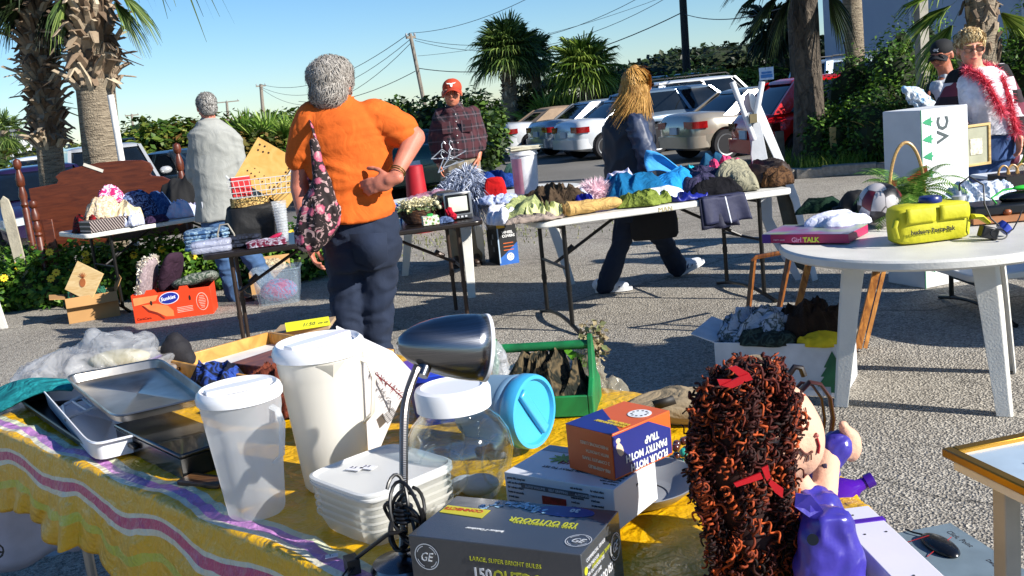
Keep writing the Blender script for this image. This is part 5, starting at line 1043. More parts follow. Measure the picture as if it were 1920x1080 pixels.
# black bag with wire basket above, pegboard
q = KX(480, .42); t = thing('black_bag', 'big black soft bag under the wire basket on the dark table', 'bag', q, KA)
g = M(); g.rings([[V((.19 * s_ * (abs(cos(a)) ** .6) * (1 if cos(a) > 0 else -1), .12 * s_ * sin(a), z)) for a in [2 * pi * j / 28 for j in range(28)]] for z, s_ in ((0, .95), (.03, 1.02), (.1, 1.0), (.18, .92), (.24, .85), (.26, .6))]); fuse(g, 'bag_body', mat('#0b0b0d', .75, bump=.6, bs=18), t, .01, 2, .012, (7, 7, 7), 4)
g = M(); g.rings([[V((.13 * cos(a), -.02 + .08 * sin(a), z)) for a in [2 * pi * j / 28 for j in range(28)]] for z in (.25, .26, .3, .31)]); k = N('straw'); k.bump(k.noise(90, 3), 1, .01)
g.build('straw_trim', k.out(k.ramp(k.noise(70, 2), [(.4, '#5c4018'), (.55, '#c9a765')]), .9), t)
q = KX(492, .42, 1.04); t = thing('wire_basket', 'shallow white wire basket holding a yellow pegboard and a red folder', 'basket', q, KA); wl = .17; wm2 = mat('#cfd0cc', .35, .3)
g = M(); hw_ = (.21, .15)
for z, s_ in ((0, .92), (.035, .95), (.075, .98), (.115, 1.0)):
    g.tube([(hw_[0] * s_ * x, hw_[1] * s_ * y, z) for x, y in ((-1, -1), (1, -1), (1, 1), (-1, 1), (-1, -1))], .003, 5)
g.build('wire_hoops', wm2, t); g = M()
for i in range(13): x = -1 + 2 * i / 12; g.cyl((hw_[0] * .92 * x, -hw_[1] * .92, 0), (hw_[0] * x, -hw_[1], .115), .0022, n=5); g.cyl((hw_[0] * .92 * x, hw_[1] * .92, 0), (hw_[0] * x, hw_[1], .115), .0022, n=5); g.cyl((hw_[0] * .92 * x, -hw_[1] * .92, 0), (hw_[0] * .92 * x, hw_[1] * .92, 0), .0022, n=5)
g.build('wire_ribs', wm2, t)
for sx_ in (-1,1):
    g = M(); g.tube([(hw_[0]*sx_*.92, -.05, .115), (hw_[0]*sx_*1.05, -.04, .15), (hw_[0]*sx_*1.05, .04, .15), (hw_[0]*sx_*.92, .05, .115)], .004, 6); g.build('handle', wm2, t)
# pegboard: tilted square with holes
ye = KX(500, .45).y; C4 = [dp(484, 257, ye), dp(566, 300, ye), dp(540, 392, ye), dp(444, 328, ye)]; C4 = [dp(484, 257, ye), dp(590, 318, ye), dp(538, 390, ye - .03), dp(440, 332, ye - .03)]; cc_ = sum(C4, V()) / 4
t = thing('pegboard', 'yellow square game pegboard standing on its corner in the wire basket', 'pegboard', cc_); ex = (C4[1] - C4[0]); ey = (C4[3] - C4[0]); nn = ex.cross(ey).normalized()
if nn.y > 0: nn = -nn
g = M(); F_ = [c - cc_ for c in C4]; g.add(F_ + [p - nn * .012 for p in F_], [(0, 1, 2, 3), (7, 6, 5, 4)] + [(i, (i + 1) % 4, 4 + (i + 1) % 4, 4 + i) for i in range(4)]); g.build('board', wood('#c99a4c', '#dcb268', (3, 3, 3)), t, smooth=False)
exn, eyn = ex.normalized(), ey.normalized(); hm = mat('#3c1c0c', .6); g = M(); hs_ = []
def hole(u, v, r): 
    p = (C4[0] + ex * u + ey * v) - cc_ + nn * .002; g.add([p + exn * r * cos(a) + eyn * r * sin(a) for a in [2 * pi * i / 10 for i in range(10)]], [tuple(range(10))])
for u, v, r in [(.08, .12, .007), (.16, .1, .007), (.1, .24, .007), (.18, .22, .007), (.26, .18, .007)] + [(.12 + .07 * i, .74 + .012 * i, .006) for i in range(8)] + [(.2 + .09 * i, .62 + .02 * i, .004) for i in range(6)] + [(.66 - .01 * i, .16 + .1 * i, .007) for i in range(7)] + [(.8 - .01 * i, .14 + .1 * i, .005) for i in range(6)] + [(.55 + .04 * i, .85 - .04 * i, .005) for i in range(6)]: hole(u, v, r)
hb2 = g.build('peg_holes', hm, t, smooth=False, fix=False)
q = dp(452, 350, ye - .1); t = thing('red_folder', 'red folder standing in the left end of the wire basket', 'folder', q, KA + .2); g = M(); g.box((0, 0, 0), (.13, .05, .13)); g.build('cover', mat('#b01018', .5), t, bev=.004); g = M(); g.box((.0, 0, .066), (.12, .04, .004)); g.build('pages', mat('#d8d2c6', .8), t)
# stack of clear cups
q = KX(533, .22); t = thing('cup_stack', 'tall stack of clear plastic cups beside the flowered bag', 'plastic cups', q); cpm = thinfilm('#dfe2e4', .45, .1)
for i in range(13):
    z = .018 * i; g = M(); r = .036 + .001 * i; g.lathe([(r * .8, z), (r, z + .05), (r + .004, z + .052), (r, z + .056)], n=20, cap=False); g.build('cup', cpm, t, fix=False)
folded('magazine_pile', 'small heap of magazines with a pink and red top cover by the clear cups', 'magazines', KX(500, .1), .26, .14, .035, cloth('#6a2038', '#b9bccb'), KA, 8, 4)
q = KX(512, .17, .76); g = M(); g.ell((0, 0, 0), (.07, .02, .016), Matrix.Rotation(-.4, 3, 'Y')); tag(g.build('pink_pouch', mat('#b02048', .4), loc=q), 'pink glossy pouch on top of the magazines', 'pouch')
# price card between tables
q = dp(394, 397, 8.75); g = M(); g.box((0, 0, 0), (.12, .004, .18)); t = thing('price_card', 'small white hand-lettered price card standing at the right end of the white table', 'price card', q, .1); g.build('card', mat('#b9bcc4', .8), t); txt('2.50', .05, (-.055, -.004, .0), (pi / 2, 0, 0), mat('#444444', .8), t)
# basket with dried flowers, small tv, etc. at the right end
q = KX(790, .3); t = thing('flower_basket', 'wicker basket of cream dried flowers in front of the small television', 'flower basket', q, KA)
k = N('wicker'); k.bump(k.n('TexWave', {'Scale': 30, 'Distortion': 3, 'Vector': k.co}, bands_direction='Z').outputs['Fac'], 1, .01); wk = k.out(k.ramp(k.noise(45, 3), [(.35, '#2e150b'), (.65, '#6e4322')]), .7)
g = M(); g.rings([[V((1.25 * r * cos(a), r * sin(a), z)) for a in [2 * pi * j / 28 for j in range(28)]] for r, z in ((.085, 0), (.105, .04), (.115, .08), (.12, .09), (.11, .095), (.1, .085))]); g.build('basket', wk, t)
fl2 = leafm('#b5a878', '#dcd3a8', '#ece6c8', .2); g = M()
for i in range(46): a = i * 2.4; r = .12 * sqrt(i / 46); leaves(g, (1.25 * r * cos(a), r * sin(a), .125 + rn(-.01, .035)), (.022, .022, .016), 26, .018, i)
leaves(g, (0, 0, .12), (.14, .1, .04), 300, .03, 5); fh = g.build('flower_heads', fl2, t, smooth=False, fix=False)
g = M(); leaves(g, (0, 0, .1), (.15, .12, .03), 260, .04, 6); g.build('greenery', leafm('#4a5a34', '#77855a', None, .2), t, smooth=False, fix=False)
g = M(); g.ell((.13, -.1, .1), (.018,) * 3, n=6).ell((.11, -.1, .13), (.018,) * 3, n=6); g.build('seed_pods', mat('#cfc6a0', .7), t)
q = KX(862, .18); t = thing('television', 'small portable silver and black television with a pale grey screen', 'television', q, KA + .12); s_ = .155
g = M(); g.box((0, .09, .075), (.16, .16, .15)); g.build('case', mat('#1a1a1c', .4), t, bev=.008)
g = M(); g.box((0, .004, .08), (.165, .02, .155)); g.build('front_bezel', mat('#8f949a', .3, .6), t, bev=.006)
g = M(); g.box((-.004, -.008, .09), (.142, .008, .114)); g.build('screen_surround', mat('#0c0c0e', .25), t, bev=.004)
g = M(); g.grid(lambda u, v: V((-.06 + .112 * u, -.0135 - .006 * (1 - (2 * u - 1) ** 2) * (1 - (2 * v - 1) ** 2), .048 + .084 * v)), 10, 8); g.build('screen', mat('#c4c9bd', .25, var=.02), t, fix=False)
g = M(); g.box((0, -.008, .016), (.15, .008, .02)); g.build('control_strip', mat('#33363a', .4), t)
for i in range(5): g = M(); g.box((-.06 + i * .024, -.014, .016), (.014, .006, .01)); g.build('button', mat('#b3b6ba', .4), t)
g = M(); g.cyl((.05, .06, .15), (.12, .1, .19), .002, n=6); g.build('antenna', hub, t); t.scale = (1.2, 1.2, 1.2)
q = KX(838, .55); t = thing('hard_case', 'rounded dark olive hard case behind the television', 'case', q, KA - .25); g = M()
g.rings([[V((.11 * s_ * (abs(cos(a)) ** .7) * (1 if cos(a) > 0 else -1), .1 * s_ * (abs(sin(a)) ** .7) * (1 if sin(a) > 0 else -1), z)) for a in [2 * pi * j / 28 for j in range(28)]] for z, s_ in ((0, 1), (.08, 1.04), (.13, 1.0), (.165, .8), (.178, .45))]); g.build('shell', mat('#4a4030', .35, var=.1), t); g = M(); g.box((.05, -.1, .1), (.07, .02, .05)); g.build('latch', mat('#1d1d1f', .3, .5), t, bev=.004)
g = M(); g.box((.05, -.112, .105), (.02, .006, .03)); g.build('clasp', hub, t)
q = KX(808, .08); t = thing('tissue_box', 'small green and white flowered box in front of the flower basket', 'box', q, KA); g = M(); g.box((0, 0, .03), (.11, .08, .06)); g.build('carton', floral('#cfd6c4', '#3f8a3c', '#b04a3c', 40), t, bev=.003); g = M(); g.box((.0, 0, .065), (.04, .03, .02)); g.build('bow', mat('#1f9a3c', .5), t, bev=.004)
pile('blue_cloth', 'rolled grey blue cloth beside the small flowered box', 'cloth', KX(835, .1), .13, .1, .05, cloth('#3a4a6c', '#5f7298'), KA, 51, freq=6)
g = M(); g.cap((0, 0, .03), (-.03, .06, .12), .03, .028); tag(fuse(g, 'red_cloth', cloth('#b0142c', bump=.5), None, .006, 1, .008, (20, 20, 20), 3, loc=KX(848, .15)), 'crimson cloth roll leaning against the left side of the television', 'cloth')
q = KX(800, .62); t = thing('plastic_bag', 'clear pink tinted plastic bag behind the flower basket', 'plastic bag', q); g = M(); g.ell((0, 0, .07), (.18, .1, .09)); g.ell((.08, 0, .12), (.1, .06, .06)); fuse(g, 'film', thinfilm('#d9a0b4', .5), t, .008, 1, .02, (12, 12, 12), 6)
g = M(); g.ell((0, 0, .05), (.12, .07, .045)); g.build('contents', cloth('#a02440', '#c9c0c8'), t)
q = KX(758, .4); t = thing('ribbon_bow', 'bright blue ribbon bunch behind the hand of the woman in orange', 'ribbon', q); g = M(); fur(g, (0, 0, .1), (.05, .04, .03), 60, .07, .018, 5, .5); g.build('ribbons', strandm('#1450c0', '#5f9aec', .3), t, smooth=False, fix=False)
# red bucket by the green car
q = dp(777, 325, 12.5); t = thing('red_bucket', 'tall upturned red bucket on the ground behind the elbow of the woman in orange', 'bucket', (q.x, 12.5, 0)); g = M(); g.lathe([(.15, 0), (.152, .02), (.11, .82), (.1, .83), (0, .83)], n=28); g.build('pail', mat('#a01420', .5), t); g = M(); g.lathe([(.15, .0), (.162, .01), (.162, .04), (.15, .05)], n=28, cap=False); g.build('rim', mat('#a01420', .5), t)
# wheel covers box
o, b_, c_ = (938, 498), (985, 497), (912, 490); O = at(*o); t = thing('wheel_cover_carton', 'tall black carton with a blue corner and white wheel picture under the patio table', 'carton', O, .12); W_ = .19; D_ = .3; Hh = .38
g = M(); g.box((W_ / 2, D_ / 2, Hh / 2), (W_, D_, Hh)); cb = g.build('carton_body', mat('#17181b', .45, var=.3, vs=5), t, bev=.003)
t.rotation_euler.z = .35
g = M(); g.prism([(.0, 0), (W_, 0), (W_, .2), (.06, .1), (.0, .06)], 0, .002, Matrix.Translation((0, -.001, 0)) @ Matrix.Rotation(pi / 2, 4, 'X')); g.build('blue_panel', mat('#1f5aa8', .5), t)
g = M(); g.prism([(.0, .02), (.012, .02), (.012, .36), (.0, .36)], 0, .002, Matrix.Translation((0, -.002, 0)) @ Matrix.Rotation(pi / 2, 4, 'X')); g.build('pale_edge', mat('#9fb4c9', .5), t)
txt('WHEEL\nCOVERS', .034, (.045, -.004, .29), (pi / 2, 0, 0), mat('#d8d8d8', .6), t, bold=.001)
for i in range(3): g = M(); g.box((.1, -.003, .2 - i * .032), (.1, .002, .008)); g.build('orange_text_bar', mat('#c05a1c', .6), t)
g = M(); g.box((.04, -.003, .365), (.08, .003, .04)); g.build('yellow_badge', mat('#c99a24', .5), t)
g = M(); g.lathe([(.024, 0), (.036, 0)], (.11, -.004, .07), 24, Matrix.Rotation(pi / 2, 3, 'X'), cap=False)
for i in range(6): a = pi * i / 3; g.box((.11 + .015 * cos(a), -.004, .07 + .015 * sin(a)), (.03, .002, .01), Matrix.Rotation(-a, 3, 'Y'))
g.build('wheel_picture', mat('#d8dadc', .6), t)
for i in range(3): g = M(); g.box((-.002, .12 + .05 * (i % 2), .26 - i * .06), (.002, .03, .045)); g.build('outline_icon', mat('#7a7d80', .6), t)
# ------------------------------------------------ left: bed, white table, cartons
bw = wood('#451c0e', '#602c16', (1.2, 6, 7), .42); Yh = 10.25
L0 = dp(40, 300, Yh); R0_ = dp(328, 270, Yh + .1); W_ = R0_.x - L0.x; t = thing('bed_headboard', 'polished reddish brown wooden headboard standing behind the flower bed', 'headboard', (L0.x, Yh, 0), .03)
def zz(px, py): return dp(px, py, Yh).z
zb_ = zz(60, 472); pts = [(.02, zb_), (W_, zb_ + .02)] + [(W_ * x, z) for x, z in ((1, .98), (.98, 1.03), (.9, 1.1), (.83, 1.12), (.82, 1.14), (.845, 1.19), (.83, 1.25), (.78, 1.285), (.66, 1.3), (.5, 1.305), (.34, 1.28), (.24, 1.25), (.2, 1.21), (.215, 1.17), (.2, 1.14), (.1, 1.13))] + [(.02, 1.12)]
g = M(); g.prism(pts, -.015, .015, Matrix.Rotation(pi / 2, 4, 'X')); g.build('panel', bw, t, smooth=False, bev=.006)
def post(h, nm, par, loc):
    g = M(); s = h / 1.45; pr = [(.036, 0), (.036, h - .52 * s), (.028, h - .5 * s), (.04, h - .47 * s), (.03, h - .44 * s), (.044, h - .38 * s), (.03, h - .31 * s), (.026, h - .29 * s), (.04, h - .27 * s), (.043, h - .2 * s), (.024, h - .13 * s), (.02, h - .115 * s), (.034, h - .1 * s), (.042, h - .06 * s), (.034, h - .02 * s), (.0, h)]
    g.lathe(pr, n=20); o = g.build(nm, bw, par); o.location = loc; return o
post(zz(31, 297) + .0, 'turned_post', t, (-.05, 0, 0)); post(zz(326, 268), 'turned_post', t, (W_ + .03, 0, 0))
g = M(); g.box((W_ * .46, -.02, 1.26), (.2, .004, .03), Matrix.Rotation(.45, 3, 'Y')); g.build('price_strip', mat('#cfcabc', .7), t)
q = dp(60, 375, 9.75); t = thing('bed_footboard_post', 'shorter turned wooden bed post in front of the headboard', 'bed post', (q.x, 9.75, 0)); post(q.z, 'turned_post', t, (0, 0, 0)); g = M(); g.box((.1, .02, q.z - .45), (.1, .03, .5)); g.build('side_rail', bw, t, bev=.006)
q = dp(18, 360, 9.7); g = M(); g.prism([(-.05, 0), (.05, 0), (.055, .95), (.04, 1.06), (.0, 1.1), (-.04, 1.06), (-.055, .95)], -.01, .01, Matrix.Rotation(pi / 2, 4, 'X')); o = g.build('fence_picket', mat('#a8a08c', .9, var=.2, bump=.4), loc=(q.x, 9.7, .0), bev=.003); o.rotation_euler.y = -.06; tag(o, 'single weathered grey picket leaning at the left frame edge', 'picket')
# flower bed
fb = leafm('#1d3a0c', '#3f6b1c', '#7da03a', .3); g = M(); g2 = M(); rg = random.Random(4)
bedpts = [(-6.0 + .2 * i, 9.78 + dy - .03 * (i % 3)) for i in range(21) for dy in (0, .2)]
for i, (x, y) in enumerate(bedpts): c_ = (x, max(9.35, y), .2); leaves(g, c_, (.3, .26, .34), 800, .06, i, .3); core(g2, c_, (.24, .22, .2), i)
tag(g.build('flower_bed_foliage', fb, smooth=False, fix=False), kind='stuff'); tag(g2.build('flower_bed_dark_core', corem), kind='stuff')  # second mesh is the dark hull inside the foliage, shade in its colour
yl = mat('#d9b81c', .6); ctr = mat('#6a4a10', .8)
for i in range(26):
    x, y = rg.choice(bedpts); c_ = V((x + rg.uniform(-.25, .25), max(9.3, y) - .33 + rg.uniform(-.06, .1), .42 + rg.uniform(-.12, .14)))
    d = V((.3, -1, .5)).normalized(); s_ = d.orthogonal().normalized(); e_ = d.cross(s_); g = M()
    for k_ in range(9): a = 2 * pi * k_ / 9; v = s_ * cos(a) + e_ * sin(a); p_ = v.cross(d); g.add([p_ * .006, v * .03 + p_ * .009 + d * .004, v * .04, v * .03 - p_ * .009 + d * .004, -p_ * .006], [(0, 1, 2, 3, 4)])
    o = g.build('yellow_flower', yl, None, smooth=False, fix=False, loc=c_); g = M(); g.ell(d * .004, (.01, .01, .006), n=5); g.build('flower_centre', ctr, o); tag(o, 'small yellow daisy in the flower bed below the headboard', 'flower', 'yellow daisies in the flower bed')
# grass and weeds at far left
grass('tall_grass', lambda r: (r.uniform(-6.2, -4.9), r.uniform(9.4, 10.6)), 1800, .5, fb, 12, .02, .014)
# white folding table far left
W0 = at(160, 440, .74); W1 = at(420, 398, .74); WA = atan2(W1.y - W0.y, W1.x - W0.x); 
ftable('white folding table with a jumble of clothes in front of the headboard', (W0.x, W0.y, 0), WA, 1.83, .76, .74, whitep, blackm, setin=.25)
def WU(u, v, z=.744): return V((W0.x + u * cos(WA) - v * sin(WA), W0.y + u * sin(WA) + v * cos(WA), z))
WG = 'clothes on the white table by the headboard'
def PW(label, u, v, sx, sy, h, m, cat='clothes', name='garment', **kw): return pile(name, label, cat, WU(u, v, kw.pop('z', .744)), sx, sy, h, m, WA, group=WG, **kw)
t = thing('shoe_box', 'dark striped box on the left end of the white table', 'box', WU(.08, .0, .745), WA + .12)
k = N('striped board'); x = k.sep(); st_ = k.math('LESS_THAN', k.math('FRACT', k.math('MULTIPLY', k.math('ADD', x[0], k.math('MULTIPLY', x[2], .6)), 42)), .3); stm = k.out(k.mix(st_, '#1e1012', '#a89a94'), .5)
g = M(); g.box((.15, .1, .05), (.36, .2, .1)); g.build('box', stm, t, bev=.002)
PW('cream and tan crumpled top on the left of the clothes heap', .3, .3, .4, .36, .26, cloth('#b8a283', '#d6c7b0', bump=.5), seed=61, fold=.35, freq=3)
PW('black garment with a red patch under the cream top', .22, .3, .4, .4, .16, cloth('#14100f', '#8a1018'), seed=62, fold=.3)
PW('pink, white and navy knitted cloth on top of the heap', .42, .4, .26, .2, .13, cloth('#c02a6a', '#dfe0ec', bump=.5), seed=63, z=.95, fold=.4, freq=5)
PW('yellow and white plaid shirt hanging over the heap', .45, .2, .3, .26, .2, cloth('#c9b48c', '#dccfb2'), seed=64, fold=.4, freq=3)
PW('white and blue patterned cloth over the front edge', .45, .08, .22, .2, .1, cloth('#b3bad6', '#dfe0ea'), seed=65, fold=.45, freq=5)
PW('navy and blue patterned jacket in the middle of the heap', .62, .38, .4, .36, .27, cloth('#1d2240', '#6a7fa8', bump=.5), seed=66, fold=.35, freq=3)
PW('blue denim like cloth on the right of the heap', .8, .4, .34, .36, .22, cloth('#27406a', '#48648c'), seed=67)
PW('white and lilac cloth at the right end of the heap', .98, .16, .36, .26, .13, cloth('#a9b6cf', '#c5b6cc'), seed=68, freq=4)
PW('dark purple shiny scarf over the front edge', .66, .06, .22, .16, .05, cloth('#24162e', '#3e2c4a'), seed=69, freq=5)
PW('black coat piled between the heap and the grey sweatshirt man', 1.15, .5, .5, .4, .36, mat('#09090b', .85, bump=.5, bs=15), seed=70, fold=.2)
# cartons on the ground
tan = mat('#a87f4e', .85, var=.08, vs=5); tan2 = mat('#b98f5c', .85, var=.08)
def carton(label, org, rz, w_, d_, h_, m, flaps=(), t_=.006, group=None, name='cardboard_box'):
    t = thing(name, label, 'cardboard box', org, rz, group)
    for nm, c_, s_ in (('front_panel', (w_ / 2, t_ / 2, h_ / 2), (w_, t_, h_)), ('back_panel', (w_ / 2, d_ - t_ / 2, h_ / 2), (w_, t_, h_)), ('side_panel', (t_ / 2, d_ / 2, h_ / 2), (t_, d_ - 2 * t_, h_)), ('side_panel', (w_ - t_ / 2, d_ / 2, h_ / 2), (t_, d_ - 2 * t_, h_)), ('bottom', (w_ / 2, d_ / 2, t_ / 2), (w_ - 2 * t_, d_ - 2 * t_, t_))):
        g = M(); g.box(c_, s_); g.build(nm, m, t, bev=.0015)
    for side, ang, L_ in flaps:
        g = M(); a = radians(ang)
        if side == 'f': g.box((w_ / 2, -L_ / 2 * cos(a), h_ + L_ / 2 * sin(a)), (w_, L_, t_), Matrix.Rotation(-a, 3, 'X'))
        if side == 'b': g.box((w_ / 2, d_ + L_ / 2 * cos(a), h_ + L_ / 2 * sin(a)), (w_, L_, t_), Matrix.Rotation(a, 3, 'X'))
        if side == 'l': g.box((-L_ / 2 * cos(a), d_ / 2, h_ + L_ / 2 * sin(a)), (L_, d_, t_), Matrix.Rotation(a, 3, 'Y'))
        if side == 'r': g.box((w_ + L_ / 2 * cos(a), d_ / 2, h_ + L_ / 2 * sin(a)), (L_, d_, t_), Matrix.Rotation(-a, 3, 'Y'))
        g.build('flap', m, t, bev=.001)
    return t
O = at(130, 608); E_ = at(236, 585); cz = atan2(E_.y - O.y, E_.x - O.x)
t = carton('open brown cardboard box with a pineapple board standing in it', O, .42, .42, .3, .22, tan, [('f', -50, .1), ('l', 8, .12), ('r', 62, .12)])
cb = t
q = O + V((.0, .16, .16)); t = thing('pineapple_board', 'pale wooden board with a reddish pineapple standing in the brown cardboard box', 'board', dp(158, 528, O.y + .12))
R = Matrix.Rotation(-.15, 3, 'Z') @ Matrix.Rotation(-.25, 3, 'X') @ Matrix.Rotation(.5, 3, 'Y'); g = M(); g.box((0, 0, 0), (.27, .014, .27), R); g.build('board', wood('#c9a46a', '#dcc08c', (2, 2, 10)), t, bev=.002)
pn = mat('#a05a2c', .8); g = M(); g.prism([(.028 * cos(a), .04 * sin(a) - .01) for a in [2 * pi * i / 14 for i in range(14)]], 0, .003, (R @ Matrix.Rotation(-.4, 3, 'Y')).to_4x4() @ Matrix.Translation((-.01, -.008, .0)) @ Matrix.Rotation(pi / 2, 4, 'X'))
for i in range(7): a = pi / 2 + (i - 3) * .38; g.prism([(.0, .025), (.008 * cos(a + 1.57), .03), (.05 * cos(a), .03 + .05 * sin(a)), (-.008 * cos(a + 1.57), .03)], 0, .003, (R @ Matrix.Rotation(-.4, 3, 'Y')).to_4x4() @ Matrix.Translation((-.01, -.0085, .0)) @ Matrix.Rotation(pi / 2, 4, 'X'))
g.build('pineapple_picture', pn, t, smooth=False, fix=False)
def inbox(box, x, y, z): return box.matrix_world @ V((x, y, z))
bpy.context.view_layer.update()
pile('toy_heap', 'dark toys and a green cloth inside the pineapple board box', 'toys', inbox(cb, .2, .15, .12), .36, .24, .16, cloth('#15181a', '#2c6a52'), .4, 81, freq=6)
# orange fruit carton
O = at(254, 607); E_ = at(401, 588); cz = atan2(E_.y - O.y, E_.x - O.x); Lc = (E_ - O).length; om = mat('#d23c12', .5, var=.05)
Hc = .235; print('orange carton', Lc, cz)
t = carton('bright orange fruit carton filled with cushions on the gravel', O, cz, Lc, .3, Hc, om, name='fruit_carton'); t['category'] = 'carton'
g = M(); g.prism([(Lc * .17, Hc), (Lc * .2, Hc + .03), (Lc * .3, Hc + .03), (Lc * .33, Hc), (Lc * .33, Hc - .01), (Lc * .17, Hc - .01)], 0, .005, Matrix.Translation((0, .006, 0)) @ Matrix.Rotation(pi / 2, 4, 'X')); g.build('tab', om, t, smooth=False)
g = M(); g.prism([(Lc * .6, Hc), (Lc * .62, Hc + .03), (Lc * .72, Hc + .03), (Lc * .74, Hc), (Lc * .74, Hc - .01), (Lc * .6, Hc - .01)], 0, .005, Matrix.Translation((0, .006, 0)) @ Matrix.Rotation(pi / 2, 4, 'X')); g.build('tab', om, t, smooth=False)
def decal(nm, pts, m, dy=-.0015, par=None, th=.001): g = M(); g.prism(pts, 0, th, Matrix.Translation((0, dy, 0)) @ Matrix.Rotation(pi / 2, 4, 'X')); return g.build(nm, m, par, smooth=False)
def oval(cx, cz_, rx, rz_, tilt=0, n=28): return [(cx + rx * cos(a) * cos(tilt) - rz_ * sin(a) * sin(tilt), cz_ + rx * cos(a) * sin(tilt) + rz_ * sin(a) * cos(tilt)) for a in [2 * pi * i / n for i in range(n)]]
decal('oval_border', oval(Lc * .47, Hc * .76, .082, .05, .12), mat('#d8d8e4', .5), -.0012, t); decal('blue_oval', oval(Lc * .47, Hc * .76, .076, .044, .12), mat('#15258c', .5), -.0024, t)
txt('Sunkist', .042, (Lc * .47 - .068, -.0045, Hc * .76 - .02), (pi / 2, -.12, 0), mat('#e4e4ec', .5), t, bold=.001, shear=.2)
decal('orange_fruit_picture', [(Lc * .12, Hc * .62), (Lc * .2, Hc * .42), (Lc * .3, Hc * .3), (Lc * .4, Hc * .12), (Lc * .5, Hc * .1), (Lc * .5, Hc * .3), (Lc * .44, Hc * .5), (Lc * .3, Hc * .62)], mat('#dc7a42', .5), -.0012, t)
decal('leaf_picture', [(Lc * .02, Hc * .9), (Lc * .34, Hc * .92), (Lc * .3, Hc * .72), (Lc * .02, Hc * .62)], mat('#d98a52', .5), -.0018, t)
decal('fruit_shadow_line', [(Lc * .12, Hc * .6), (Lc * .19, Hc * .36), (Lc * .3, Hc * .22), (Lc * .36, Hc * .06), (Lc * .385, Hc * .06), (Lc * .325, Hc * .26), (Lc * .21, Hc * .4), (Lc * .14, Hc * .6)], mat('#7a1c0c', .5), -.003, t)
decal('round_outline', oval(Lc * .88, Hc * .5, .048, .075), mat('#e2b5a4', .5), -.0012, t); decal('round_panel', oval(Lc * .88, Hc * .5, .043, .069), om, -.0024, t)
for i in range(8): decal('text_line', [(Lc * .88 - .03 + .004 * abs(i - 4), Hc * .28 + i * .014), (Lc * .88 + .03 - .004 * abs(i - 4), Hc * .28 + i * .014), (Lc * .88 + .03 - .004 * abs(i - 4), Hc * .28 + i * .014 + .004), (Lc * .88 - .03 + .004 * abs(i - 4), Hc * .28 + i * .014 + .004)], mat('#e0b4a2', .6), -.0036, t)
for i in range(4): decal('text_line', [(Lc * .55, Hc * .2 + i * .013), (Lc * .75, Hc * .22 + i * .013), (Lc * .75, Hc * .22 + i * .013 + .004), (Lc * .55, Hc * .2 + i * .013 + .004)], mat('#e0b4a2', .6), -.0012, t)
decal('hand_hole', oval(Lc * .24, Hc * .66, .009, .02), mat('#200a06', .9), -.003, t); decal('hand_hole', oval(Lc * .73, Hc * .68, .008, .022), mat('#200a06', .9), -.0012, t)
txt('CaraCara', .03, (Lc * .03, -.003, Hc * .1), (pi / 2, 0, 0), mat('#5a0e06', .5), t)
bpy.context.view_layer.update(); oc = t
def cushion(label, c, r, R, m, trim=None, name='cushion'):
    t = thing(name, label, 'cushion', c, group='cushions in the orange carton'); g = M(); RR = []
    n = 40
    for u in (-1, -.8, -.45, 0, .45, .8, 1):
        s_ = sqrt(max(0.02, 1 - u * u)) ** .7 if abs(u) < 1 else .3
        RR.append([R @ V((r[0] * (abs(cos(a)) ** .55) * (1 if cos(a) > 0 else -1) * (.5 + .5 * s_), u * r[1] * (.6 + .4 * (1 - abs(cos(a) * sin(a)) * 1.6)), r[2] * (abs(sin(a)) ** .55) * (1 if sin(a) > 0 else -1) * (.5 + .5 * s_))) for a in [2 * pi * j / n for j in range(n)]])
    g.rings(RR); g.build('cover', m, t)
    if trim:
        g = M(); fur(g, (0, 0, 0), (r[0] * .98, r[1] * .2, r[2] * .98), 1, .01, .01); g = M()
        P = [R @ V((r[0] * 1.0 * (abs(cos(a)) ** .55) * (1 if cos(a) > 0 else -1), 0, r[2] * 1.0 * (abs(sin(a)) ** .55) * (1 if sin(a) > 0 else -1))) for a in [2 * pi * j / 60 for j in range(61)]]
        for i, p in enumerate(P): fur(g, p, (.004, .012, .004), 9, .032, .014, i, .1, R)
        g.build('ruffle', trim, t, smooth=False, fix=False)
q = inbox(oc, Lc * .2, .15, .36); cushion('cream cushion with a ruffled edge at the left of the carton', q, (.12, .045, .17), Matrix.Rotation(cz + 1.15, 3, 'Z') @ Matrix.Rotation(.3, 3, 'X') , cloth('#8f7f83', '#a9989a'), strandm('#a89c8a', '#ddd6c8', .9))
q = inbox(oc, Lc * .5, .17, .37); cushion('dark purple cushion standing in the middle of the carton', q, (.11, .045, .18), Matrix.Rotation(cz + .9, 3, 'Z') @ Matrix.Rotation(.42, 3, 'X') @ Matrix.Rotation(.1, 3, 'Y'), cloth('#33202e', bump=.3))
q = inbox(oc, Lc * .8, .15, .28); cushion('grey cushion with dark green braid lying at the right of the carton', q, (.19, .05, .16), Matrix.Rotation(cz, 3, 'Z') @ Matrix.Rotation(-.16, 3, 'Y') @ Matrix.Rotation(1.35, 3, 'X'), cloth('#3c4a3e', '#8f9188', bump=.5))
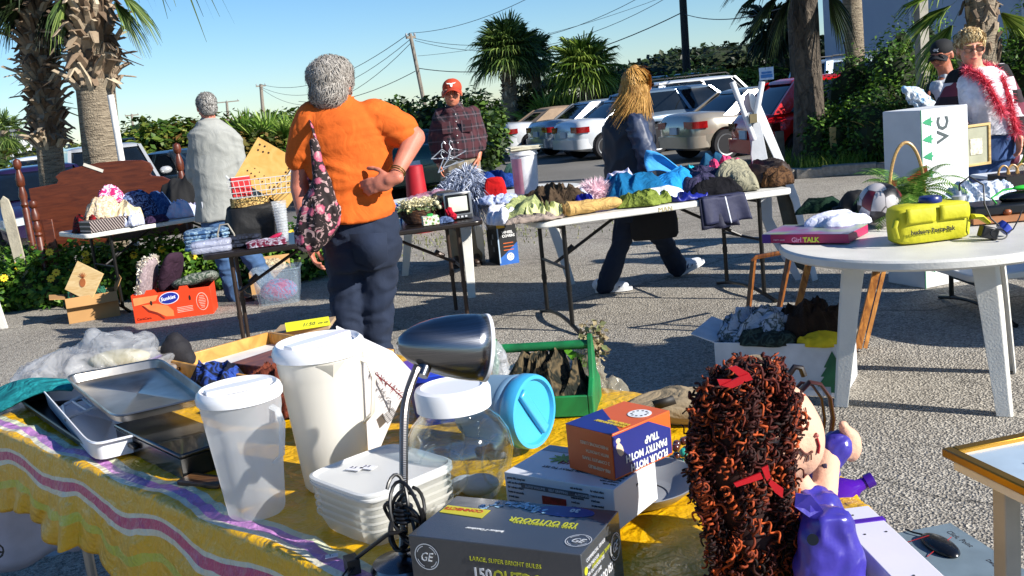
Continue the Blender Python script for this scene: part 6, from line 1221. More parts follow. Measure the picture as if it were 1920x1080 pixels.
# boxes and bin behind the grey man's feet
O = at(500, 545); t = carton('brown cardboard box of odds and ends behind the grey sweatshirt man\'s shoes', (O.x - .1, 9.1, 0), .15, .36, .3, .2, tan2, [('b', 70, .1)], group=None); pile('mixed_items', 'cream crockery and papers in the box behind the black shoes', 'odds and ends', (O.x + .08, 9.25, .14), .28, .22, .12, cloth('#b9a98a', '#6a5a48'), .1, 82, freq=6)
O = at(395, 500); carton('brown cardboard carton on the ground left of the grey sweatshirt man\'s legs', (O.x, 9.9, 0), .1, .4, .3, .36, mat('#7d6c55', .85), [])
q = at(590, 530); t = thing('storage_bin', 'clear plastic storage bin with pink and blue clothes behind the woman in orange', 'storage bin', (q.x - .15, 8.6, 0), .1)
g = M(); g.rings([[V((.2 * s_ * (abs(cos(a)) ** .3) * (1 if cos(a) > 0 else -1), .16 * s_ * (abs(sin(a)) ** .3) * (1 if sin(a) > 0 else -1), z)) for a in [2 * pi * j / 32 for j in range(32)]] for s_, z in ((.85, 0), (1, .28), (1.06, .285), (1.06, .3), (1.0, .3))], cap=False); g.build('tub', thinfilm('#a9bccb', .4, .1), t)
g = M(); g.ell((0, 0, .1), (.16, .12, .1)); g.build('clothes', cloth('#b04a78', '#4f8fb8'), t)
# white leg sign at left frame edge
q = at(12, 615); t = thing('white_sign_stand', 'white wooden leg of a stand cut off by the left frame edge', 'stand', (q.x, q.y, 0)); g = M(); g.box((-.045, 0, .2), (.06, .03, .42), Matrix.Rotation(-.13, 3, 'Y')); g.build('leg', whitep, t, bev=.003); g = M(); g.box((-.12, .02, .1), (.12, .01, .07)); g.build('purple_panel', mat('#3c2a7a', .6), t)
# ------------------------------------------------ VC carton
O = at(1700, 549, 0); O = at(1735, 542, 0); Xr = at(1821, 524, 0); Xl = at(1664, 520, 0); yc = (O.y)
t = thing('tall_white_carton', 'tall white carton printed with green fir trees standing behind the round table', 'carton', O)
ax_ = atan2(Xr.y - O.y, Xr.x - O.x); ex = V((cos(ax_), sin(ax_), 0)); ey = V((-sin(ax_), cos(ax_), 0)); wL = (Xr - O).length; wd = .34; hV = dp(1722, 208, yc).z - .0; hV = dp(1715, 208, yc).z
t.rotation_euler.z = ax_; print('VC', wL, ax_, hV)
wc = mat('#cfd1d2', .6, var=.1, vs=4, bump=.15, bs=8); g = M(); g.box((wL / 2, wd / 2, hV / 2), (wL, wd, hV)); g.build('carton_body', wc, t, bev=.006)
gfir = mat('#1f8a5a', .6)
def fir(cx, cz_, s, tilt=0): return [(cx + s * (x * cos(tilt) - z * sin(tilt)), cz_ + s * (x * sin(tilt) + z * cos(tilt))) for x, z in ((-.06, -.5), (.06, -.5), (.06, -.36), (.36, -.36), (.2, -.12), (.28, -.12), (.14, .1), (.2, .1), (0, .5), (-.2, .1), (-.14, .1), (-.28, -.12), (-.2, -.12), (-.36, -.36), (-.06, -.36))]
for z in (hV - .08, hV - .19, hV - .30, hV - .41, .24, .13, .5): decal('fir_tree_print', fir(.055, z, .085, pi / 2), gfir, -.0015, t)
txt('VC', .12, (.235, -.003, hV - .24), (pi / 2, -pi / 2, 0), mat('#3e4a4c', .6), t, bold=.004) if 0 else None
ot = txt('VC', .13, (.13, -.003, hV - .25), (0, 0, 0), mat('#3e4a4c', .6), t, bold=.003); ot.matrix_local = Matrix.Translation((.225, -.003, hV - .225)) @ Matrix.Rotation(pi / 2, 4, 'X') @ Matrix.Rotation(pi / 2, 4, 'Z')
g = M(); g.box((.003, -.002, hV / 2), (.006, .004, hV)); g.build('edge_tape', mat('#2f7a58', .6), t)
# ------------------------------------------------ round table, right
Rc = at(1738, 478, .72); fr = at(1705, 494, .72); lf = at(1446, 462, .72); tr_ = .62; RC = V((lf.x + tr_ * .985, lf.y - .08, 0)); print('round', RC, fr)
legA = at(1565, 690); legB = at(1895, 782)
aB = atan2(legB.y - RC.y, legB.x - RC.x); print('legB r', (legB - RC).length, aB)
tr_ = .66; RC = V((lf.x + tr_ * .99, lf.y - .05, 0)); a0 = radians(-150)
RC = V((1.86, 4.45, 0)); tr_ = .635
t = ptable('white round plastic patio table at the right with a yellow sprayer bag', RC, tr_, .72, [radians(a) for a in (-73, -168, 17, 127)], leg_w=.075, rf=(.6, .66, .74))
ZR = .724
def RT_(px, py): return at(px, py, ZR)
# yellow bag
q = RT_(1758, 452); t = thing('sprayer_bag', 'yellow fabric sprayer bag with a blue cap and black lettering on the round table', 'bag', q, .1); ym = mat('#b9b413', .65, var=.06, vs=5, bump=.3, bs=35); yp = (q - V((0, 0, CAM_H))).dot(FW) / FOC; bw_ = 150 * yp; bh = 68 * yp
g = M(); e = .45
g.rings([[V((bw_ / 2 * s_ * (abs(cos(a)) ** e) * (1 if cos(a) > 0 else -1), .075 + .075 * s2 * (abs(sin(a)) ** e) * (1 if sin(a) > 0 else -1), z)) for a in [2 * pi * j / 48 for j in range(48)]] for s_, s2, z in ((.9, .9, 0), (.97, 1, .01), (1, 1, bh * .4), (1.01, .97, bh * .8), (.98, .9, bh * .95), (.85, .75, bh * 1.02), (.5, .4, bh * 1.04))]); g.build('bag_body', ym, t)
for x in (-.5, .5):
    g = M(); g.grid(lambda u, v: V((x * bw_ * .44 - bw_ * .19 + bw_ * .38 * u, -.003 - .006 * sin(pi * v) , bh * .98 - bh * .42 * v)), 6, 6); g.build('pocket_flap', ym, t, thick=.004, fix=False)
g = M(); g.lathe([(.045, 0), (.048, .005), (.046, .022), (.042, .028), (0, .028)], (0.01, .07, bh * 1.02), 24); g.build('blue_cap', mat('#15286e', .35), t)
g = M(); g.lathe([(.03, 0), (.03, .02), (.012, .022), (.01, .04), (0, .04)], (bw_ * .4, .06, bh * 1.0), 16); g.build('hose_fitting', mat('#b9bcc4', .4), t)
txt('hudson. Porta-Pak', .027, (-bw_ * .36, -.009, bh * .27), (pi / 2, 0, 0), mat('#0c0e08', .6), t, bold=.0007, sx=.98)
g = M(); g.tube([(-bw_ * .5, .02, bh * .7), (-bw_ * .56, 0, bh * .5), (-bw_ * .53, 0, bh * .2)], .012, 8, .4); g.build('strap', ym, t)
g = M(); g.tube([(bw_ * .48, .02, bh * .55), (bw_ * .62, .03, bh * .5), (bw_ * .72, .02, bh * .3)], [.03, .028, .018], 8, .4); g.build('strap_end', ym, t)
cm = mat('#0d0d10', .4)
g = M(); hx = bw_ * .4; g.tube([(hx, .06, bh * 1.1), (hx, .055, bh * 1.45), (hx + .03, .03, bh * 1.65), (hx + .075, 0, bh * 1.4), (hx + .06, -.03, bh * .9), (hx + .075, -.05, bh * .5), (hx + .11, -.05, bh * .28)], .0038, 8); g.build('hose', cm, t)
q = RT_(1853, 447); t = thing('power_adapter', 'black adapter with looping cable in front of the yellow bag', 'power adapter', q); g = M(); g.box((0, 0, .025), (.07, .05, .05), Matrix.Rotation(.3, 3, 'Y')); g.build('plug_body', cm, t, bev=.006)
g = M(); g.tube([(.02 + .03 * cos(a) * 1.1, -.05 + .02 * sin(a), .004 + .03 * (1 + sin(a)) * .6) for a in [2 * pi * i / 24 for i in range(25)]] + [(.1, -.01, .03), (.13, 0, .07), (.16, .03, .1)], .0028, 6); g.build('cable', cm, t)
q = RT_(1878, 440); g = M(); g.lathe([(.03, 0), (.032, .012), (.03, .03), (0, .032)], (0, 0, 0), 20, Matrix.Rotation(.9, 3, 'Y')); tag(g.build('bottle_top', mat('#2a3f9c', .4), loc=q + V((0, 0, .02))), 'loose blue round cap behind the black adapter', 'cap')
# games box and cloths on left of the round table
q = RT_(1430, 456); q2 = RT_(1620, 456); q = V((q.x, q.y, ZR)); t = thing('board_game_box', 'pink and purple board game box at the left rim of the round table', 'box', q, atan2(q2.y - q.y, q2.x - q.x)); gh = .04
g = M(); g.box((.2, .14, gh / 2), (.4, .28, gh)); g.build('box', mat('#a01c50', .45, var=.1), t, bev=.002)
g = M(); g.box((.2, .14, gh + .001), (.4, .28, .002)); g.build('lid_print', k_ if 0 else (lambda k: k.out(k.ramp(k.noise(7, 2), [(.35, '#7a8a5c'), (.5, '#6f6f8a'), (.65, '#8a4a7a')]), .35))(N('game lid')), t)
g = M(); g.box((.02, -.001, gh / 2), (.04, .003, gh)); g.build('purple_end', mat('#4a1c7a', .5), t)
txt('Girl', .03, (.14, -.003, .006), (pi / 2, 0, 0), mat('#e8a0c0', .5), t, bold=.0006); txt('TALK', .03, (.195, -.003, .006), (pi / 2, 0, 0), mat('#c9d43c', .5), t, bold=.0014)
txt('PARTY GAME', .009, (.055, -.003, .012), (pi / 2, 0, 0), mat('#e8c0d0', .5), t)
pile('white_towel', 'white folded cloth hanging over the front of the game box', 'towel', RT_(1572, 436) + V((0, 0, .036)), .27, .2, .05, cloth('#cfd2e4', bump=.3), .1, 91, fold=.25, freq=3)
pile('green_cloth', 'dark green knitted cloth on the game box', 'cloth', RT_(1536, 410) + V((0, 0, .035)), .27, .18, .055, cloth('#0f2a1c', bump=.6), .05, 92, fold=.3)
q = RT_(1608, 410); t = thing('black_backpack', 'black backpack lying behind the dark green cloth', 'backpack', q, .2); g = M(); g.ell((0, .02, .06), (.085, .07, .085)); g.ell((-.05, 0, .03), (.07, .05, .045)); fuse(g, 'bag_body', mat('#0b0b0e', .7, bump=.5, bs=20), t, .008, 2, .006, (12, 12, 12)); g = M(); g.tube([(-.15, -.02, .07), (-.12, -.03, .075), (-.03, -.03, .04)], .008, 8); g.build('strap', cm, t)
# soccer ball
q = RT_(1655, 425); t = thing('soccer_ball', 'worn white soccer ball with red and black patches left of the fern', 'ball', q + V((0, .02, .105)))
k = N('ball panels'); v = k.vor(14); c1 = k.n('SeparateColor', {0: v.outputs['Color']}).outputs[0]; e_ = k.vor(14, feat='DISTANCE_TO_EDGE').outputs['Distance']; cc_ = k.ramp(c1, [(0, '#6a1f2a'), (.15, '#222228'), (.28, '#b5b0b0')], True); g = M(); g.ell((0, 0, 0), (.105,) * 3, n=18); g.build('ball', k.out(k.mix(k.ramp(e_, [(.01, 1.0), (.03, 0)]), cc_, '#4a4648'), .4), t)
# fern in a basket
q = RT_(1712, 418); t = thing('fern_basket', 'green fern in a wicker basket with a tall hooped handle', 'fern', q + V((0, .06, 0)))
g = M(); g.lathe([(.08, 0), (.1, .06), (.11, .12), (.104, .12), (.09, .02)], n=28); g.build('basket', wk, t)
g = M(); g.tube([(-.085 * cos(a) - .0, 0.0, .12 + .26 * sin(a)) for a in [pi * i / 20 for i in range(21)]], .0085, 8); g.build('handle', wood('#8f6a3a', '#c9a468', (30, 30, 30)), t)
g = M(); g.add([(.02, .05, .2), (.12, .05, .26), (.13, .06, .2), (.05, .06, .16)], [(0, 1, 2, 3)]).add([(.02, .05, .2), (-.06, .05, .2), (-.05, .06, .15)], [(0, 1, 2)]); g.build('red_ribbon', mat('#8f0f18', .6), t)
fm_ = leafm('#2f5a1c', '#5f8a34', '#9cb85c', .3); g = M(); rg = random.Random(9)
for i in range(44):
    az = i * 2.4; L_ = rg.uniform(.2, .36); el = rg.uniform(.25, 1.3); d = V((cos(az), sin(az), 0)); s_ = V((-sin(az), cos(az), 0)); prev = V((0, 0, .12)) + d * .04; n_ = 26; v = d * cos(el) + V((0, 0, sin(el)))
    for k_ in range(n_):
        nx = prev + v * L_ / n_; v = (v - V((0, 0, .085))).normalized(); w_ = .075 * sin(pi * min(1, (k_ + 1.5) / n_)) ** .7 * (1 - .4 * k_ / n_) + .003
        for q_ in (-1, 1):
            tip = nx + s_ * q_ * w_ + v * w_ * .35 - V((0, 0, w_ * .25)); g.add([prev, prev.lerp(nx, .8), tip], [(0, 1, 2)])
        prev = nx
g.build('fronds', fm_, t, smooth=False, fix=False)
pile('white_cloth', 'crumpled white and pale blue cloth behind the yellow bag', 'cloth', RT_(1830, 392), .4, .26, .11, cloth('#d5d9e2', '#a4b8d0', bump=.5), .05, 93, freq=3, fold=.35)
q = RT_(1880, 412); t = thing('tool_tray', 'black plastic tray with dark tools behind the cable at the right', 'tray', q + V((.06, .05, .0)), -.1)
g = M(); g.box((0, 0, .05), (.4, .2, .05)); g.build('tray', mat('#101318', .35, var=.3), t, bev=.01); g = M(); g.box((.0, -.08, .013), (.42, .1, .026)); g.build('cardboard_base', mat('#a87048', .8), t)
g = M(); g.ell((.05, .0, .09), (.1, .05, .03)); g.build('tool', mat('#0c0e12', .25), t); g = M(); g.tube([(-.06, -.03, .06), (-.09, -.02, .1), (-.03, 0, .13), (.06, 0, .135), (.12, .01, .13)], .005, 8); g.build('green_cable', mat('#2cae3a', .35), t); g = M(); g.ell((.07, 0, .133), (.06, .03, .012), n=8); g.build('green_grip', mat('#3ac83c', .4), t)
g = M(); g.ell((-.05, -.1, .04), (.02, .015, .015), n=6); g.build('small_knob', mat('#8a4a24', .4), t)
# boxes on something at right behind
q = dp(1880, 360, 6.0); t = thing('blue_cooler', 'blue box with a white lid at the right behind the round table', 'cooler', (q.x - .09, 5.9, .4), .05); g = M(); g.box((0.1, .1, .22), (.26, .24, .44)); g.build('body', mat('#143a7c', .5), t, bev=.006); g = M(); g.box((.1, .1, .452), (.27, .25, .02)); g.build('lid', mat('#cfd3d8', .5), t, bev=.004)
t.location.z = dp(1880, 330, 5.9).z - .46
tz = t.location.z
q = dp(1900, 362, 5.5); t = thing('black_carton', 'black carton with pale lettering and wicker handles cut by the right frame edge', 'carton', (q.x - .05, 5.45, dp(1900, 362, 5.45).z), -.02); g = M(); g.box((.15, .12, .04), (.32, .22, .1)); g.build('carton_body', mat('#15100f', .5), t, bev=.003); txt('CO', .05, (.085, .008, .02), (pi / 2, 0, 0), mat('#b9bcc4', .5), t)
g = M(); 
for i in range(4): g.tube([(.03 + .05 * i + .03 * cos(a), .12, .09 + .05 * sin(a)) for a in [pi * j / 10 for j in range(11)]], .006, 6)
g.build('wicker_handles', wood('#9a6a34', '#caa05c', (20, 20, 20)), t)
ft2 = ftable('white table behind the round one at the right edge carrying the cooler', (q.x - .3, 5.35, 0), .05, 1.2, .8, tz, whitep, blackm)
# wooden stool under the left rim
q = at(1440, 620); t = thing('wooden_chair_frame', 'brown wooden chair frame with splayed legs left under the round table rim', 'chair', (q.x, q.y, 0)); Yq = q.y
def cf(px, py, dy=0): return dp(px, py, Yq + dy) - V((q.x, q.y, 0))
cw = wood('#3c1d0c', '#8a5324', (12, 12, 2), .35)
for a, b, w_ in (((1413, 488), (1400, 612), .016), ((1480, 480), (1452, 625), .017)): g = M(); g.tube([cf(*a), cf(*b)], [w_ * 1.1, w_], 4); g.build('leg', cw, t, smooth=False)
g = M(); g.tube([cf(1410, 490), cf(1418, 482), cf(1485, 470)], .014, 6); g.build('top_rail', cw, t)
g = M(); g.tube([cf(1485, 470), cf(1560, 462, .2)], .012, 6); g.build('side_rail', cw, t)
# leaning wood frame
O = at(1608, 660); g0 = V((O.x, O.y, 0)); t = thing('empty_picture_frame', 'large empty wooden frame leaning against the underside of the round table', 'frame', g0); pw = wood('#6a3a14', '#b97a34', (10, 10, 2), .35)
top = dp(1648, 488, O.y + .12) - g0; bot = V((0, 0, .02)); g = M(); g.tube([bot, top], .026, 4); g.build('frame_side', pw, t, smooth=False); sh_ = V((.035, -.015, 0)); g = M(); g.tube([bot + sh_, top + sh_], .014, 4); g.build('frame_lip', wood('#8a5424', '#c98c44', (10, 10, 2)), t, smooth=False)
g = M(); g.tube([bot, bot + V((-.34, .12, .0))], .024, 4); g.build('frame_bottom', pw, t, smooth=False)
g = M(); g.tube([bot + V((-.34, .12, .0)), top + V((-.34, .12, 0))], .024, 4); g.build('frame_side', pw, t, smooth=False)
# white carton of clothes under the table
O = at(1345, 735, 0); O = V((O.x, O.y, 0)); E_ = at(1585, 745, 0); ca_ = atan2(E_.y - O.y, E_.x - O.x); Lc2 = (E_ - O).length; print('wcarton', Lc2, ca_, O)
t = carton('white carton with a fir tree print overflowing with clothes under the round table', O, ca_, Lc2, .36, .25, mat('#c6c7ca', .7), [('l', 20, .12), ('b', 50, .1)], name='white_carton'); decal('fir_tree_print', fir(Lc2 - .05, .12, .2), mat('#1c5a3a', .6), -.0015, t); t['category'] = 'carton'
bpy.context.view_layer.update(); wc_ = t; WG2 = 'clothes in the white carton'
pile('leaf_print_cloth', 'white cloth with dark fern print on top of the white carton', 'cloth', inbox(wc_, .2, .18, .22), .42, .34, .13, cloth('#a9b3c0', '#2c3c34', bump=.5), ca_, 95, group=WG2, fold=.3, freq=3)
pile('brown_cloth', 'dark brown crumpled jacket at the right of the white carton', 'jacket', inbox(wc_, .42, .22, .22), .34, .32, .17, cloth('#2c2018', bump=.5), ca_, 96, group=WG2, fold=.4, freq=4)
pile('yellow_cloth', 'yellow cloth over the front edge of the white carton', 'cloth', inbox(wc_, Lc2 * .82, .05, .235), .22, .14, .05, cloth('#c9b428'), ca_, 97, group=WG2, freq=5)
pile('dark_cloth', 'dark green grey cloth over the front of the white carton', 'cloth', inbox(wc_, .24, .04, .235), .26, .14, .06, cloth('#1c2624', '#3a4a44'), ca_, 98, group=WG2, freq=4)
# tables outside the frame whose shadows fall across the gravel
ptable('white patio table standing just outside the right edge of the frame', (3.7, 4.9), .6, .72, [radians(a) for a in (40, 130, 220, 310)])
ptable('second white patio table outside the right edge of the frame', (4.9, 6.1), .55, .72, [radians(a) for a in (40, 130, 220, 310)])
# ================================================================ FOREGROUND TABLE
E0 = V((-1.56, 2.82, 0)); ED = V((.70, -.714, 0)); EP = V((.714, .70, 0)); ZT = .748
def ST(s, t, z=0.0): return E0 + ED * s + EP * t + V((0, 0, z))
ea = atan2(ED.y, ED.x)
ftable('near folding table under the yellow striped cloth holding kitchenware', (E0.x, E0.y, 0), ea, 1.95, 1.03, .735, whitep, mat('#8b8d8f', .3, .8), feet=False, setin=.3, group='cloth-covered tables in the foreground')
q = ST(1.97, .01); ftable('small end table under the plain end of the yellow cloth', (q.x, q.y, 0), ea, .46, .6, .735, whitep, mat('#8b8d8f', .3, .8), feet=False, setin=.1, group='cloth-covered tables in the foreground')
# striped vinyl cloth
def clothpt(s, t, off=0.0):
    w_ = noise.noise(V((s * 5, t * 5, 1)))
    z = ZT - off; p = ST(max(0, s), max(0, t))
    rdg = 1 - 2.4 * abs(noise.noise(V((s * 9 + 3, t * 9 + w_, 4)))) + .5 * abs(noise.noise(V((s * 24, t * 24 + w_, 9))))
    z += .006 * rdg * (1 if t > .03 else .6) * (.35 if t > .25 else 1) + .002 * w_
    if s > 2.1 and .1 < t: z += .004 * rdg
    if t < 0:
        h = -t; fold = .35 * sin(s * 15 + 3.0 * noise.noise(V((s * 3, 0, 0)))) + 1.1 * (abs(noise.noise(V((s * 9 + h * 6, h * 5, 2)))) - .2)
        out = min(1, h * 8); p = p - EP * (.012 + .045 * h + .035 * fold * min(1, h * 4)) * out + ED * .02 * fold * h * 4; z = ZT - off - h * .96 + .012 * rdg * out * .5
    if s < 0:
        h = -s; p = p - ED * (.02 + .55 * h + .03 * sin(t * 15) * min(1, h * 4)) ; z -= h * .85
    if p.x > .575:
        e = p.x - .575; p.x = .575 + .02 * min(1, e * 8); z -= e
    p.z = z; return p
s0, s1, t0, t1 = -.26, 2.43, -.24, 1.05; nu, nv = 260, 120
g = M(); g.grid(lambda u, v: clothpt(s0 + (s1 - s0) * u, t0 + .02 * sin(u * 40) * (1 - v) ** 3 + (t1 - t0) * v), nu, nv)
k = N('striped vinyl'); uv = k.n('SeparateXYZ', {0: k.n('UVMap').outputs[0]}).outputs
Tn = uv[1]; ye_ = '#d6a40c'
stops = [(-.26, ye_), (-.172, '#b9b83a'), (-.146, ye_), (-.102, '#cfcab4'), (-.089, '#b8386c'), (-.064, '#cfcab4'), (-.051, ye_), (.012, '#cfcab4'), (.026, '#b07ab4'), (.05, '#c4c8ac'), (.066, ye_), (.5, ye_)]
mp = k.math('MULTIPLY', k.math('ADD', Tn, .3), 1 / .9); cc_ = k.ramp(mp, [((t + .3) / .9, c) for t, c in stops], True)
cc_ = k.mix(.15, cc_, k.ramp(k.noise(6, 4), [(.35, (.85, .8, .7)), (.65, (1, 1, 1))]), 'MULTIPLY')
k.bump(k.math('ADD', k.noise(16, 5, dist=1.5), k.math('MULTIPLY', k.noise(45, 3, dist=.5), .5)), .55, .02)
o = g.build('tablecloth', k.out(cc_, .28, Specular_IOR_Level=.6), None, fix=False, ang=180, thick=.001); ul = o.data.uv_layers.new(name='UVMap')
for L_ in o.data.loops:
    i = L_.vertex_index; u, v = divmod(i, nv + 1); ul.data[L_.index].uv = (s0 + (s1 - s0) * u / nu, t0 + (t1 - t0) * v / nv)
tag(o, 'crumpled yellow vinyl tablecloth with pink and lilac stripes on the near table', 'tablecloth')
g = M(); g.grid(lambda u, v: ST(.02 - .07 - .24 * v * (1 - u * .4), -.03 + .6 * u) + V((0, 0, .69 - .5 * v + .01 * sin(u * 20))) + EP * (.02 * sin(u * 14 + v * 3)) - ED * .01 * sin(u * 22), 24, 12)
o = g.build('white_sheet', mat('#b9b4c4', .8, bump=.4, bs=12), None, fix=False, thick=.001); tag(o, 'white paper sheet with a black scribble hanging below the end of the striped cloth', 'paper sheet')
q = dp(30, 1000, 2.95); txt('9', .07, q + V((-.02, -.1, -.03)), (pi / 2, .25, -.35), mat('#222226', .7), o, name='scribble')
q = at(35, 1075, 0); t = thing('storage_bin', 'pale blue plastic bin on the ground at the lower left corner', 'storage bin', (q.x - .1, q.y + .35, 0), -.3); g = M(); g.rings([[V((.3 * s_ * (abs(cos(a)) ** .3) * (1 if cos(a) > 0 else -1), .2 * s_ * (abs(sin(a)) ** .3) * (1 if sin(a) > 0 else -1), z)) for a in [2 * pi * j / 32 for j in range(32)]] for s_, z in ((.88, 0), (1, .2), (1.05, .205), (1.05, .22), (1.0, .225), (.7, .225))]); g.build('tub', mat('#8f9fb4', .4), t); g = M(); g.box((0, 0, .232), (.5, .32, .012)); g.build('lid', mat('#9fb0c4', .35), t, bev=.005)
# ---- plastics
def milky(col, tr=.35, rough=.3, op=.92):
    k = N('milky plastic'); k.out(col, rough, Specular_IOR_Level=.5)
    tn = k.n('BsdfTranslucent', {0: lin(col)}); a = k.n('MixShader', {0: tr}); k.t.links.new(k.b.outputs[0], a.inputs[1]); k.t.links.new(tn.outputs[0], a.inputs[2])
    tt = k.n('BsdfTransparent', {0: (1, 1, 1, 1)}); b = k.n('MixShader', {0: op}); k.t.links.new(tt.outputs[0], b.inputs[1]); k.t.links.new(a.outputs[0], b.inputs[2]); k.t.links.new(b.outputs[0], k.t.nodes['Material Output'].inputs[0]); return k.m
def clear(tint=(.9, .93, .94), amt=.9):
    k = N('clear plastic'); lw = k.n('LayerWeight', {0: .35}).outputs['Facing']; gl = k.n('BsdfGlossy', {0: (1, 1, 1, 1), 'Roughness': .04}); tt = k.n('BsdfTransparent', {0: (*tint, 1)}); f = k.math('ADD', k.math('MULTIPLY', k.math('POWER', lw, 2.0), .6), .07)
    b = k.n('MixShader', {0: f}); k.t.links.new(tt.outputs[0], b.inputs[1]); k.t.links.new(gl.outputs[0], b.inputs[2]); k.t.links.new(b.outputs[0], k.t.nodes['Material Output'].inputs[0]); return k.m
lidm = mat('#dcdde0', .3, var=.02, Coat_Weight=.2)
def pitcher(label, c, h, rb, rt, lid, body, ribs, spout=False, rz=0, handle=True):
    t = thing('pitcher', label, 'pitcher', c, rz); n = 48
    def ring(r, z, rb_=0): return [V((r * (1 + rb_ * .02 * (1 if (j // 3) % 2 else -.4)) * cos(2 * pi * j / n), r * (1 + rb_ * .02 * (1 if (j // 3) % 2 else -.4)) * sin(2 * pi * j / n), z)) for j in range(n)]
    g = M(); g.rings([ring(rb * .9, .001), ring(rb, .01, ribs), ring(rb + (rt - rb) * .4, h * .4, ribs), ring(rb + (rt - rb) * .8, h * .74, ribs), ring(rb + (rt - rb) * .86, h * .77), ring(rt * .985, h * .8), ring(rt, h * .9)], cap=False); g.rings([ring(.001, .004), ring(rb * .9, .004)], cap=False); g.build('jug_body', body, t, fix=False)
    g = M(); g.rings([ring(rt * 1.0, h * .89), ring(rt * 1.06, h * .895), ring(rt * 1.07, h * .93), ring(rt * 1.03, h * .965), ring(rt * .95, h * .985), ring(rt * .9, h * .98), ring(rt * .84, h * .955), ring(.001, h * .95)], cap=False); lo = g.build('lid', lid, t)
    g = M(); g.rings([[V((rt * .82 * (2 * i / 12 - 1) * 1.0, rt * .3 * y_ * (1 - .3 * abs(2 * i / 12 - 1)), h * (.955 + .04 * z_))) for y_, z_ in ((-1, 0), (-.8, 1), (.8, 1), (1, 0))] for i in range(13)]); o2 = g.build('grip_bar', lid, lo, bev=.002); o2.rotation_euler.z = .5
    if handle:
        a = -.5; d = V((cos(a), sin(a), 0)); g = M(); g.tube([d * rt * .98 + V((0, 0, h * .84)), d * (rt + .012) + V((0, 0, h * .82)), d * (rt + .02) + V((0, 0, h * .72)), d * (rb + (rt - rb) * .5 + .018) + V((0, 0, h * .48)), d * (rb + (rt - rb) * .38) + V((0, 0, h * .42))], .008, 8, .5); g.build('handle', body, t)
    if spout:
        a = -1.45; d = V((cos(a), sin(a), 0)); s_ = V((-d.y, d.x, 0)); g = M(); g.rings([[d * (rt * .96) + s_ * .03 + V((0, 0, h * .88)), d * (rt * 1.0 + .016) + V((0, 0, h * .88)), d * (rt * .96) - s_ * .03 + V((0, 0, h * .88))], [d * (rt * .97) + s_ * .002 + V((0, 0, h * .79)), d * (rt * .985) + V((0, 0, h * .79)), d * (rt * .97) - s_ * .002 + V((0, 0, h * .79))]]); g.build('spout', body, t)
    return t
q = at(484, 962, ZT); pitcher('ribbed translucent plastic pitcher with a white lid at the left', q, .268, .055, .078, lidm, milky('#f0f2f4', .7, .3, .62), 1)
q = at(634, 908, ZT); pitcher('tall opaque white plastic pitcher with a spout behind the ribbed one', q, .318, .067, .089, mat('#dfe0e4', .25, var=.02), milky('#eae6dc', .4, .25, 1.0), 0, True, .3, True)
# square container stack
O, ca, cw_, ch_ = frame3((590, 890), (742, 945), (715, 852), .835); cen = (at(590, 890, .835) + at(850, 905, .835)) / 2; sz = .185
t = thing('container_stack', 'stack of shallow square translucent food tubs with lids in the front centre', 'food containers', (cen.x, cen.y, ZT), ca); mk = milky('#e9e9e4', .6, .25, .8)
def sq(s_, z, e=.32, n=40): return [V((s_ * (abs(cos(a)) ** e) * (1 if cos(a) > 0 else -1), s_ * (abs(sin(a)) ** e) * (1 if sin(a) > 0 else -1), z)) for a in [2 * pi * j / n for j in range(n)]]
for i in range(5):
    z = .014 * i; g = M(); s_ = sz / 2 * 1.08; g.rings([sq(s_ * .84, z + .001), sq(s_ * .88, z + .006), sq(s_ * .98, z + .034), sq(s_ * 1.02, z + .036), sq(s_ * 1.02, z + .041)], cap=False)
    if i == 0: g.rings([sq(s_ * .84, z + .002), sq(.001, z + .002)], cap=False)
    g.build('tub', mk, t, fix=False)
for i in range(2): g = M(); z = .098 + .008 * i - .0; s_ = sz / 2 * 1.12; g.rings([sq(s_, z - .006), sq(s_ * 1.02, z - .003), sq(s_ * 1.02, z + .001), sq(s_ * .97, z + .003), sq(s_ * .93, z - .001), sq(s_ * .88, z - .002), sq(.001, z - .001)], cap=False); g.build('lid', milky('#e2e3e2', .3, .25, .95), t)
for dx, dy in ((-.01, -.03), (.008, -.012)): g = M(); g.box((dx - .03, dy + .0, .1085), (.03, .018, .0008), Matrix.Rotation(.3, 3, 'Z')); st_ = g.build('price_sticker', mat('#d5d5da', .7), t); txt('2.5', .012, (dx - .042, dy - .004, .1092), (0, 0, .3), mat('#14183c', .7), st_, ext=.0002)
# loose sticker on the cloth
q = at(622, 1042, ZT + .008); g = M(); g.box((0, 0, 0), (.022, .014, .001), Matrix.Rotation(.2, 3, 'Z')); o = g.build('price_tag', mat('#d9d9dc', .7), loc=q); tag(o, 'tiny white price sticker on the cloth before the tubs', 'sticker'); txt('1.', .012, (-.005, -.004, .0008), (0, 0, .2), mat('#14183c', .7), o, ext=.0002)
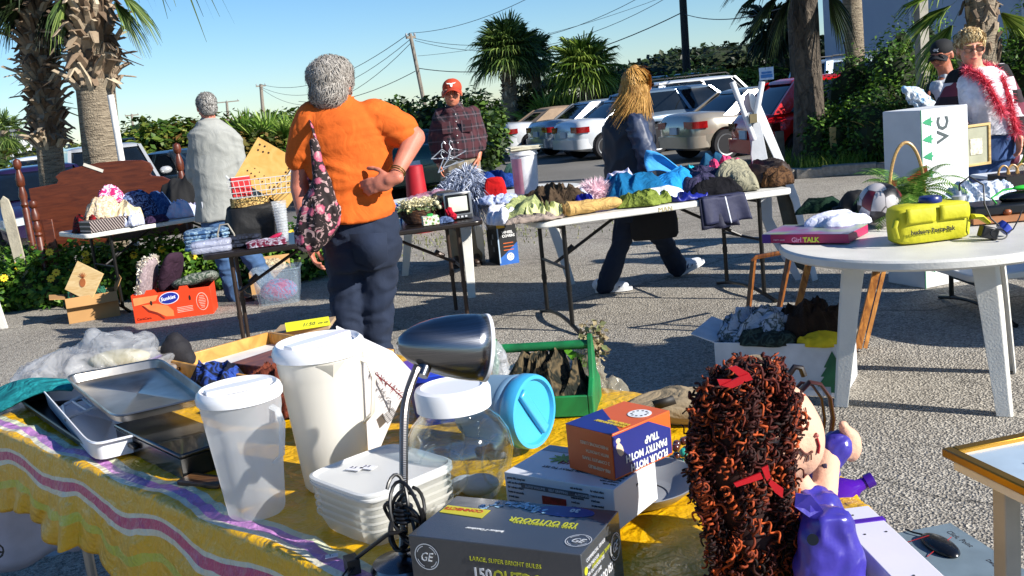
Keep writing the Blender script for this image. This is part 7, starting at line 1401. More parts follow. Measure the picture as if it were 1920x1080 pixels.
# lamp
bx = at(757, 1068, ZT); t = thing('desk_lamp', 'brushed steel gooseneck desk lamp with a bullet shaped shade in the foreground', 'desk lamp', bx); Yl = bx.y
g = M(); g.lathe([(0, 0), (.052, 0), (.055, .006), (.05, .016), (.025, .024), (.012, .03), (0, .03)], n=32); stl = mat('#77767a', .22, 1.0, var=.08); g.build('base', stl, t)
def lp(x, y, dy=0): return dp(x, y, Yl + dy) - bx
P = [V((0, 0, .02)), lp(757, 1000, .0), lp(757, 900, .01), lp(757, 830, .015), lp(759, 770, .02), lp(767, 730, .025), lp(784, 685, .03)]
Q_ = []; 
for i in range(len(P) - 1):
    p0, p1, p2, p3 = P[max(i - 1, 0)], P[i], P[i + 1], P[min(i + 2, len(P) - 1)]
    for j in range(40): u = j / 40; Q_.append(.5 * ((2 * p1) + (p2 - p0) * u + (2 * p0 - 5 * p1 + 4 * p2 - p3) * u * u + (3 * p1 - p0 - 3 * p2 + p3) * u ** 3))
g = M(); g.tube(Q_, [.0072 + .0005 * (i % 2) for i in range(len(Q_))], 10); g.build('gooseneck', mat('#8a8684', .3, 1.0, var=.05), t, ang=20)
ctr_ = lp(905, 652, .085); tip = lp(743, 644, .05); ax = (ctr_ - tip); LL = ax.length; ax.normalize(); Rm = ax.to_track_quat('Z', 'Y').to_matrix(); rr_ = 66 * (Yl + .03) / FOC * 1.02
k = N('brushed steel'); xs = k.noise(4, 3, co=k.map((2, 2, 260))); k.bump(xs, .08, .002); shm = k.out(k.ramp(xs, [(.3, '#6f7074'), (.7, '#8f9094')]), .24, 1.0, Anisotropic=.6)
prof = [(.001, 0)] + [(rr_ * (sin(pi / 2 * min(1, u * 1.0)) ** .72), LL * u ** 1.35 if u < 1 else LL) for u in (.06, .14, .24, .36, .5, .64, .78, .9, 1)]
g = M(); g.lathe(prof, tip, 56, Rm, cap=False); sh_ = g.build('shade', shm, t, thick=.0012, fix=True)
g = M(); g.lathe([(rr_ * 1.0, LL), (rr_ * 1.015, LL + .001), (rr_ * 1.015, LL + .006), (rr_ * .98, LL + .007), (rr_ * .95, LL - .002), (rr_ * .7, LL - .06), (rr_ * .3, LL - .11)], tip, 48, Rm, cap=False); g.build('white_inner_rim', mat('#d9dade', .35), sh_)
g = M(); g.cyl(lp(790, 705, .03), lp(800, 678, .045), .011, .012, 14); g.build('joint', stl, t)
g = M(); rg = random.Random(4); c0 = lp(757, 960, -.005)
for i in range(7):
    a0_ = rg.uniform(0, 6); rx, rz_ = rg.uniform(.014, .028), rg.uniform(.03, .055); c_ = c0 + V((rg.uniform(-.008, .01), -.012 + rg.uniform(-.01, .01), rg.uniform(-.03, .03))); tl = rg.uniform(-.5, .5)
    g.tube([c_ + V((rx * cos(a) * cos(tl) - rz_ * sin(a) * sin(tl), .012 * cos(a * 2 + i), rx * cos(a) * sin(tl) + rz_ * sin(a) * cos(tl))) for a in [a0_ + 2 * pi * j / 22 for j in range(21)]], .0031, 7)
for zz_ in range(4): g.tube([c0 + V((.014 * cos(a), -.002 + .014 * sin(a), -.012 + zz_ * .007)) for a in [2 * pi * j / 16 for j in range(17)]], .0033, 7)
g.tube([c0 + V((0, -.01, .0)), lp(800, 985, -.03), lp(840, 978, .04)], .0031, 7); g.tube([c0 + V((0, -.012, -.03)), lp(730, 1000, -.05), lp(690, 1030, -.02), lp(662, 1052, 0)], .0036, 7); g.build('power_cord', cm, t)
g = M(); q = lp(660, 1058, .0); g.box(q, (.022, .03, .026), Matrix.Rotation(.4, 3, 'Z')); g.cyl(q + V((-.004, -.01, 0)), q + V((-.012, -.035, -.004)), .002, n=6); g.cyl(q + V((.006, -.01, 0)), q + V((-.002, -.035, -.004)), .002, n=6); g.build('plug', cm, t, bev=.003)
# boxes -----------------------------------------------------------
def boxat(name, label, cat, o, x, y, ztop, h, m, zb=None, group=None, bev=.0012):
    O, a, lx, ly = frame3(o, x, y, ztop); t = thing(name, label, cat, (O.x, O.y, ztop - h), a, group); g = M(); g.box((lx / 2, ly / 2, h / 2), (lx, ly, h)); g.build('carton_body', m, t, bev=bev); return t, lx, ly
def on_top(t, nm, pts, h, m, dz=.001, th=.0006): g = M(); g.prism(pts, h + dz - th, h + dz); return g.build(nm, m, t, smooth=False)
def tx(t, s, size, x, y, z, face, m, flip=False, **kw):
    """lettering on a face: f front, r right end, l left end, t top; flip turns it upside down"""
    B = {'f': Matrix.Rotation(pi / 2, 4, 'X'), 'r': Matrix.Rotation(pi / 2, 4, 'Z') @ Matrix.Rotation(pi / 2, 4, 'X'), 'l': Matrix.Rotation(-pi / 2, 4, 'Z') @ Matrix.Rotation(pi / 2, 4, 'X'), 't': Matrix.Identity(4)}[face]
    o = txt(s, size, (0, 0, 0), (0, 0, 0), m, t, ext=.0003, **kw); sx = o.scale.x; o.matrix_local = Matrix.Translation((x, y, z)) @ B @ (Matrix.Rotation(pi, 4, 'Z') if flip else Matrix.Identity(4)) @ Matrix.Diagonal((sx, 1, 1, 1)); return o
dk = mat('#3a3d42', .25, var=.12, vs=6, Coat_Weight=.5); wt = mat('#c9ccd0', .5); yg = mat('#a9ac2c', .5)
t, lx, ly = boxat('bulb_carton', 'dark grey carton of outdoor bulbs in the front centre with yellow and white lettering', 'carton', (765, 1003), (1065, 1028), (860, 945), .862, .114, dk); h = .114; lx, ly = .287, .155; bpy.data.objects.remove(kids(t)[0]); t.rotation_euler.z = radians(-27); g = M(); g.box((lx / 2, ly / 2, h / 2), (lx, ly, h)); g.build('carton_body', dk, t, bev=.0012)
def mono(t, face, cx, cz, r, m):
    """round scripted monogram of two letters in a ring"""
    B = {'f': Matrix.Rotation(pi / 2, 4, 'X'), 'r': Matrix.Rotation(pi / 2, 4, 'Z') @ Matrix.Rotation(pi / 2, 4, 'X'), 't': Matrix.Identity(4)}[face]
    pos = {'f': V((cx, -.0012, cz)), 'r': V((lx + .0012, cx, cz)), 't': V((cx, cz, h + .0012))}[face]; g = M(); MX = Matrix.Translation(pos) @ B
    for rr in (1, ): g.v += []; R = [[MX @ V((q_ * cos(a), q_ * sin(a), 0)) for a in [2 * pi * j / 40 for j in range(40)]] for q_ in (r, r * .93)]; g.rings(R, cap=False)
    for k_ in range(4):
        a0_ = pi / 2 * k_ + .3; g.rings([[MX @ V((r * .84 * cos(a), r * .84 * sin(a), 0)), MX @ V((r * .78 * cos(a + .0), r * .78 * sin(a), 0))] for a in [a0_ + .13 * j for j in range(8)]], cap=False, closed=False)
    g.build('ring_emblem', m, t, fix=False)
    o = txt('GE', r * .95, (0, 0, 0), (0, 0, 0), m, t, ext=.0003, shear=.35, sx=.85); o.matrix_local = MX @ Matrix.Translation((-r * .6, -r * .34, 0)) @ Matrix.Diagonal((.85, 1, 1, 1))
mono(t, 'f', .03, .082, .0215, wt); mono(t, 'r', ly * .82, .068, .021, wt); mono(t, 't', lx * .93, ly * .26, .02, mat('#a9adb4', .5))
tx(t, 'LARGE, SUPER BRIGHT BULBS', .0098, .105, -.001, .085, 'f', yg, sx=.92); tx(t, '150', .026, .107, -.001, .056, 'f', wt, bold=.0006, sx=.85); tx(t, 'OUTDOOR', .026, .142, -.001, .056, 'f', yg, bold=.0006, sx=.85)
tx(t, 'LIGHTS', .026, .142, -.001, .03, 'f', wt, bold=.0006, sx=.85)
tx(t, '150 OUTDOOR', .021, lx * .86, ly * .62, h + .0006, 't', yg, flip=True, bold=.0004, sx=.8); tx(t, 'LARGE, SUPER BRIGHT BULBS', .008, lx * .86, ly * .53, h + .0006, 't', yg, flip=True); tx(t, 'Indoor / Outdoor', .009, lx * .5, ly * .3, h + .0006, 't', wt, flip=True, shear=.3)
on_top(t, 'yellow_band', [(lx * .02, ly * .56), (lx * .3, ly * .52), (lx * .3, ly * .72), (lx * .02, ly * .74)], h, mat('#b9b02c', .5)); tx(t, 'CONNECTS', .013, lx * .27, ly * .69, h + .0014, 't', mat('#a83a1c', .5), flip=True, bold=.0004)
on_top(t, 'blue_panel', [(lx * .72 + lx * .17 * cos(a), ly * .86 + ly * .12 * sin(a)) for a in [2 * pi * i / 24 for i in range(24)]], h, mat('#16307c', .4), .0008); tx(t, '30', .016, lx * .8, ly * .92, h + .0016, 't', wt, flip=True, bold=.0005)
g = M()
for i in range(60):
    a = rn(-1, 1); x, y = lx * (.42 + .2 * a + rn(-.03, .03)), ly * (.78 + .13 * (1 - a * a) + rn(-.06, .06)); g.ell((x, y, h + .0008), (rn(.002, .006), rn(.0015, .004), .0004), Matrix.Rotation(rn(0, 3), 3, 'Z'), 5)
g.build('bulb_string_picture', mat('#8fb4c9', .4, var=.5, vs=80), t)
for i in range(5): tx(t, ['COMMERCIAL GRADE', 'FOR INDOOR', 'OR OUTDOOR USE', 'STRAIGHT LINE', 'UL LISTED'][i], .0075, lx + .0006, ly * .1, h - .02 - i * .011, 'r', wt)
tx(t, '150 OUTDOOR', .018, lx + .0006, ly * .72, .052, 'r', wt, flip=True, bold=.0004, sx=.72); tx(t, 'LARGE, SUPER BRIGHT', .0075, lx + .0006, ly * .7, .082, 'r', yg, flip=True)
g = M(); g.lathe([(0, 0), (.006, 0), (.006, .0006), (0, .0006)], (lx + .0004, ly * .07, h - .03), 16, Matrix.Rotation(pi / 2, 3, 'Y')); g.build('yellow_dot', yg, t)
# gray bowl under the white box
q = at(1190, 965, ZT); q2 = V((.19, 1.79, ZT)); t = thing('grey_bowl', 'shallow grey plastic bowl under the white appliance box', 'bowl', q2); g = M(); g.lathe([(.06, .001), (.09, .012), (.118, .036), (.122, .036), (.093, .01), (.06, .004)], n=40, cap=False); g.lathe([(.0, .002), (.06, .002)], n=40, cap=False); g.build('shell', mat('#8d8f92', .35), t)
wbm = mat('#c9cbd0', .4, var=.04)
t, lx, ly = boxat('appliance_box', 'flat white appliance box with small print lying under the orange box', 'box', (945, 885), (1150, 918), (1040, 835), .862, .074, wbm); h = .074; bk = mat('#2c2c30', .6)
g = M(); g.box((lx * .47, -.0008, h * .74), (lx * .62, .0012, .009)); g.build('grey_band', mat('#5a5c60', .5), t)
tx(t, 'SELF GRIPPING', .006, lx * .42, -.002, h * .715, 'f', wt); tx(t, 'AUTO VOLUME', .006, lx * .2, -.002, h * .715, 'f', wt); tx(t, 'AUTOMATIC', .006, lx * .66, -.002, h * .715, 'f', wt)
g = M(); g.box((lx * .46, -.0008, h * .4), (lx * .22, .0014, h * .34)); g.build('red_panel', mat('#8a2420', .5, var=.5, vs=90), t)
for j in range(3):
    for i in range(7): tx(t, ['gently lifts long hair', 'soft on the skin', 'for velvet rollers', 'heats in seconds', 'travel case', 'no pins needed', 'ready to use'][(i + j) % 7], .0062, (.006, lx * .62, lx * .8)[j], -.0012, h * .86 - i * .0085, 'f', bk, sx=.62 if j else .8)
tx(t, 'HAIR', .03, lx * .62, ly * .62, h + .0008, 't', mat('#8a1c2c', .5), flip=True, shear=.2); tx(t, 'COOL SPRAY TO SET', .01, lx * .66, ly * .35, h + .0008, 't', bk, flip=True)
on_top(t, 'yellow_label', [(lx * .72 + lx * .06 * cos(a), ly * .5 + ly * .07 * sin(a)) for a in [2 * pi * i / 20 for i in range(20)]], h, mat('#b9b42c', .5)); g = M()
for i in range(9): a = 2 * pi * i / 9; g.prism([(0, 0), (.012 * cos(a - .3), .012 * sin(a - .3)), (.026 * cos(a), .026 * sin(a)), (.012 * cos(a + .3), .012 * sin(a + .3))], h + .0006, h + .0012 + i * .0001, Matrix.Translation((lx * .3, ly * .62, 0)))
g.build('star_flower_print', mat('#6a8a2c', .5), t, smooth=False, fix=False)
on_top(t, 'skin_tone_picture', [(lx * .8, ly * .55), (lx * .98, ly * .4), (lx * .98, ly * .98), (lx * .7, ly * .98)], h, mat('#b96a4c', .4, var=.4, vs=20)); on_top(t, 'grey_flap', [(lx * .02, ly * .8), (lx * .6, ly * .8), (lx * .6, ly * .98), (lx * .02, ly * .98)], h, mat('#77808f', .4))
for i in range(6): tx(t, 'lorem' if 0 else ['easy rolls', 'curl and wave', 'for every day', 'long lasting', 'in 3 sizes', 'great for'][i], .0065, lx * .98, ly * .12 + i * .01, h + .0008, 't', bk, flip=True)
tx(t, ',,', .02, lx + .0006, ly * .5, h * .72, 'r', bk)
# orange moth trap box
orm = mat('#c4561c', .4, var=.05); bl2 = mat('#1a2470', .4)
t, lx, ly = boxat('moth_trap_box', 'small orange and blue moth trap box on top of the white appliance box', 'box', (1060, 795), (1145, 816), (1172, 752), .944, .08, orm); h = .08; wo = mat('#d9c4a4', .5)
for i, s_ in enumerate(['PRE-ASSEMBLED', '2 COMPLETE TRAPS', 'WITH 3-MONTH', 'PHEROMONE LURES']): tx(t, s_, .0082, lx * .93, -.0008, h * .22 + i * .0135, 'f', wo, flip=True, sx=.88)
g = M(); g.prism([(.002, .004), (ly * .98, .004), (ly * .98, h * .62), (ly * .62, h * .96), (.002, h * .96)], 0, .0008, Matrix.Translation((lx + .0004, 0, 0)) @ Matrix.Rotation(pi / 2, 4, 'Z') @ Matrix.Rotation(pi / 2, 4, 'X')); g.build('blue_panel', bl2, t, smooth=False)
for i, (s_, sz_) in enumerate([('FLOUR MOTH', .0175), ('PANTRY MOTH', .0175), ('TRAP', .0175)]): tx(t, s_, sz_, lx + .0018, ly * .9 - (.02 if i == 2 else 0), h * .2 + i * .0185, 'r', wt, flip=True, bold=.0007, sx=.86)
g = M(); g.ell((lx + .001, ly * .12, h * .62), (.0006, .008, .014), Matrix.Rotation(.4, 3, 'X'), 6); g.ell((lx + .001, ly * .1, h * .82), (.0006, .006, .005), None, 6); g.build('moth_figure', mat('#c9b49c', .5), t)
on_top(t, 'blue_corner', [(0, 0), (lx * .98, 0), (lx * .98, ly * .16), (0, ly * .62)], h, bl2); tx(t, 'FLOUR & PANTRY\nMOTH TRAP', .0105, lx * .94, ly * .3, h + .0014, 't', mat('#b9a42c', .5), flip=True, bold=.0005, sx=.8)
g = M(); g.lathe([(0, h + .0006), (.021, h + .0006), (.021, h + .0012), (0, h + .0012)], (lx * .7, ly * .72, 0), 28); d_ = g.build('white_disc', mat('#d5d8da', .5), t)
for i in range(10): a = 2 * pi * i / 10; g = M(); g.ell((lx * .7 + .014 * cos(a), ly * .72 + .014 * sin(a), h + .0014), (.0025, .0025, .0004), None, 5); g.build('dark_dot', bk, d_)
# clear jar
q = at(872, 935, ZT); t = thing('glass_jar', 'round clear plastic jar with a white screw lid behind the tubs', 'jar', q); cl = clear()
g = M(); g.lathe([(.05, .001), (.065, .006), (.08, .03), (.1, .07), (.106, .1), (.1, .13), (.085, .158), (.066, .176), (.062, .182), (.062, .2)], n=56, cap=False); g.build('jar_body', cl, t, fix=False); g = M(); g.lathe([(.0, .004), (.05, .004), (.063, .01), (.078, .034), (.096, .072), (.102, .1), (.096, .13), (.081, .156), (.062, .172)], n=56, cap=False); g.build('inner_wall', cl, t, fix=False)
for a in (-1.9, -.6, .7, 2): g = M(); d = V((cos(a), sin(a), 0)); s_ = V((-d.y, d.x, 0)); g.tube([d * .103 * cos(.0) + V((0, 0, .09)) + s_ * .048 * cos(b) + V((0, 0, .048 * sin(b))) - d * .016 for b in [2 * pi * j / 24 for j in range(25)]], .0022, 6); g.build('moulded_ring', cl, t)
g = M(); g.lathe([(.067, .185), (.072, .187), (.0735, .22), (.07, .228), (.06, .231), (.057, .227), (0, .227)], n=56, cap=False); g.build('lid', lidm, t)
g = M(); g.ell((.03, -.01, .03), (.04, .03, .02)); g.ell((.0, .03, .02), (.03, .03, .014)); g.build('white_contents', mat('#c9cbd0', .6, bump=.5, bs=30), t)
# blue canister lying on its side
Yc = 2.12; cA = dp(1003, 772, Yc - .05); cB = dp(915, 765, Yc + .08); ax = (cA - cB); L_ = ax.length; ax.normalize(); ax = V((.80, -.60, 0.02)).normalized(); L_ = .17; cB = cA - ax * L_; Rm = ax.to_track_quat('Z', 'Y').to_matrix(); t = thing('blue_canister', 'pale blue plastic canister lying on its side beside the clear jar', 'canister', cB - V((0, 0, .075)))
o_ = V((0, 0, .075)); r_ = .078; g = M(); g.lathe([(.001, 0), (r_ * .85, 0), (r_ * .9, .006), (r_ * .93, .06), (r_ * .97, L_ - .03)], o_, 48, Rm, cap=False); g.build('canister_body', milky('#8fb0c9', .35, .3, .95), t)
lb = mat('#3fa0cf', .3, var=.03); g = M(); g.lathe([(r_ * .98, L_ - .035), (r_ * 1.03, L_ - .03), (r_ * 1.03, L_ - .008), (r_ * 1.0, L_), (r_ * .9, L_ + .001), (r_ * .86, L_ - .008), (0, L_ - .01)], o_, 48, Rm, cap=False); ld = g.build('lid', lb, t)
g = M(); g.box(o_ + Rm @ V((0, 0, L_ - .004)), (.024, r_ * 1.6, .014), Rm @ Matrix.Rotation(.6, 3, 'Z')); g.build('grip_bar', lb, ld, bev=.004)
g = M(); g.lathe([(r_ * .975, L_ - .055), (r_ * .985, L_ - .05), (r_ * .985, L_ - .042), (r_ * .97, L_ - .04)], o_, 48, Rm, cap=False); g.build('rim_band', mat('#6a8ca8', .3), t)
# royal blue bin behind the lamp, clear bag
q = at(835, 800, ZT) + V((.0, .1, 0)); t = thing('blue_tub', 'royal blue plastic tub half hidden behind the lamp and jar', 'tub', q, .2); g = M(); g.rings([sq(.09 * s_, z, .45) for s_, z in ((.85, 0), (1, .11), (1.08, .115), (1.08, .125), (.98, .125), (.95, .1))], cap=False); g.build('tub_body', mat('#16309c', .3), t); g = M(); g.rings([sq(.098, .126, .45), sq(.096, .13, .45), sq(.07, .132, .45), sq(.001, .132, .45)], cap=False); g.build('lid', mat('#1c3cb4', .3), t)
q = dp(925, 690, 2.3); g = M(); g.ell((0, 0, -.03), (.03, .04, .09)); o = fuse(g, 'clear_bag', thinfilm('#cfd2d6', .4), None, .006, 1, .012, (25, 25, 25), 5, loc=q); tag(o, 'crinkled clear plastic between the lamp shade and the green caddy', 'plastic bag')
# green caddy
gw = wood('#06502a', '#0c7a40', (3, 3, 3), .55); cL = dp(940, 800, 2.38); cL = V((cL.x, cL.y, ZT)); cR = at(1092, 800, ZT + .005); cR = V((cR.x, cR.y + .02, ZT)); a = atan2(cR.y - cL.y, cR.x - cL.x); LL = (cR - cL).length + .03
O = at(922, 812, ZT); Xp = at(1085, 812, ZT); O = V((-.075, 2.33, ZT)); a = radians(-12); LL = .235; print('caddy', at(925, 800, ZT), at(1090, 812, ZT))
t = thing('tool_caddy', 'green painted wooden carrying caddy with a dowel handle behind the blue canister', 'caddy', O, a); D2 = .17
for x in (0, LL):
    g = M(); P = [(-.0, 0), (D2, 0), (D2, .055), (D2 * .72, .085), (D2 * .6, .15), (D2 * .57, .175), (D2 * .5, .185), (D2 * .43, .175), (D2 * .4, .15), (D2 * .28, .085), (0, .055)]
    g.prism(P, -.006, .006, Matrix.Translation((x, 0, 0)) @ Matrix.Rotation(pi / 2, 4, 'Z') @ Matrix.Rotation(pi / 2, 4, 'X')); g.build('end_panel', gw, t, smooth=False, bev=.002)
g = M(); g.cyl((-.0, D2 / 2, .158), (LL, D2 / 2, .158), .011, n=14); g.build('dowel_handle', gw, t)
for y in (.006, D2 - .006): g = M(); g.box((LL / 2, y, .03), (LL - .012, .01, .05)); g.build('side_slat', gw, t, bev=.002)
g = M(); g.box((LL / 2, D2 / 2, .005), (LL - .012, D2 - .02, .008)); g.build('bottom_board', gw, t)
MX_ = Matrix.Translation(O) @ Matrix.Rotation(a, 4, 'Z')
def inC(x, y, z): return MX_ @ V((x, y, z))
pile('dried_bouquet', 'dark dried flowers and papers filling the green caddy', 'dried flowers', inC(LL / 2, D2 / 2, .02), LL * .9, D2 * .8, .1, cloth('#1e211c', '#5f523c', bump=.6), a, 101, freq=9, fold=.5)
q = inC(LL * .25, D2 * .5, .1); g = M(); g.ell((0, 0, 0), (.04, .02, .014)); tag(fuse(g, 'white_cloth', mat('#c9c6c4', .6), None, .005, 1, .006, (30, 30, 30), 3, loc=q), 'small white rag lying on top of the things in the green caddy', 'rag')
q = dp(1118, 690, 2.5); t = thing('flower_bag', 'clear cellophane bag of dried flowers leaning behind the green caddy', 'bag', q); g = M(); g.cap((0, 0, -.09), (-.025, 0, .05), .04, .018); g.ell((.02, 0, -.08), (.05, .03, .05)); fuse(g, 'cellophane', thinfilm('#b5ae9a', .45, .08), t, .005, 0, .012, (30, 30, 14), 4)
g = M(); leaves(g, (0, 0, -.05), (.03, .02, .06), 240, .016, 3); g.build('dried_petals', leafm('#5c4a34', '#a99a74', '#6a7a4a', .1), t, smooth=False, fix=False)
g = M(); q2 = dp(1072, 665, 2.5) - q; g.add([q2 + V(v) for v in ((-.025, 0, .02), (.0, 0, .012), (.04, 0, -.01), (.035, .01, -.04), (.01, 0, -.03))], [(0, 1, 2, 3, 4)]); g.build('green_card', mat('#5c9a24', .5), t, thick=.002, smooth=False)
# white card with red stitching
Yw = 2.22; Pw = [dp(x, y, Yw + (x - 700) * .0006) for x, y in ((630, 612), (735, 660), (775, 702), (742, 770), (707, 853), (692, 850), (640, 700))]
c_ = sum(Pw, V()) / len(Pw); t = thing('white_card', 'large white card with a barcode and red yarn stitches standing right of the tall pitcher', 'card', c_); Pl = [p - c_ for p in Pw]; n_ = len(Pl); g = M(); dy = V((.001, .006, 0)); g.add(Pl + [p + dy for p in Pl], [tuple(range(n_)), tuple(range(2 * n_ - 1, n_ - 1, -1))] + [(i, (i + 1) % n_, n_ + (i + 1) % n_, n_ + i) for i in range(n_)]); g.build('card_sheet', mat('#c4c2c4', .6, var=.05), t, smooth=False)
g = M()
for i in range(16): q = dp(697 + i * 4.2, 697 + i * 3.3, Yw - .008) - c_; fur(g, q, (.003, .003, .003), 5, .011, .0022, i)
g.tube([dp(695, 694, Yw - .008) - c_, dp(725, 718, Yw - .008) - c_, dp(762, 752, Yw - .01) - c_, dp(768, 730, Yw - .012) - c_], .0016, 5); g.build('red_yarn', mat('#6a0f18', .8), t)
g = M()
for i in range(11): q = dp(722 + i * 1.9, 787 - i * 1.6, Yw - .006) - c_; g.box(q, (.0012 if i % 3 else .002, .001, .022), Matrix.Rotation(-.5, 3, 'Y'))
g.build('barcode_bars', mat('#3a3a3e', .6), t)
# wooden tray with pictures
O = V((-1.12, 3.17, ZT)); Xw = at(528, 722, .79); aw = atan2(Xw.y - O.y, Xw.x - O.x); lw_ = (V((Xw.x, Xw.y, 0)) - V((O.x, O.y, 0))).length + .03; dw = .38
t = thing('wooden_tray', 'shallow pale wooden display box holding framed pictures behind the tall pitcher', 'wooden tray', O, aw); tw = wood('#9a6a2c', '#c9964c', (10, 3, 3), .4); hw2 = .05
for c_, s_ in (((lw_ / 2, 0, hw2 / 2), (lw_, .012, hw2)), ((lw_ / 2, dw, hw2 / 2), (lw_, .012, hw2)), ((0, dw / 2, hw2 / 2), (.012, dw - .012, hw2)), ((lw_, dw / 2, hw2 / 2), (.012, dw - .012, hw2))): g = M(); g.box(c_, s_); g.build('side_board', tw, t, bev=.002)
g = M(); g.box((lw_ / 2, dw / 2, .006), (lw_ - .012, dw - .012, .006)); g.build('white_lining', mat('#d2d0cc', .7), t)
g = M(); g.cyl((lw_ * .12, -.007, .03), (lw_ * .12, -.013, .03), .006, n=12); g.build('screw_head', mat('#6a4a24', .4, .5), t)
def inT(x, y, z): return Matrix.Translation(O) @ Matrix.Rotation(aw, 4, 'Z') @ V((x, y, z))
q = inT(lw_ * .72, dw * .33, .035); t = thing('wooden_jewel_box', 'dark reddish wooden box lying in the pale display tray', 'wooden box', q, aw + .1); dw_m = wood('#4a1f0c', '#8a4a24', (8, 2, 2), .35); g = M(); g.box((0, 0, 0), (.3, .16, .05)); g.build('box_body', dw_m, t, bev=.004); g = M(); g.box((0, 0, .028), (.305, .165, .008)); g.build('lid', dw_m, t, bev=.002)
q = inT(lw_ * .82, dw * .55, .085); t = thing('framed_picture', 'small dark framed picture resting on the reddish wooden box', 'picture frame', q, aw - .1); g = M()
for c_, s_ in (((0, .09, 0), (.24, .014, .014)), ((0, -.09, 0), (.24, .014, .014)), ((-.113, 0, 0), (.014, .166, .014)), ((.113, 0, 0), (.014, .166, .014))): g.box(c_, s_)
g.build('frame', mat('#3a2214', .4), t, bev=.002); g = M(); g.box((0, 0, -.001), (.212, .166, .006)); k = N('seascape'); g.build('print', k.out(k.ramp(k.noise(16, 5, co=k.map((1, 3, 1))), [(.35, '#4a5c5c'), (.5, '#7f949c'), (.65, '#b5bcc0')]), .15), t); t.rotation_euler.x = .1
q = dp(588, 622, 3.55); t = thing('cardboard_sheet', 'brown cardboard sheet behind the wooden display tray', 'cardboard', (q.x, 3.5, .79)); g = M(); g.box((-.02, 0, 0), (.2, .16, .012), Matrix.Rotation(-.05, 3, 'Y')); g.build('sheet', mat('#a38a6a', .8), t)
q = dp(578, 615, 3.42); t = thing('price_note', 'bright yellow handwritten price note on the cardboard sheet', 'note', (q.x, 3.42, .815), .25); g = M(); g.box((0, 0, 0), (.15, .045, .002), Matrix.Rotation(.55, 3, 'X')); g.build('paper', mat('#c4c41c', .7), t); o = txt('1/.50', .022, (0, 0, 0), (0, 0, 0), bk, t, shear=.3); o.matrix_local = Matrix.Rotation(.55, 4, 'X') @ Matrix.Translation((-.02, -.01, .0016)); o = txt('per set', .012, (0, 0, 0), (0, 0, 0), bk, t, shear=.3); o.matrix_local = Matrix.Rotation(.55, 4, 'X') @ Matrix.Translation((.035, -.008, .0016))
# baking trays
def tray(name, label, cs, z, m, lip=.018, group=None, tilt=0, drop=.0):
    """pan from four rim corners (world points)"""
    c = sum(cs, V()) / 4; t = thing(name, label, 'baking tray', c, group=group); P = [p - c for p in cs]
    def rr(k_, dz):
        L = []
        for i in range(4):
            p0, p1, p2 = P[i - 1], P[i], P[(i + 1) % 4]; e = .12
            a_, b_ = p1.lerp(p0, e), p1.lerp(p2, e)
            for j in range(5): u = j / 4; L.append(((a_ * (1 - u) ** 2 + p1 * 2 * u * (1 - u) + b_ * u * u) * k_) + V((0, 0, dz)))
        return L
    g = M(); g.rings([rr(1.0, -.003), rr(1.012, 0), rr(1.0, .003), rr(.965, .001), rr(.94, -lip), rr(.9, -lip - .002), rr(.001, -lip - .002)], cap=False); g.build('pan', m, t, thick=.0012, ang=50); return t
k = N('worn steel'); n1 = k.noise(8, 5); k.bump(k.noise(60, 3), .05, .003); ss = k.out(k.ramp(n1, [(.3, '#8d877f'), (.7, '#c9c3ba')]), .36, 1.0)
tray('sheet_pan', 'shiny steel sheet pan on top of the pile of trays at the left', [at(120, 706, .855), at(215, 783, .855), at(398, 742, .855), at(300, 672, .855)], 0, ss, .02)
tray('white_tray', 'white enamel roasting tray under the steel sheet pan', [at(72, 724, .81), at(170, 836, .805), at(345, 796, .805), at(250, 705, .81)], 0, mat('#dcdee4', .3, var=.03), .045)
t = thing('white_pan_handle', 'white folded plastic rack inside the white roasting tray', 'rack', at(165, 765, .79)); g = M(); g.tube([(-.09, .06, .0), (-.03, .09, .02), (.05, -.06, .02), (-.02, -.1, 0), (-.09, .05, 0)], .005, 6); g.tube([(-.06, .05, .01), (.03, -.07, .01)], .004, 6); g.tube([(-.04, .07, .01), (.04, -.05, .01)], .004, 6); g.build('wire_bend', mat('#b5b9c0', .3), t)
tray('dark_tray', 'large black non-stick tray at the bottom of the pile of trays', [at(24, 742, .79), at(185, 852, .77), at(360, 812, .77), at(240, 700, .79)], 0, mat('#1b1a1a', .3, .4), .022)
t, lx, ly = boxat('roasting_box', 'black lidded roasting container in front of the trays', 'container', (217, 805), (338, 862), (300, 770), .80, .048, mat('#121416', .2, var=.3)); g = M(); g.box((lx / 2, ly / 2, .055), (lx * 1.03, ly * 1.03, .01)); k = N('dark lid'); g.build('lid', k.out(k.ramp(k.noise(8, 4, dist=2), [(.4, '#0c0e12'), (.55, '#1a1c16'), (.7, '#0e1014')]), .22, Coat_Weight=.5), t, bev=.004)
t.scale = (1, 1, 1); g = M(); g.box((lx * .3, -.006, .03), (.05, .012, .012)); g.build('clasp', blackm, t, bev=.003)
q = at(385, 905, ZT + .006); g = M(); g.box((0, 0, .004), (.12, .05, .012), Matrix.Rotation(-.5, 3, 'Z')); tag(g.build('cutting_board', wood('#3a2414', '#6a4a2c'), loc=q, bev=.003), 'corner of a small brown wooden board under the black container', 'wooden board')
pile('pot_holder', 'blue and black oven gloves between the trays and the wooden display box', 'oven glove', at(405, 725, .755), .24, .14, .06, cloth('#141824', '#2c4a9c', bump=.4), -.6, 103, freq=3)
pile('brown_bag', 'brown woven bag end behind the translucent pitcher', 'bag', at(520, 775, .755), .16, .16, .1, cloth('#4a1f14', '#6a3424', bump=.6), .3, 104, freq=8)
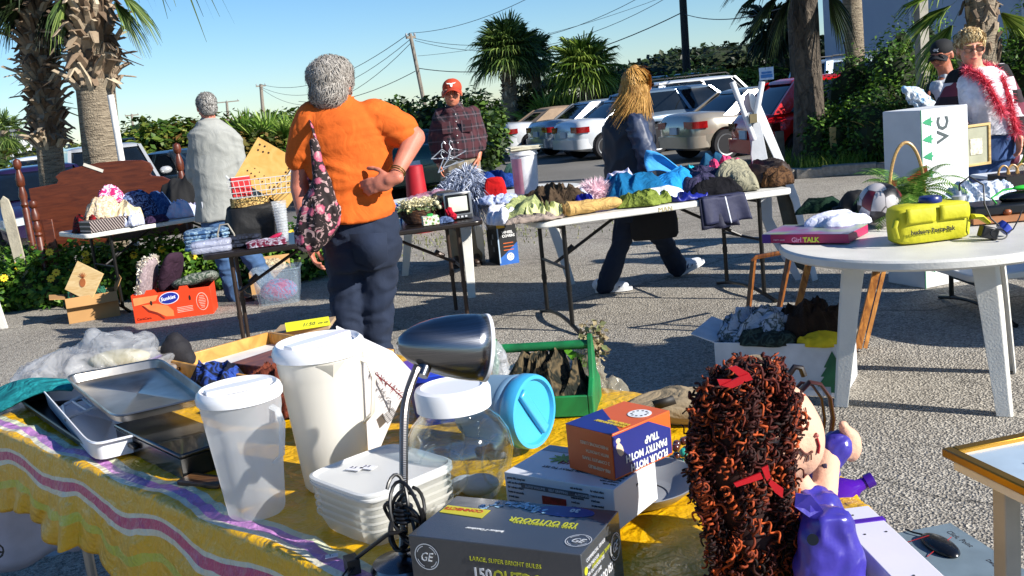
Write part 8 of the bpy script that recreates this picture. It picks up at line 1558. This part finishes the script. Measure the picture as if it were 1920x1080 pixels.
# plastic bags and teal cloth at the left
q = at(150, 715, .8); t = thing('plastic_bag', 'bulging translucent white plastic bag behind the trays at the left', 'plastic bag', q + V((0, .15, 0))); g = M(); g.ell((0, 0, -.02), (.24, .12, .085)); g.ell((.06, .02, .04), (.12, .08, .06)); g.ell((-.12, 0, -.02), (.15, .1, .06)); g.cap((-.02, 0, .04), (.0, 0, .1), .035, .015); fuse(g, 'film', thinfilm('#d4d6da', .38, .1), t, .008, 1, .022, (9, 9, 20), 6)
g = M(); g.ell((.06, .02, .02), (.1, .05, .03)); g.build('yellow_contents', mat('#b9b08a', .7), t)
q = at(45, 770, .72); t = thing('plastic_bag', 'clear plastic bag drooping at the left frame edge beside the striped cloth', 'plastic bag', q); g = M(); g.ell((-.06, 0, .0), (.13, .08, .07)); g.ell((-.13, 0, -.05), (.09, .08, .09)); fuse(g, 'film', thinfilm('#c4ccd4', .5, .12), t, .009, 0, .02, (16, 16, 16), 9)
q = at(60, 735, .8); g = M(); g.grid(lambda u, v: V((-.36 + .5 * u, -.1 + .16 * v + .05 * u, .035 * sin(pi * v) + .015 * sin(9 * u + 4 * v) - .1 * (1 - u) ** 2)), 30, 14); tag(g.build('teal_cloth', cloth('#156a70', '#1c7f84', bump=.4), loc=q, thick=.006), 'teal cloth draped over the bag at the left frame edge', 'cloth')
q = at(300, 672, .82); t = thing('sun_visor', 'black and lilac cap lying behind the steel sheet pan', 'cap', q + V((0, .1, -.03))); g = M(); g.ell((.02, 0, .03), (.05, .045, .045)); g.cap((.02, 0, .06), (.05, 0, .0), .03, .03); fuse(g, 'crown', mat('#0f0d14', .8, bump=.3), t, .006, 1); g = M(); g.grid(lambda u, v: V((-.085 + .09 * u, -.03 + .07 * v, .03 * u + .006 * sin(30 * v))), 8, 16); g.build('peak', mat('#6a4aa8', .6), t, thick=.005)
# right side: white long box, purple bottle, mouse sheet, framed picture
wsm = mat('#d2d0da', .4, var=.03); t, lx, ly = boxat('long_white_box', 'long flat white box with a purple strap lying beside the doll', 'box', (1551, 957), (1672, 1083), (1612, 932), .80, .05, wsm)
O, a_, _l, _w = frame3((1551, 957), (1672, 1083), (1612, 932), .80); 
for o in list(kids(t)): bpy.data.objects.remove(o)
lx = .42; g = M(); g.box((lx / 2, ly / 2, .025), (lx, ly, .05)); g.build('carton_body', wsm, t, bev=.002); g = M(); g.box((.055, ly / 2, .0254), (.012, ly + .003, .053)); g.build('purple_strap', mat('#4a1c9a', .4), t)
for x, y in ((.03, .03), (.1, .02), (.1, ly - .015), (.24, .03)): g = M(); g.lathe([(0, .0503), (.002, .0503), (.002, .0508), (0, .0508)], (x, y, 0), 10); g.build('hole', bk, t)
q = dp(1580, 925, 1.72); t = thing('purple_bottle', 'glossy purple plastic bottle lying behind the doll on the white box', 'bottle', q); g = M(); g.lathe([(0, -.05), (.02, -.05), (.027, -.04), (.027, .01), (.012, .03), (.01, .045), (0, .045)], (0, 0, 0), 20, Matrix.Rotation(1.2, 3, 'Y')); g.build('bottle_body', milky('#5a1cb4', .3, .1, .9), t)
g = M(); Rq = Matrix.Rotation(1.2, 3, 'Y'); g.lathe([(0, .045), (.013, .045), (.013, .06), (0, .06)], (0, 0, 0), 16, Rq); g.build('cap', mat('#3a1484', .3), t)
A1, A2, A3 = at(1697, 1012, 0), at(1782, 987, 0), at(1925, 1078, 0); ag = atan2(A3.y - A2.y, A3.x - A2.x); t = thing('mouse_package', 'grey card package showing a black computer mouse on the ground at the lower right', 'package', (A2.x, A2.y, .0), ag)
g = M(); g.box((.3, -.14, .006), (.6, .28, .012)); g.build('card', mat('#6a7a84', .5), t); g = M(); g.ell((.14, -.13, .02), (.085, .04, .02)); g.build('mouse', mat('#101216', .25), t); g = M(); g.tube([(.06, -.13, .02), (.03, -.15, .02), (.0, -.16, .02)], .003, 6); g.build('mouse_cable', cm, t)
tx(t, 'Click, Point', .026, .05, -.05, .0125, 't', bk, flip=False); tx(t, 'Designed to fit your hand', .02, .26, -.06, .0125, 't', bk, flip=False)
for i in range(5): tx(t, 'optical scroll wheel usb', .008, .02, -.2 - .012 * i, .0125, 't', bk)
g = M(); g.tube([(.14, -.09, .04), (.18, -.2, .014)], .0012, 5); g.tube([(.1, -.14, .038), (.08, -.24, .014)], .0012, 5); g.build('red_pointer_line', mat('#a02420', .5), t)
O, a_, lx, ly = frame3((1765, 840), (1990, 940), (1990, 782), .74); cL_ = at(1765, 840, .74); cN = at(1950, 928, .74); cF = at(1985, 783, .74); ux = (cN - cL_).normalized(); a_ = atan2(ux.y, ux.x)
t = thing('gold_frame', 'gold framed picture with a pale blue mat lying on the table at the right edge', 'picture frame', cL_ - V((0, 0, .018)), a_); gd = mat('#8f6a1c', .3, .7); lw2, dw2 = .42, .36
for c_, s_ in (((lw2 / 2, .011, .009), (lw2, .022, .018)), ((.011, dw2 / 2, .0088), (.022, dw2 - .044, .0176)), ((lw2 / 2, dw2 - .011, .009), (lw2, .022, .018)), ((lw2 - .011, dw2 / 2, .0088), (.022, dw2 - .044, .0176))): g = M(); g.box(c_, s_); g.build('frame_side', gd, t, bev=.003)
g = M(); g.box((lw2 / 2, dw2 / 2, .006), (lw2 - .044, dw2 - .044, .004)); g.build('mat_board', mat('#a9bccb', .3), t); g = M(); g.box((lw2 * .55, dw2 * .5, .0085), (lw2 * .55, dw2 * .5, .001)); p_ = g.build('mat_border', mat('#8fa3b3', .4), t); g = M(); g.box((lw2 * .55, dw2 * .5, .0095), (lw2 * .53, dw2 * .48, .001)); g.build('print', mat('#b9c9cf', .3, var=.2, vs=20), t)
q = t.location; t2 = thing('side_table', 'low table holding the gold framed picture, cut off by the right frame edge', 'table', (q.x, q.y, 0), a_); g = M(); g.box((.32, .2, .709), (.6, .38, .02)); g.build('tabletop', whitep, t2, bev=.004)
for x, y in ((.12, .05), (.58, .05), (.12, .36), (.58, .36)): g = M(); g.box((x, y, .349), (.035, .035, .698)); g.build('leg', mat('#a8a49c', .5), t2, bev=.003)
# beads
bd = mat('#4a1f16', .2, Coat_Weight=.6); t = thing('bead_necklace', 'heap of brown wooden bead necklaces between the white box and the doll hair', 'necklace', at(1300, 880, ZT)); rg = random.Random(7); 
for i in range(26): g = M(); a = i * .5; g.ell((.03 * cos(a) + rg.uniform(-.01, .01), .05 * sin(a), .01 + .0035 * i * .6), (.0085,) * 3, n=6); g.build('bead', bd if i % 7 else mat('#2a9a8a', .3), t)
# tan bag with leather strap
q = at(1330, 775, ZT); q = V((.40, 2.2, ZT)); t = thing('canvas_bag', 'tan canvas bag with brown leather strap lying behind the doll', 'bag', q, -.15); cv = cloth('#8f7f66', var=.08, bump=.3)
g = M(); g.ell((-.02, 0, .035), (.16, .08, .035)); g.ell((.12, 0, .065), (.065, .075, .07)); g.ell((-.13, -.01, .025), (.08, .06, .025)); fuse(g, 'bag_body', cv, t, .008, 2, .006, (10, 10, 10), 4)
g = M(); lt = mat('#3a1a0e', .35, var=.2); P = [dp(x, y, 2.1) - q for x, y in ((1500, 735), (1518, 716), (1538, 720), (1556, 745), (1562, 785), (1558, 815))]; Rz = Matrix.Rotation(.15, 3, 'Z'); g.tube([Rz @ p for p in P], .012, 8, .35); g.tube([Rz @ (p + V((-.012, .02, -.006))) for p in P], .007, 8, .5); g.build('leather_strap', lt, t)
g = M(); P = [dp(x, y, 2.12) - q for x, y in ((1480, 702), (1490, 688), (1502, 690), (1508, 705))]; g.tube([Rz @ p for p in P], .007, 8); g.build('handle', mat('#1a100c', .4), t)
g = M(); P = [dp(x, y, 2.12) - q for x, y in ((1222, 752), (1262, 742), (1268, 756), (1230, 768))]; g.add([Rz @ p for p in P], [(0, 1, 2, 3)]); g.build('dark_patch', mat('#14110f', .6), t, thick=.004)
# ------------------------------------------------ doll
Yd = 1.40; D0 = dp(1500, 1000, Yd); dz = V((D0.x - .02, Yd + .02, ZT)); t = thing('rag_doll', 'rag doll with long curly auburn hair and red ribbons in a shiny purple coat', 'doll', dz)
def dd(x, y, dy=0.0): return dp(x, y, Yd + dy) - dz
g = M(); hc = dd(1441, 812, .03); g.ell(hc, (.076, .07, .082), n=14); g.ell(dd(1491, 820, .02), (.042, .05, .06)); g.cap(dd(1490, 900, .03), dd(1515, 940, .03), .022, .024)
g.cap(dd(1525, 950, .02), dd(1545, 1090, .02), .022, .035); g.cap(dd(1545, 935, .03), dd(1550, 850, .1), .02, .022); g.cap(dd(1550, 850, .1), dd(1588, 838, .1), .022, .02); g.ell(dd(1596, 834, .1), (.016, .018, .028)); g.cap(dd(1590, 815, .1), dd(1580, 796, .09), .011, .008)
fc = mat('#d0a287', .7, var=.04, bump=.15, bs=200); fuse(g, 'body', fc, t, .0045, 2)
th = mat('#5a2c20', .7)
def onface(nm, pts, m, r=.0011):
    P = []
    for x, y in pts:
        o3 = V((0, 0, CAM_H)) - dz; p = dd(x, y, -.1); d = (p - o3).normalized(); best = None
        for k_ in range(400):
            q_ = p + d * (k_ * .0006); e = q_ - hc; e2 = q_ - dd(1491, 820, .02)
            if (e.x / .0775) ** 2 + (e.y / .0715) ** 2 + (e.z / .0835) ** 2 < 1 or (e2.x / .043) ** 2 + (e2.y / .051) ** 2 + (e2.z / .061) ** 2 < 1: best = q_; break
        if best: P.append(best - d * .001)
    if len(P) > 1: g = M(); g.tube(P, r, 6); g.build(nm, m, t)
onface('stitched_eye', [(1500, 842), (1508, 850), (1516, 852), (1524, 846)], th, .0018); onface('eye_lash', [(1506, 852), (1500, 862)], th); onface('eye_lash', [(1514, 855), (1511, 866)], th); onface('eye_lash', [(1521, 852), (1521, 862)], th)
onface('stitched_eye', [(1500, 772), (1510, 776), (1520, 786)], th, .0018); onface('eye_lash', [(1504, 770), (1500, 762)], th); onface('eye_lash', [(1512, 774), (1510, 764)], th)
onface('nose', [(1529, 814), (1533, 818)], mat('#b8645a', .7), .003); onface('mouth', [(1532, 822), (1536, 836), (1534, 850)], mat('#9a1420', .6), .002)
pu = mat('#3b3392', .3, var=.15, vs=12, bump=.5, bs=14)
g = M(); g.rings([[dd((a + b) / 2, y, .01) + V(((b - a) / 2 * Yd / FOC * 1.05 * cos(q_), th_ * sin(q_), 0)) for q_ in [2 * pi * j / 28 for j in range(28)]] for y, a, b, th_ in ((920, 1500, 1545, .02), (932, 1488, 1566, .034), (955, 1480, 1578, .045), (1000, 1476, 1588, .052), (1050, 1473, 1598, .06), (1110, 1468, 1612, .068))]); fuse(g, 'coat', pu, t, .005, 2, .004, (34, 34, 5), 3)
g = M(); g.cap(dd(1547, 862, .1), dd(1570, 838, .1), .024, .025); g.cap(dd(1540, 925, .05), dd(1547, 862, .1), .022, .024); fuse(g, 'sleeve', pu, t, .0045, 1, .003, (40, 40, 40), 3)
g = M(); g.add([dd(*p) for p in ((1492, 925, -.06), (1520, 928, -.07), (1548, 962, -.07), (1520, 972, -.075), (1490, 950, -.065))], [(0, 1, 2, 3, 4)]); g.build('collar', pu, t, thick=.004, smooth=False)
k = N('sequins'); v_ = k.vor(220); k.bump(v_.outputs['Distance'], .8, .002); g = M(); g.ell(dd(1543, 915, .07), (.017, .02, .042)); g.build('green_top', k.out('#0a7a44', .2, .5), t)
g = M(); pc_ = dd(1553, 1020, -.07); g.rings([[pc_ + V((w_ * (abs(cos(a)) ** .6) * (1 if cos(a) > 0 else -1), .026 * sin(a), z)) for a in [2 * pi * j / 24 for j in range(24)]] for z, w_ in ((.05, .018), (.045, .03), (.02, .04), (-.03, .05), (-.07, .052))]); pb = fuse(g, 'purse', pu, t, .005, 1, .003, (25, 25, 25), 7)
g = M(); g.tube([dd(1524, 1012, -.1), dd(1524, 1012, -.108)], .008, 14); g.build('purse_button', cm, pb); g = M(); g.tube([dd(1530, 975, -.075), dd(1560, 972, -.05), dd(1567, 955, -.0), dd(1556, 905, .04), dd(1545, 870, .06)], .004, 6, .5); g.build('purse_strap', mat('#2a2036', .4), pb)
def hx(y):
    T_ = [(690, 1385, 1455), (720, 1340, 1472), (760, 1312, 1490), (820, 1298, 1488), (880, 1302, 1482), (930, 1306, 1474), (980, 1325, 1488), (1040, 1338, 1495), (1110, 1345, 1500)]
    for (a, b, c), (d, e, f) in zip(T_, T_[1:]):
        if a <= y <= d: u = (y - a) / (d - a); return b + (e - b) * u, c + (f - c) * u
    return 1345, 1500
rg = random.Random(11); g = M(); g2 = M()
for i in range(1700):
    y = rg.uniform(694, 1105) if i > 180 else rg.uniform(694, 800); a, b = hx(y); x = rg.uniform(a, b) if rg.random() > .35 else rg.choice((a + abs(rg.gauss(0, 10)), b - abs(rg.gauss(0, 10)))); dyy = rg.uniform(-.075, .06) * (1 - abs((x - (a + b) / 2) / (b - a)) * .9)
    if x > 1462 and 720 < y < 900: dyy = rg.uniform(-.045, -.02)
    p = dd(x, y, dyy); L_ = rg.uniform(.03, .06); ax = V((rg.gauss(0, .6), rg.gauss(0, .5), -1)).normalized(); o1 = ax.orthogonal().normalized(); o2 = ax.cross(o1); R_ = rg.uniform(.0025, .006); tu = rg.uniform(1.5, 4.5); ph = rg.uniform(0, 6.3); n_ = 22
    g.tube([p + ax * (L_ * (j / n_ - .5)) + o1 * R_ * cos(ph + tu * 2 * pi * j / n_) + o2 * R_ * sin(ph + tu * 2 * pi * j / n_) for j in range(n_ + 1)], rg.uniform(.0013, .0024), 4)
for y, r in ((740, .055), (800, .07), (860, .065), (930, .055), (1000, .052), (1070, .052)): a, b = hx(y); g2.ell(dd((a + b) / 2 - (14 if y < 900 else 0), y, .0), (r * .85, .05, .05))
k = N('curly yarn'); hm_ = k.out(k.ramp(k.isl(), [(.05, '#140504'), (.65, '#4a140a'), (.98, '#b04c1e')]), .7, Specular_IOR_Level=.3)
hr = fuse(g2, 'hair', mat('#2a0c06', .8), t, .008, 2); g.build('curls', hm_, hr, fix=False, ang=180)
rb = mat('#a8101c', .35, var=.1)
def bow(pts, dy):
    for P in pts:
        g = M(); g.add([dd(x, y, dy) for x, y in P], [tuple(range(len(P)))]); g.build('ribbon', rb, t, thick=.003, smooth=False)
bow([[(1352, 722), (1385, 706), (1402, 700), (1392, 718), (1372, 727)], [(1366, 690), (1380, 686), (1405, 700), (1412, 712), (1398, 716)], [(1345, 712), (1372, 712), (1378, 724), (1352, 728)]], -.085)
bow([[(1428, 878), (1440, 872), (1445, 895), (1438, 902)], [(1444, 898), (1468, 915), (1466, 932), (1452, 922), (1440, 905)], [(1375, 905), (1425, 885), (1430, 896), (1380, 912)]], -.088)
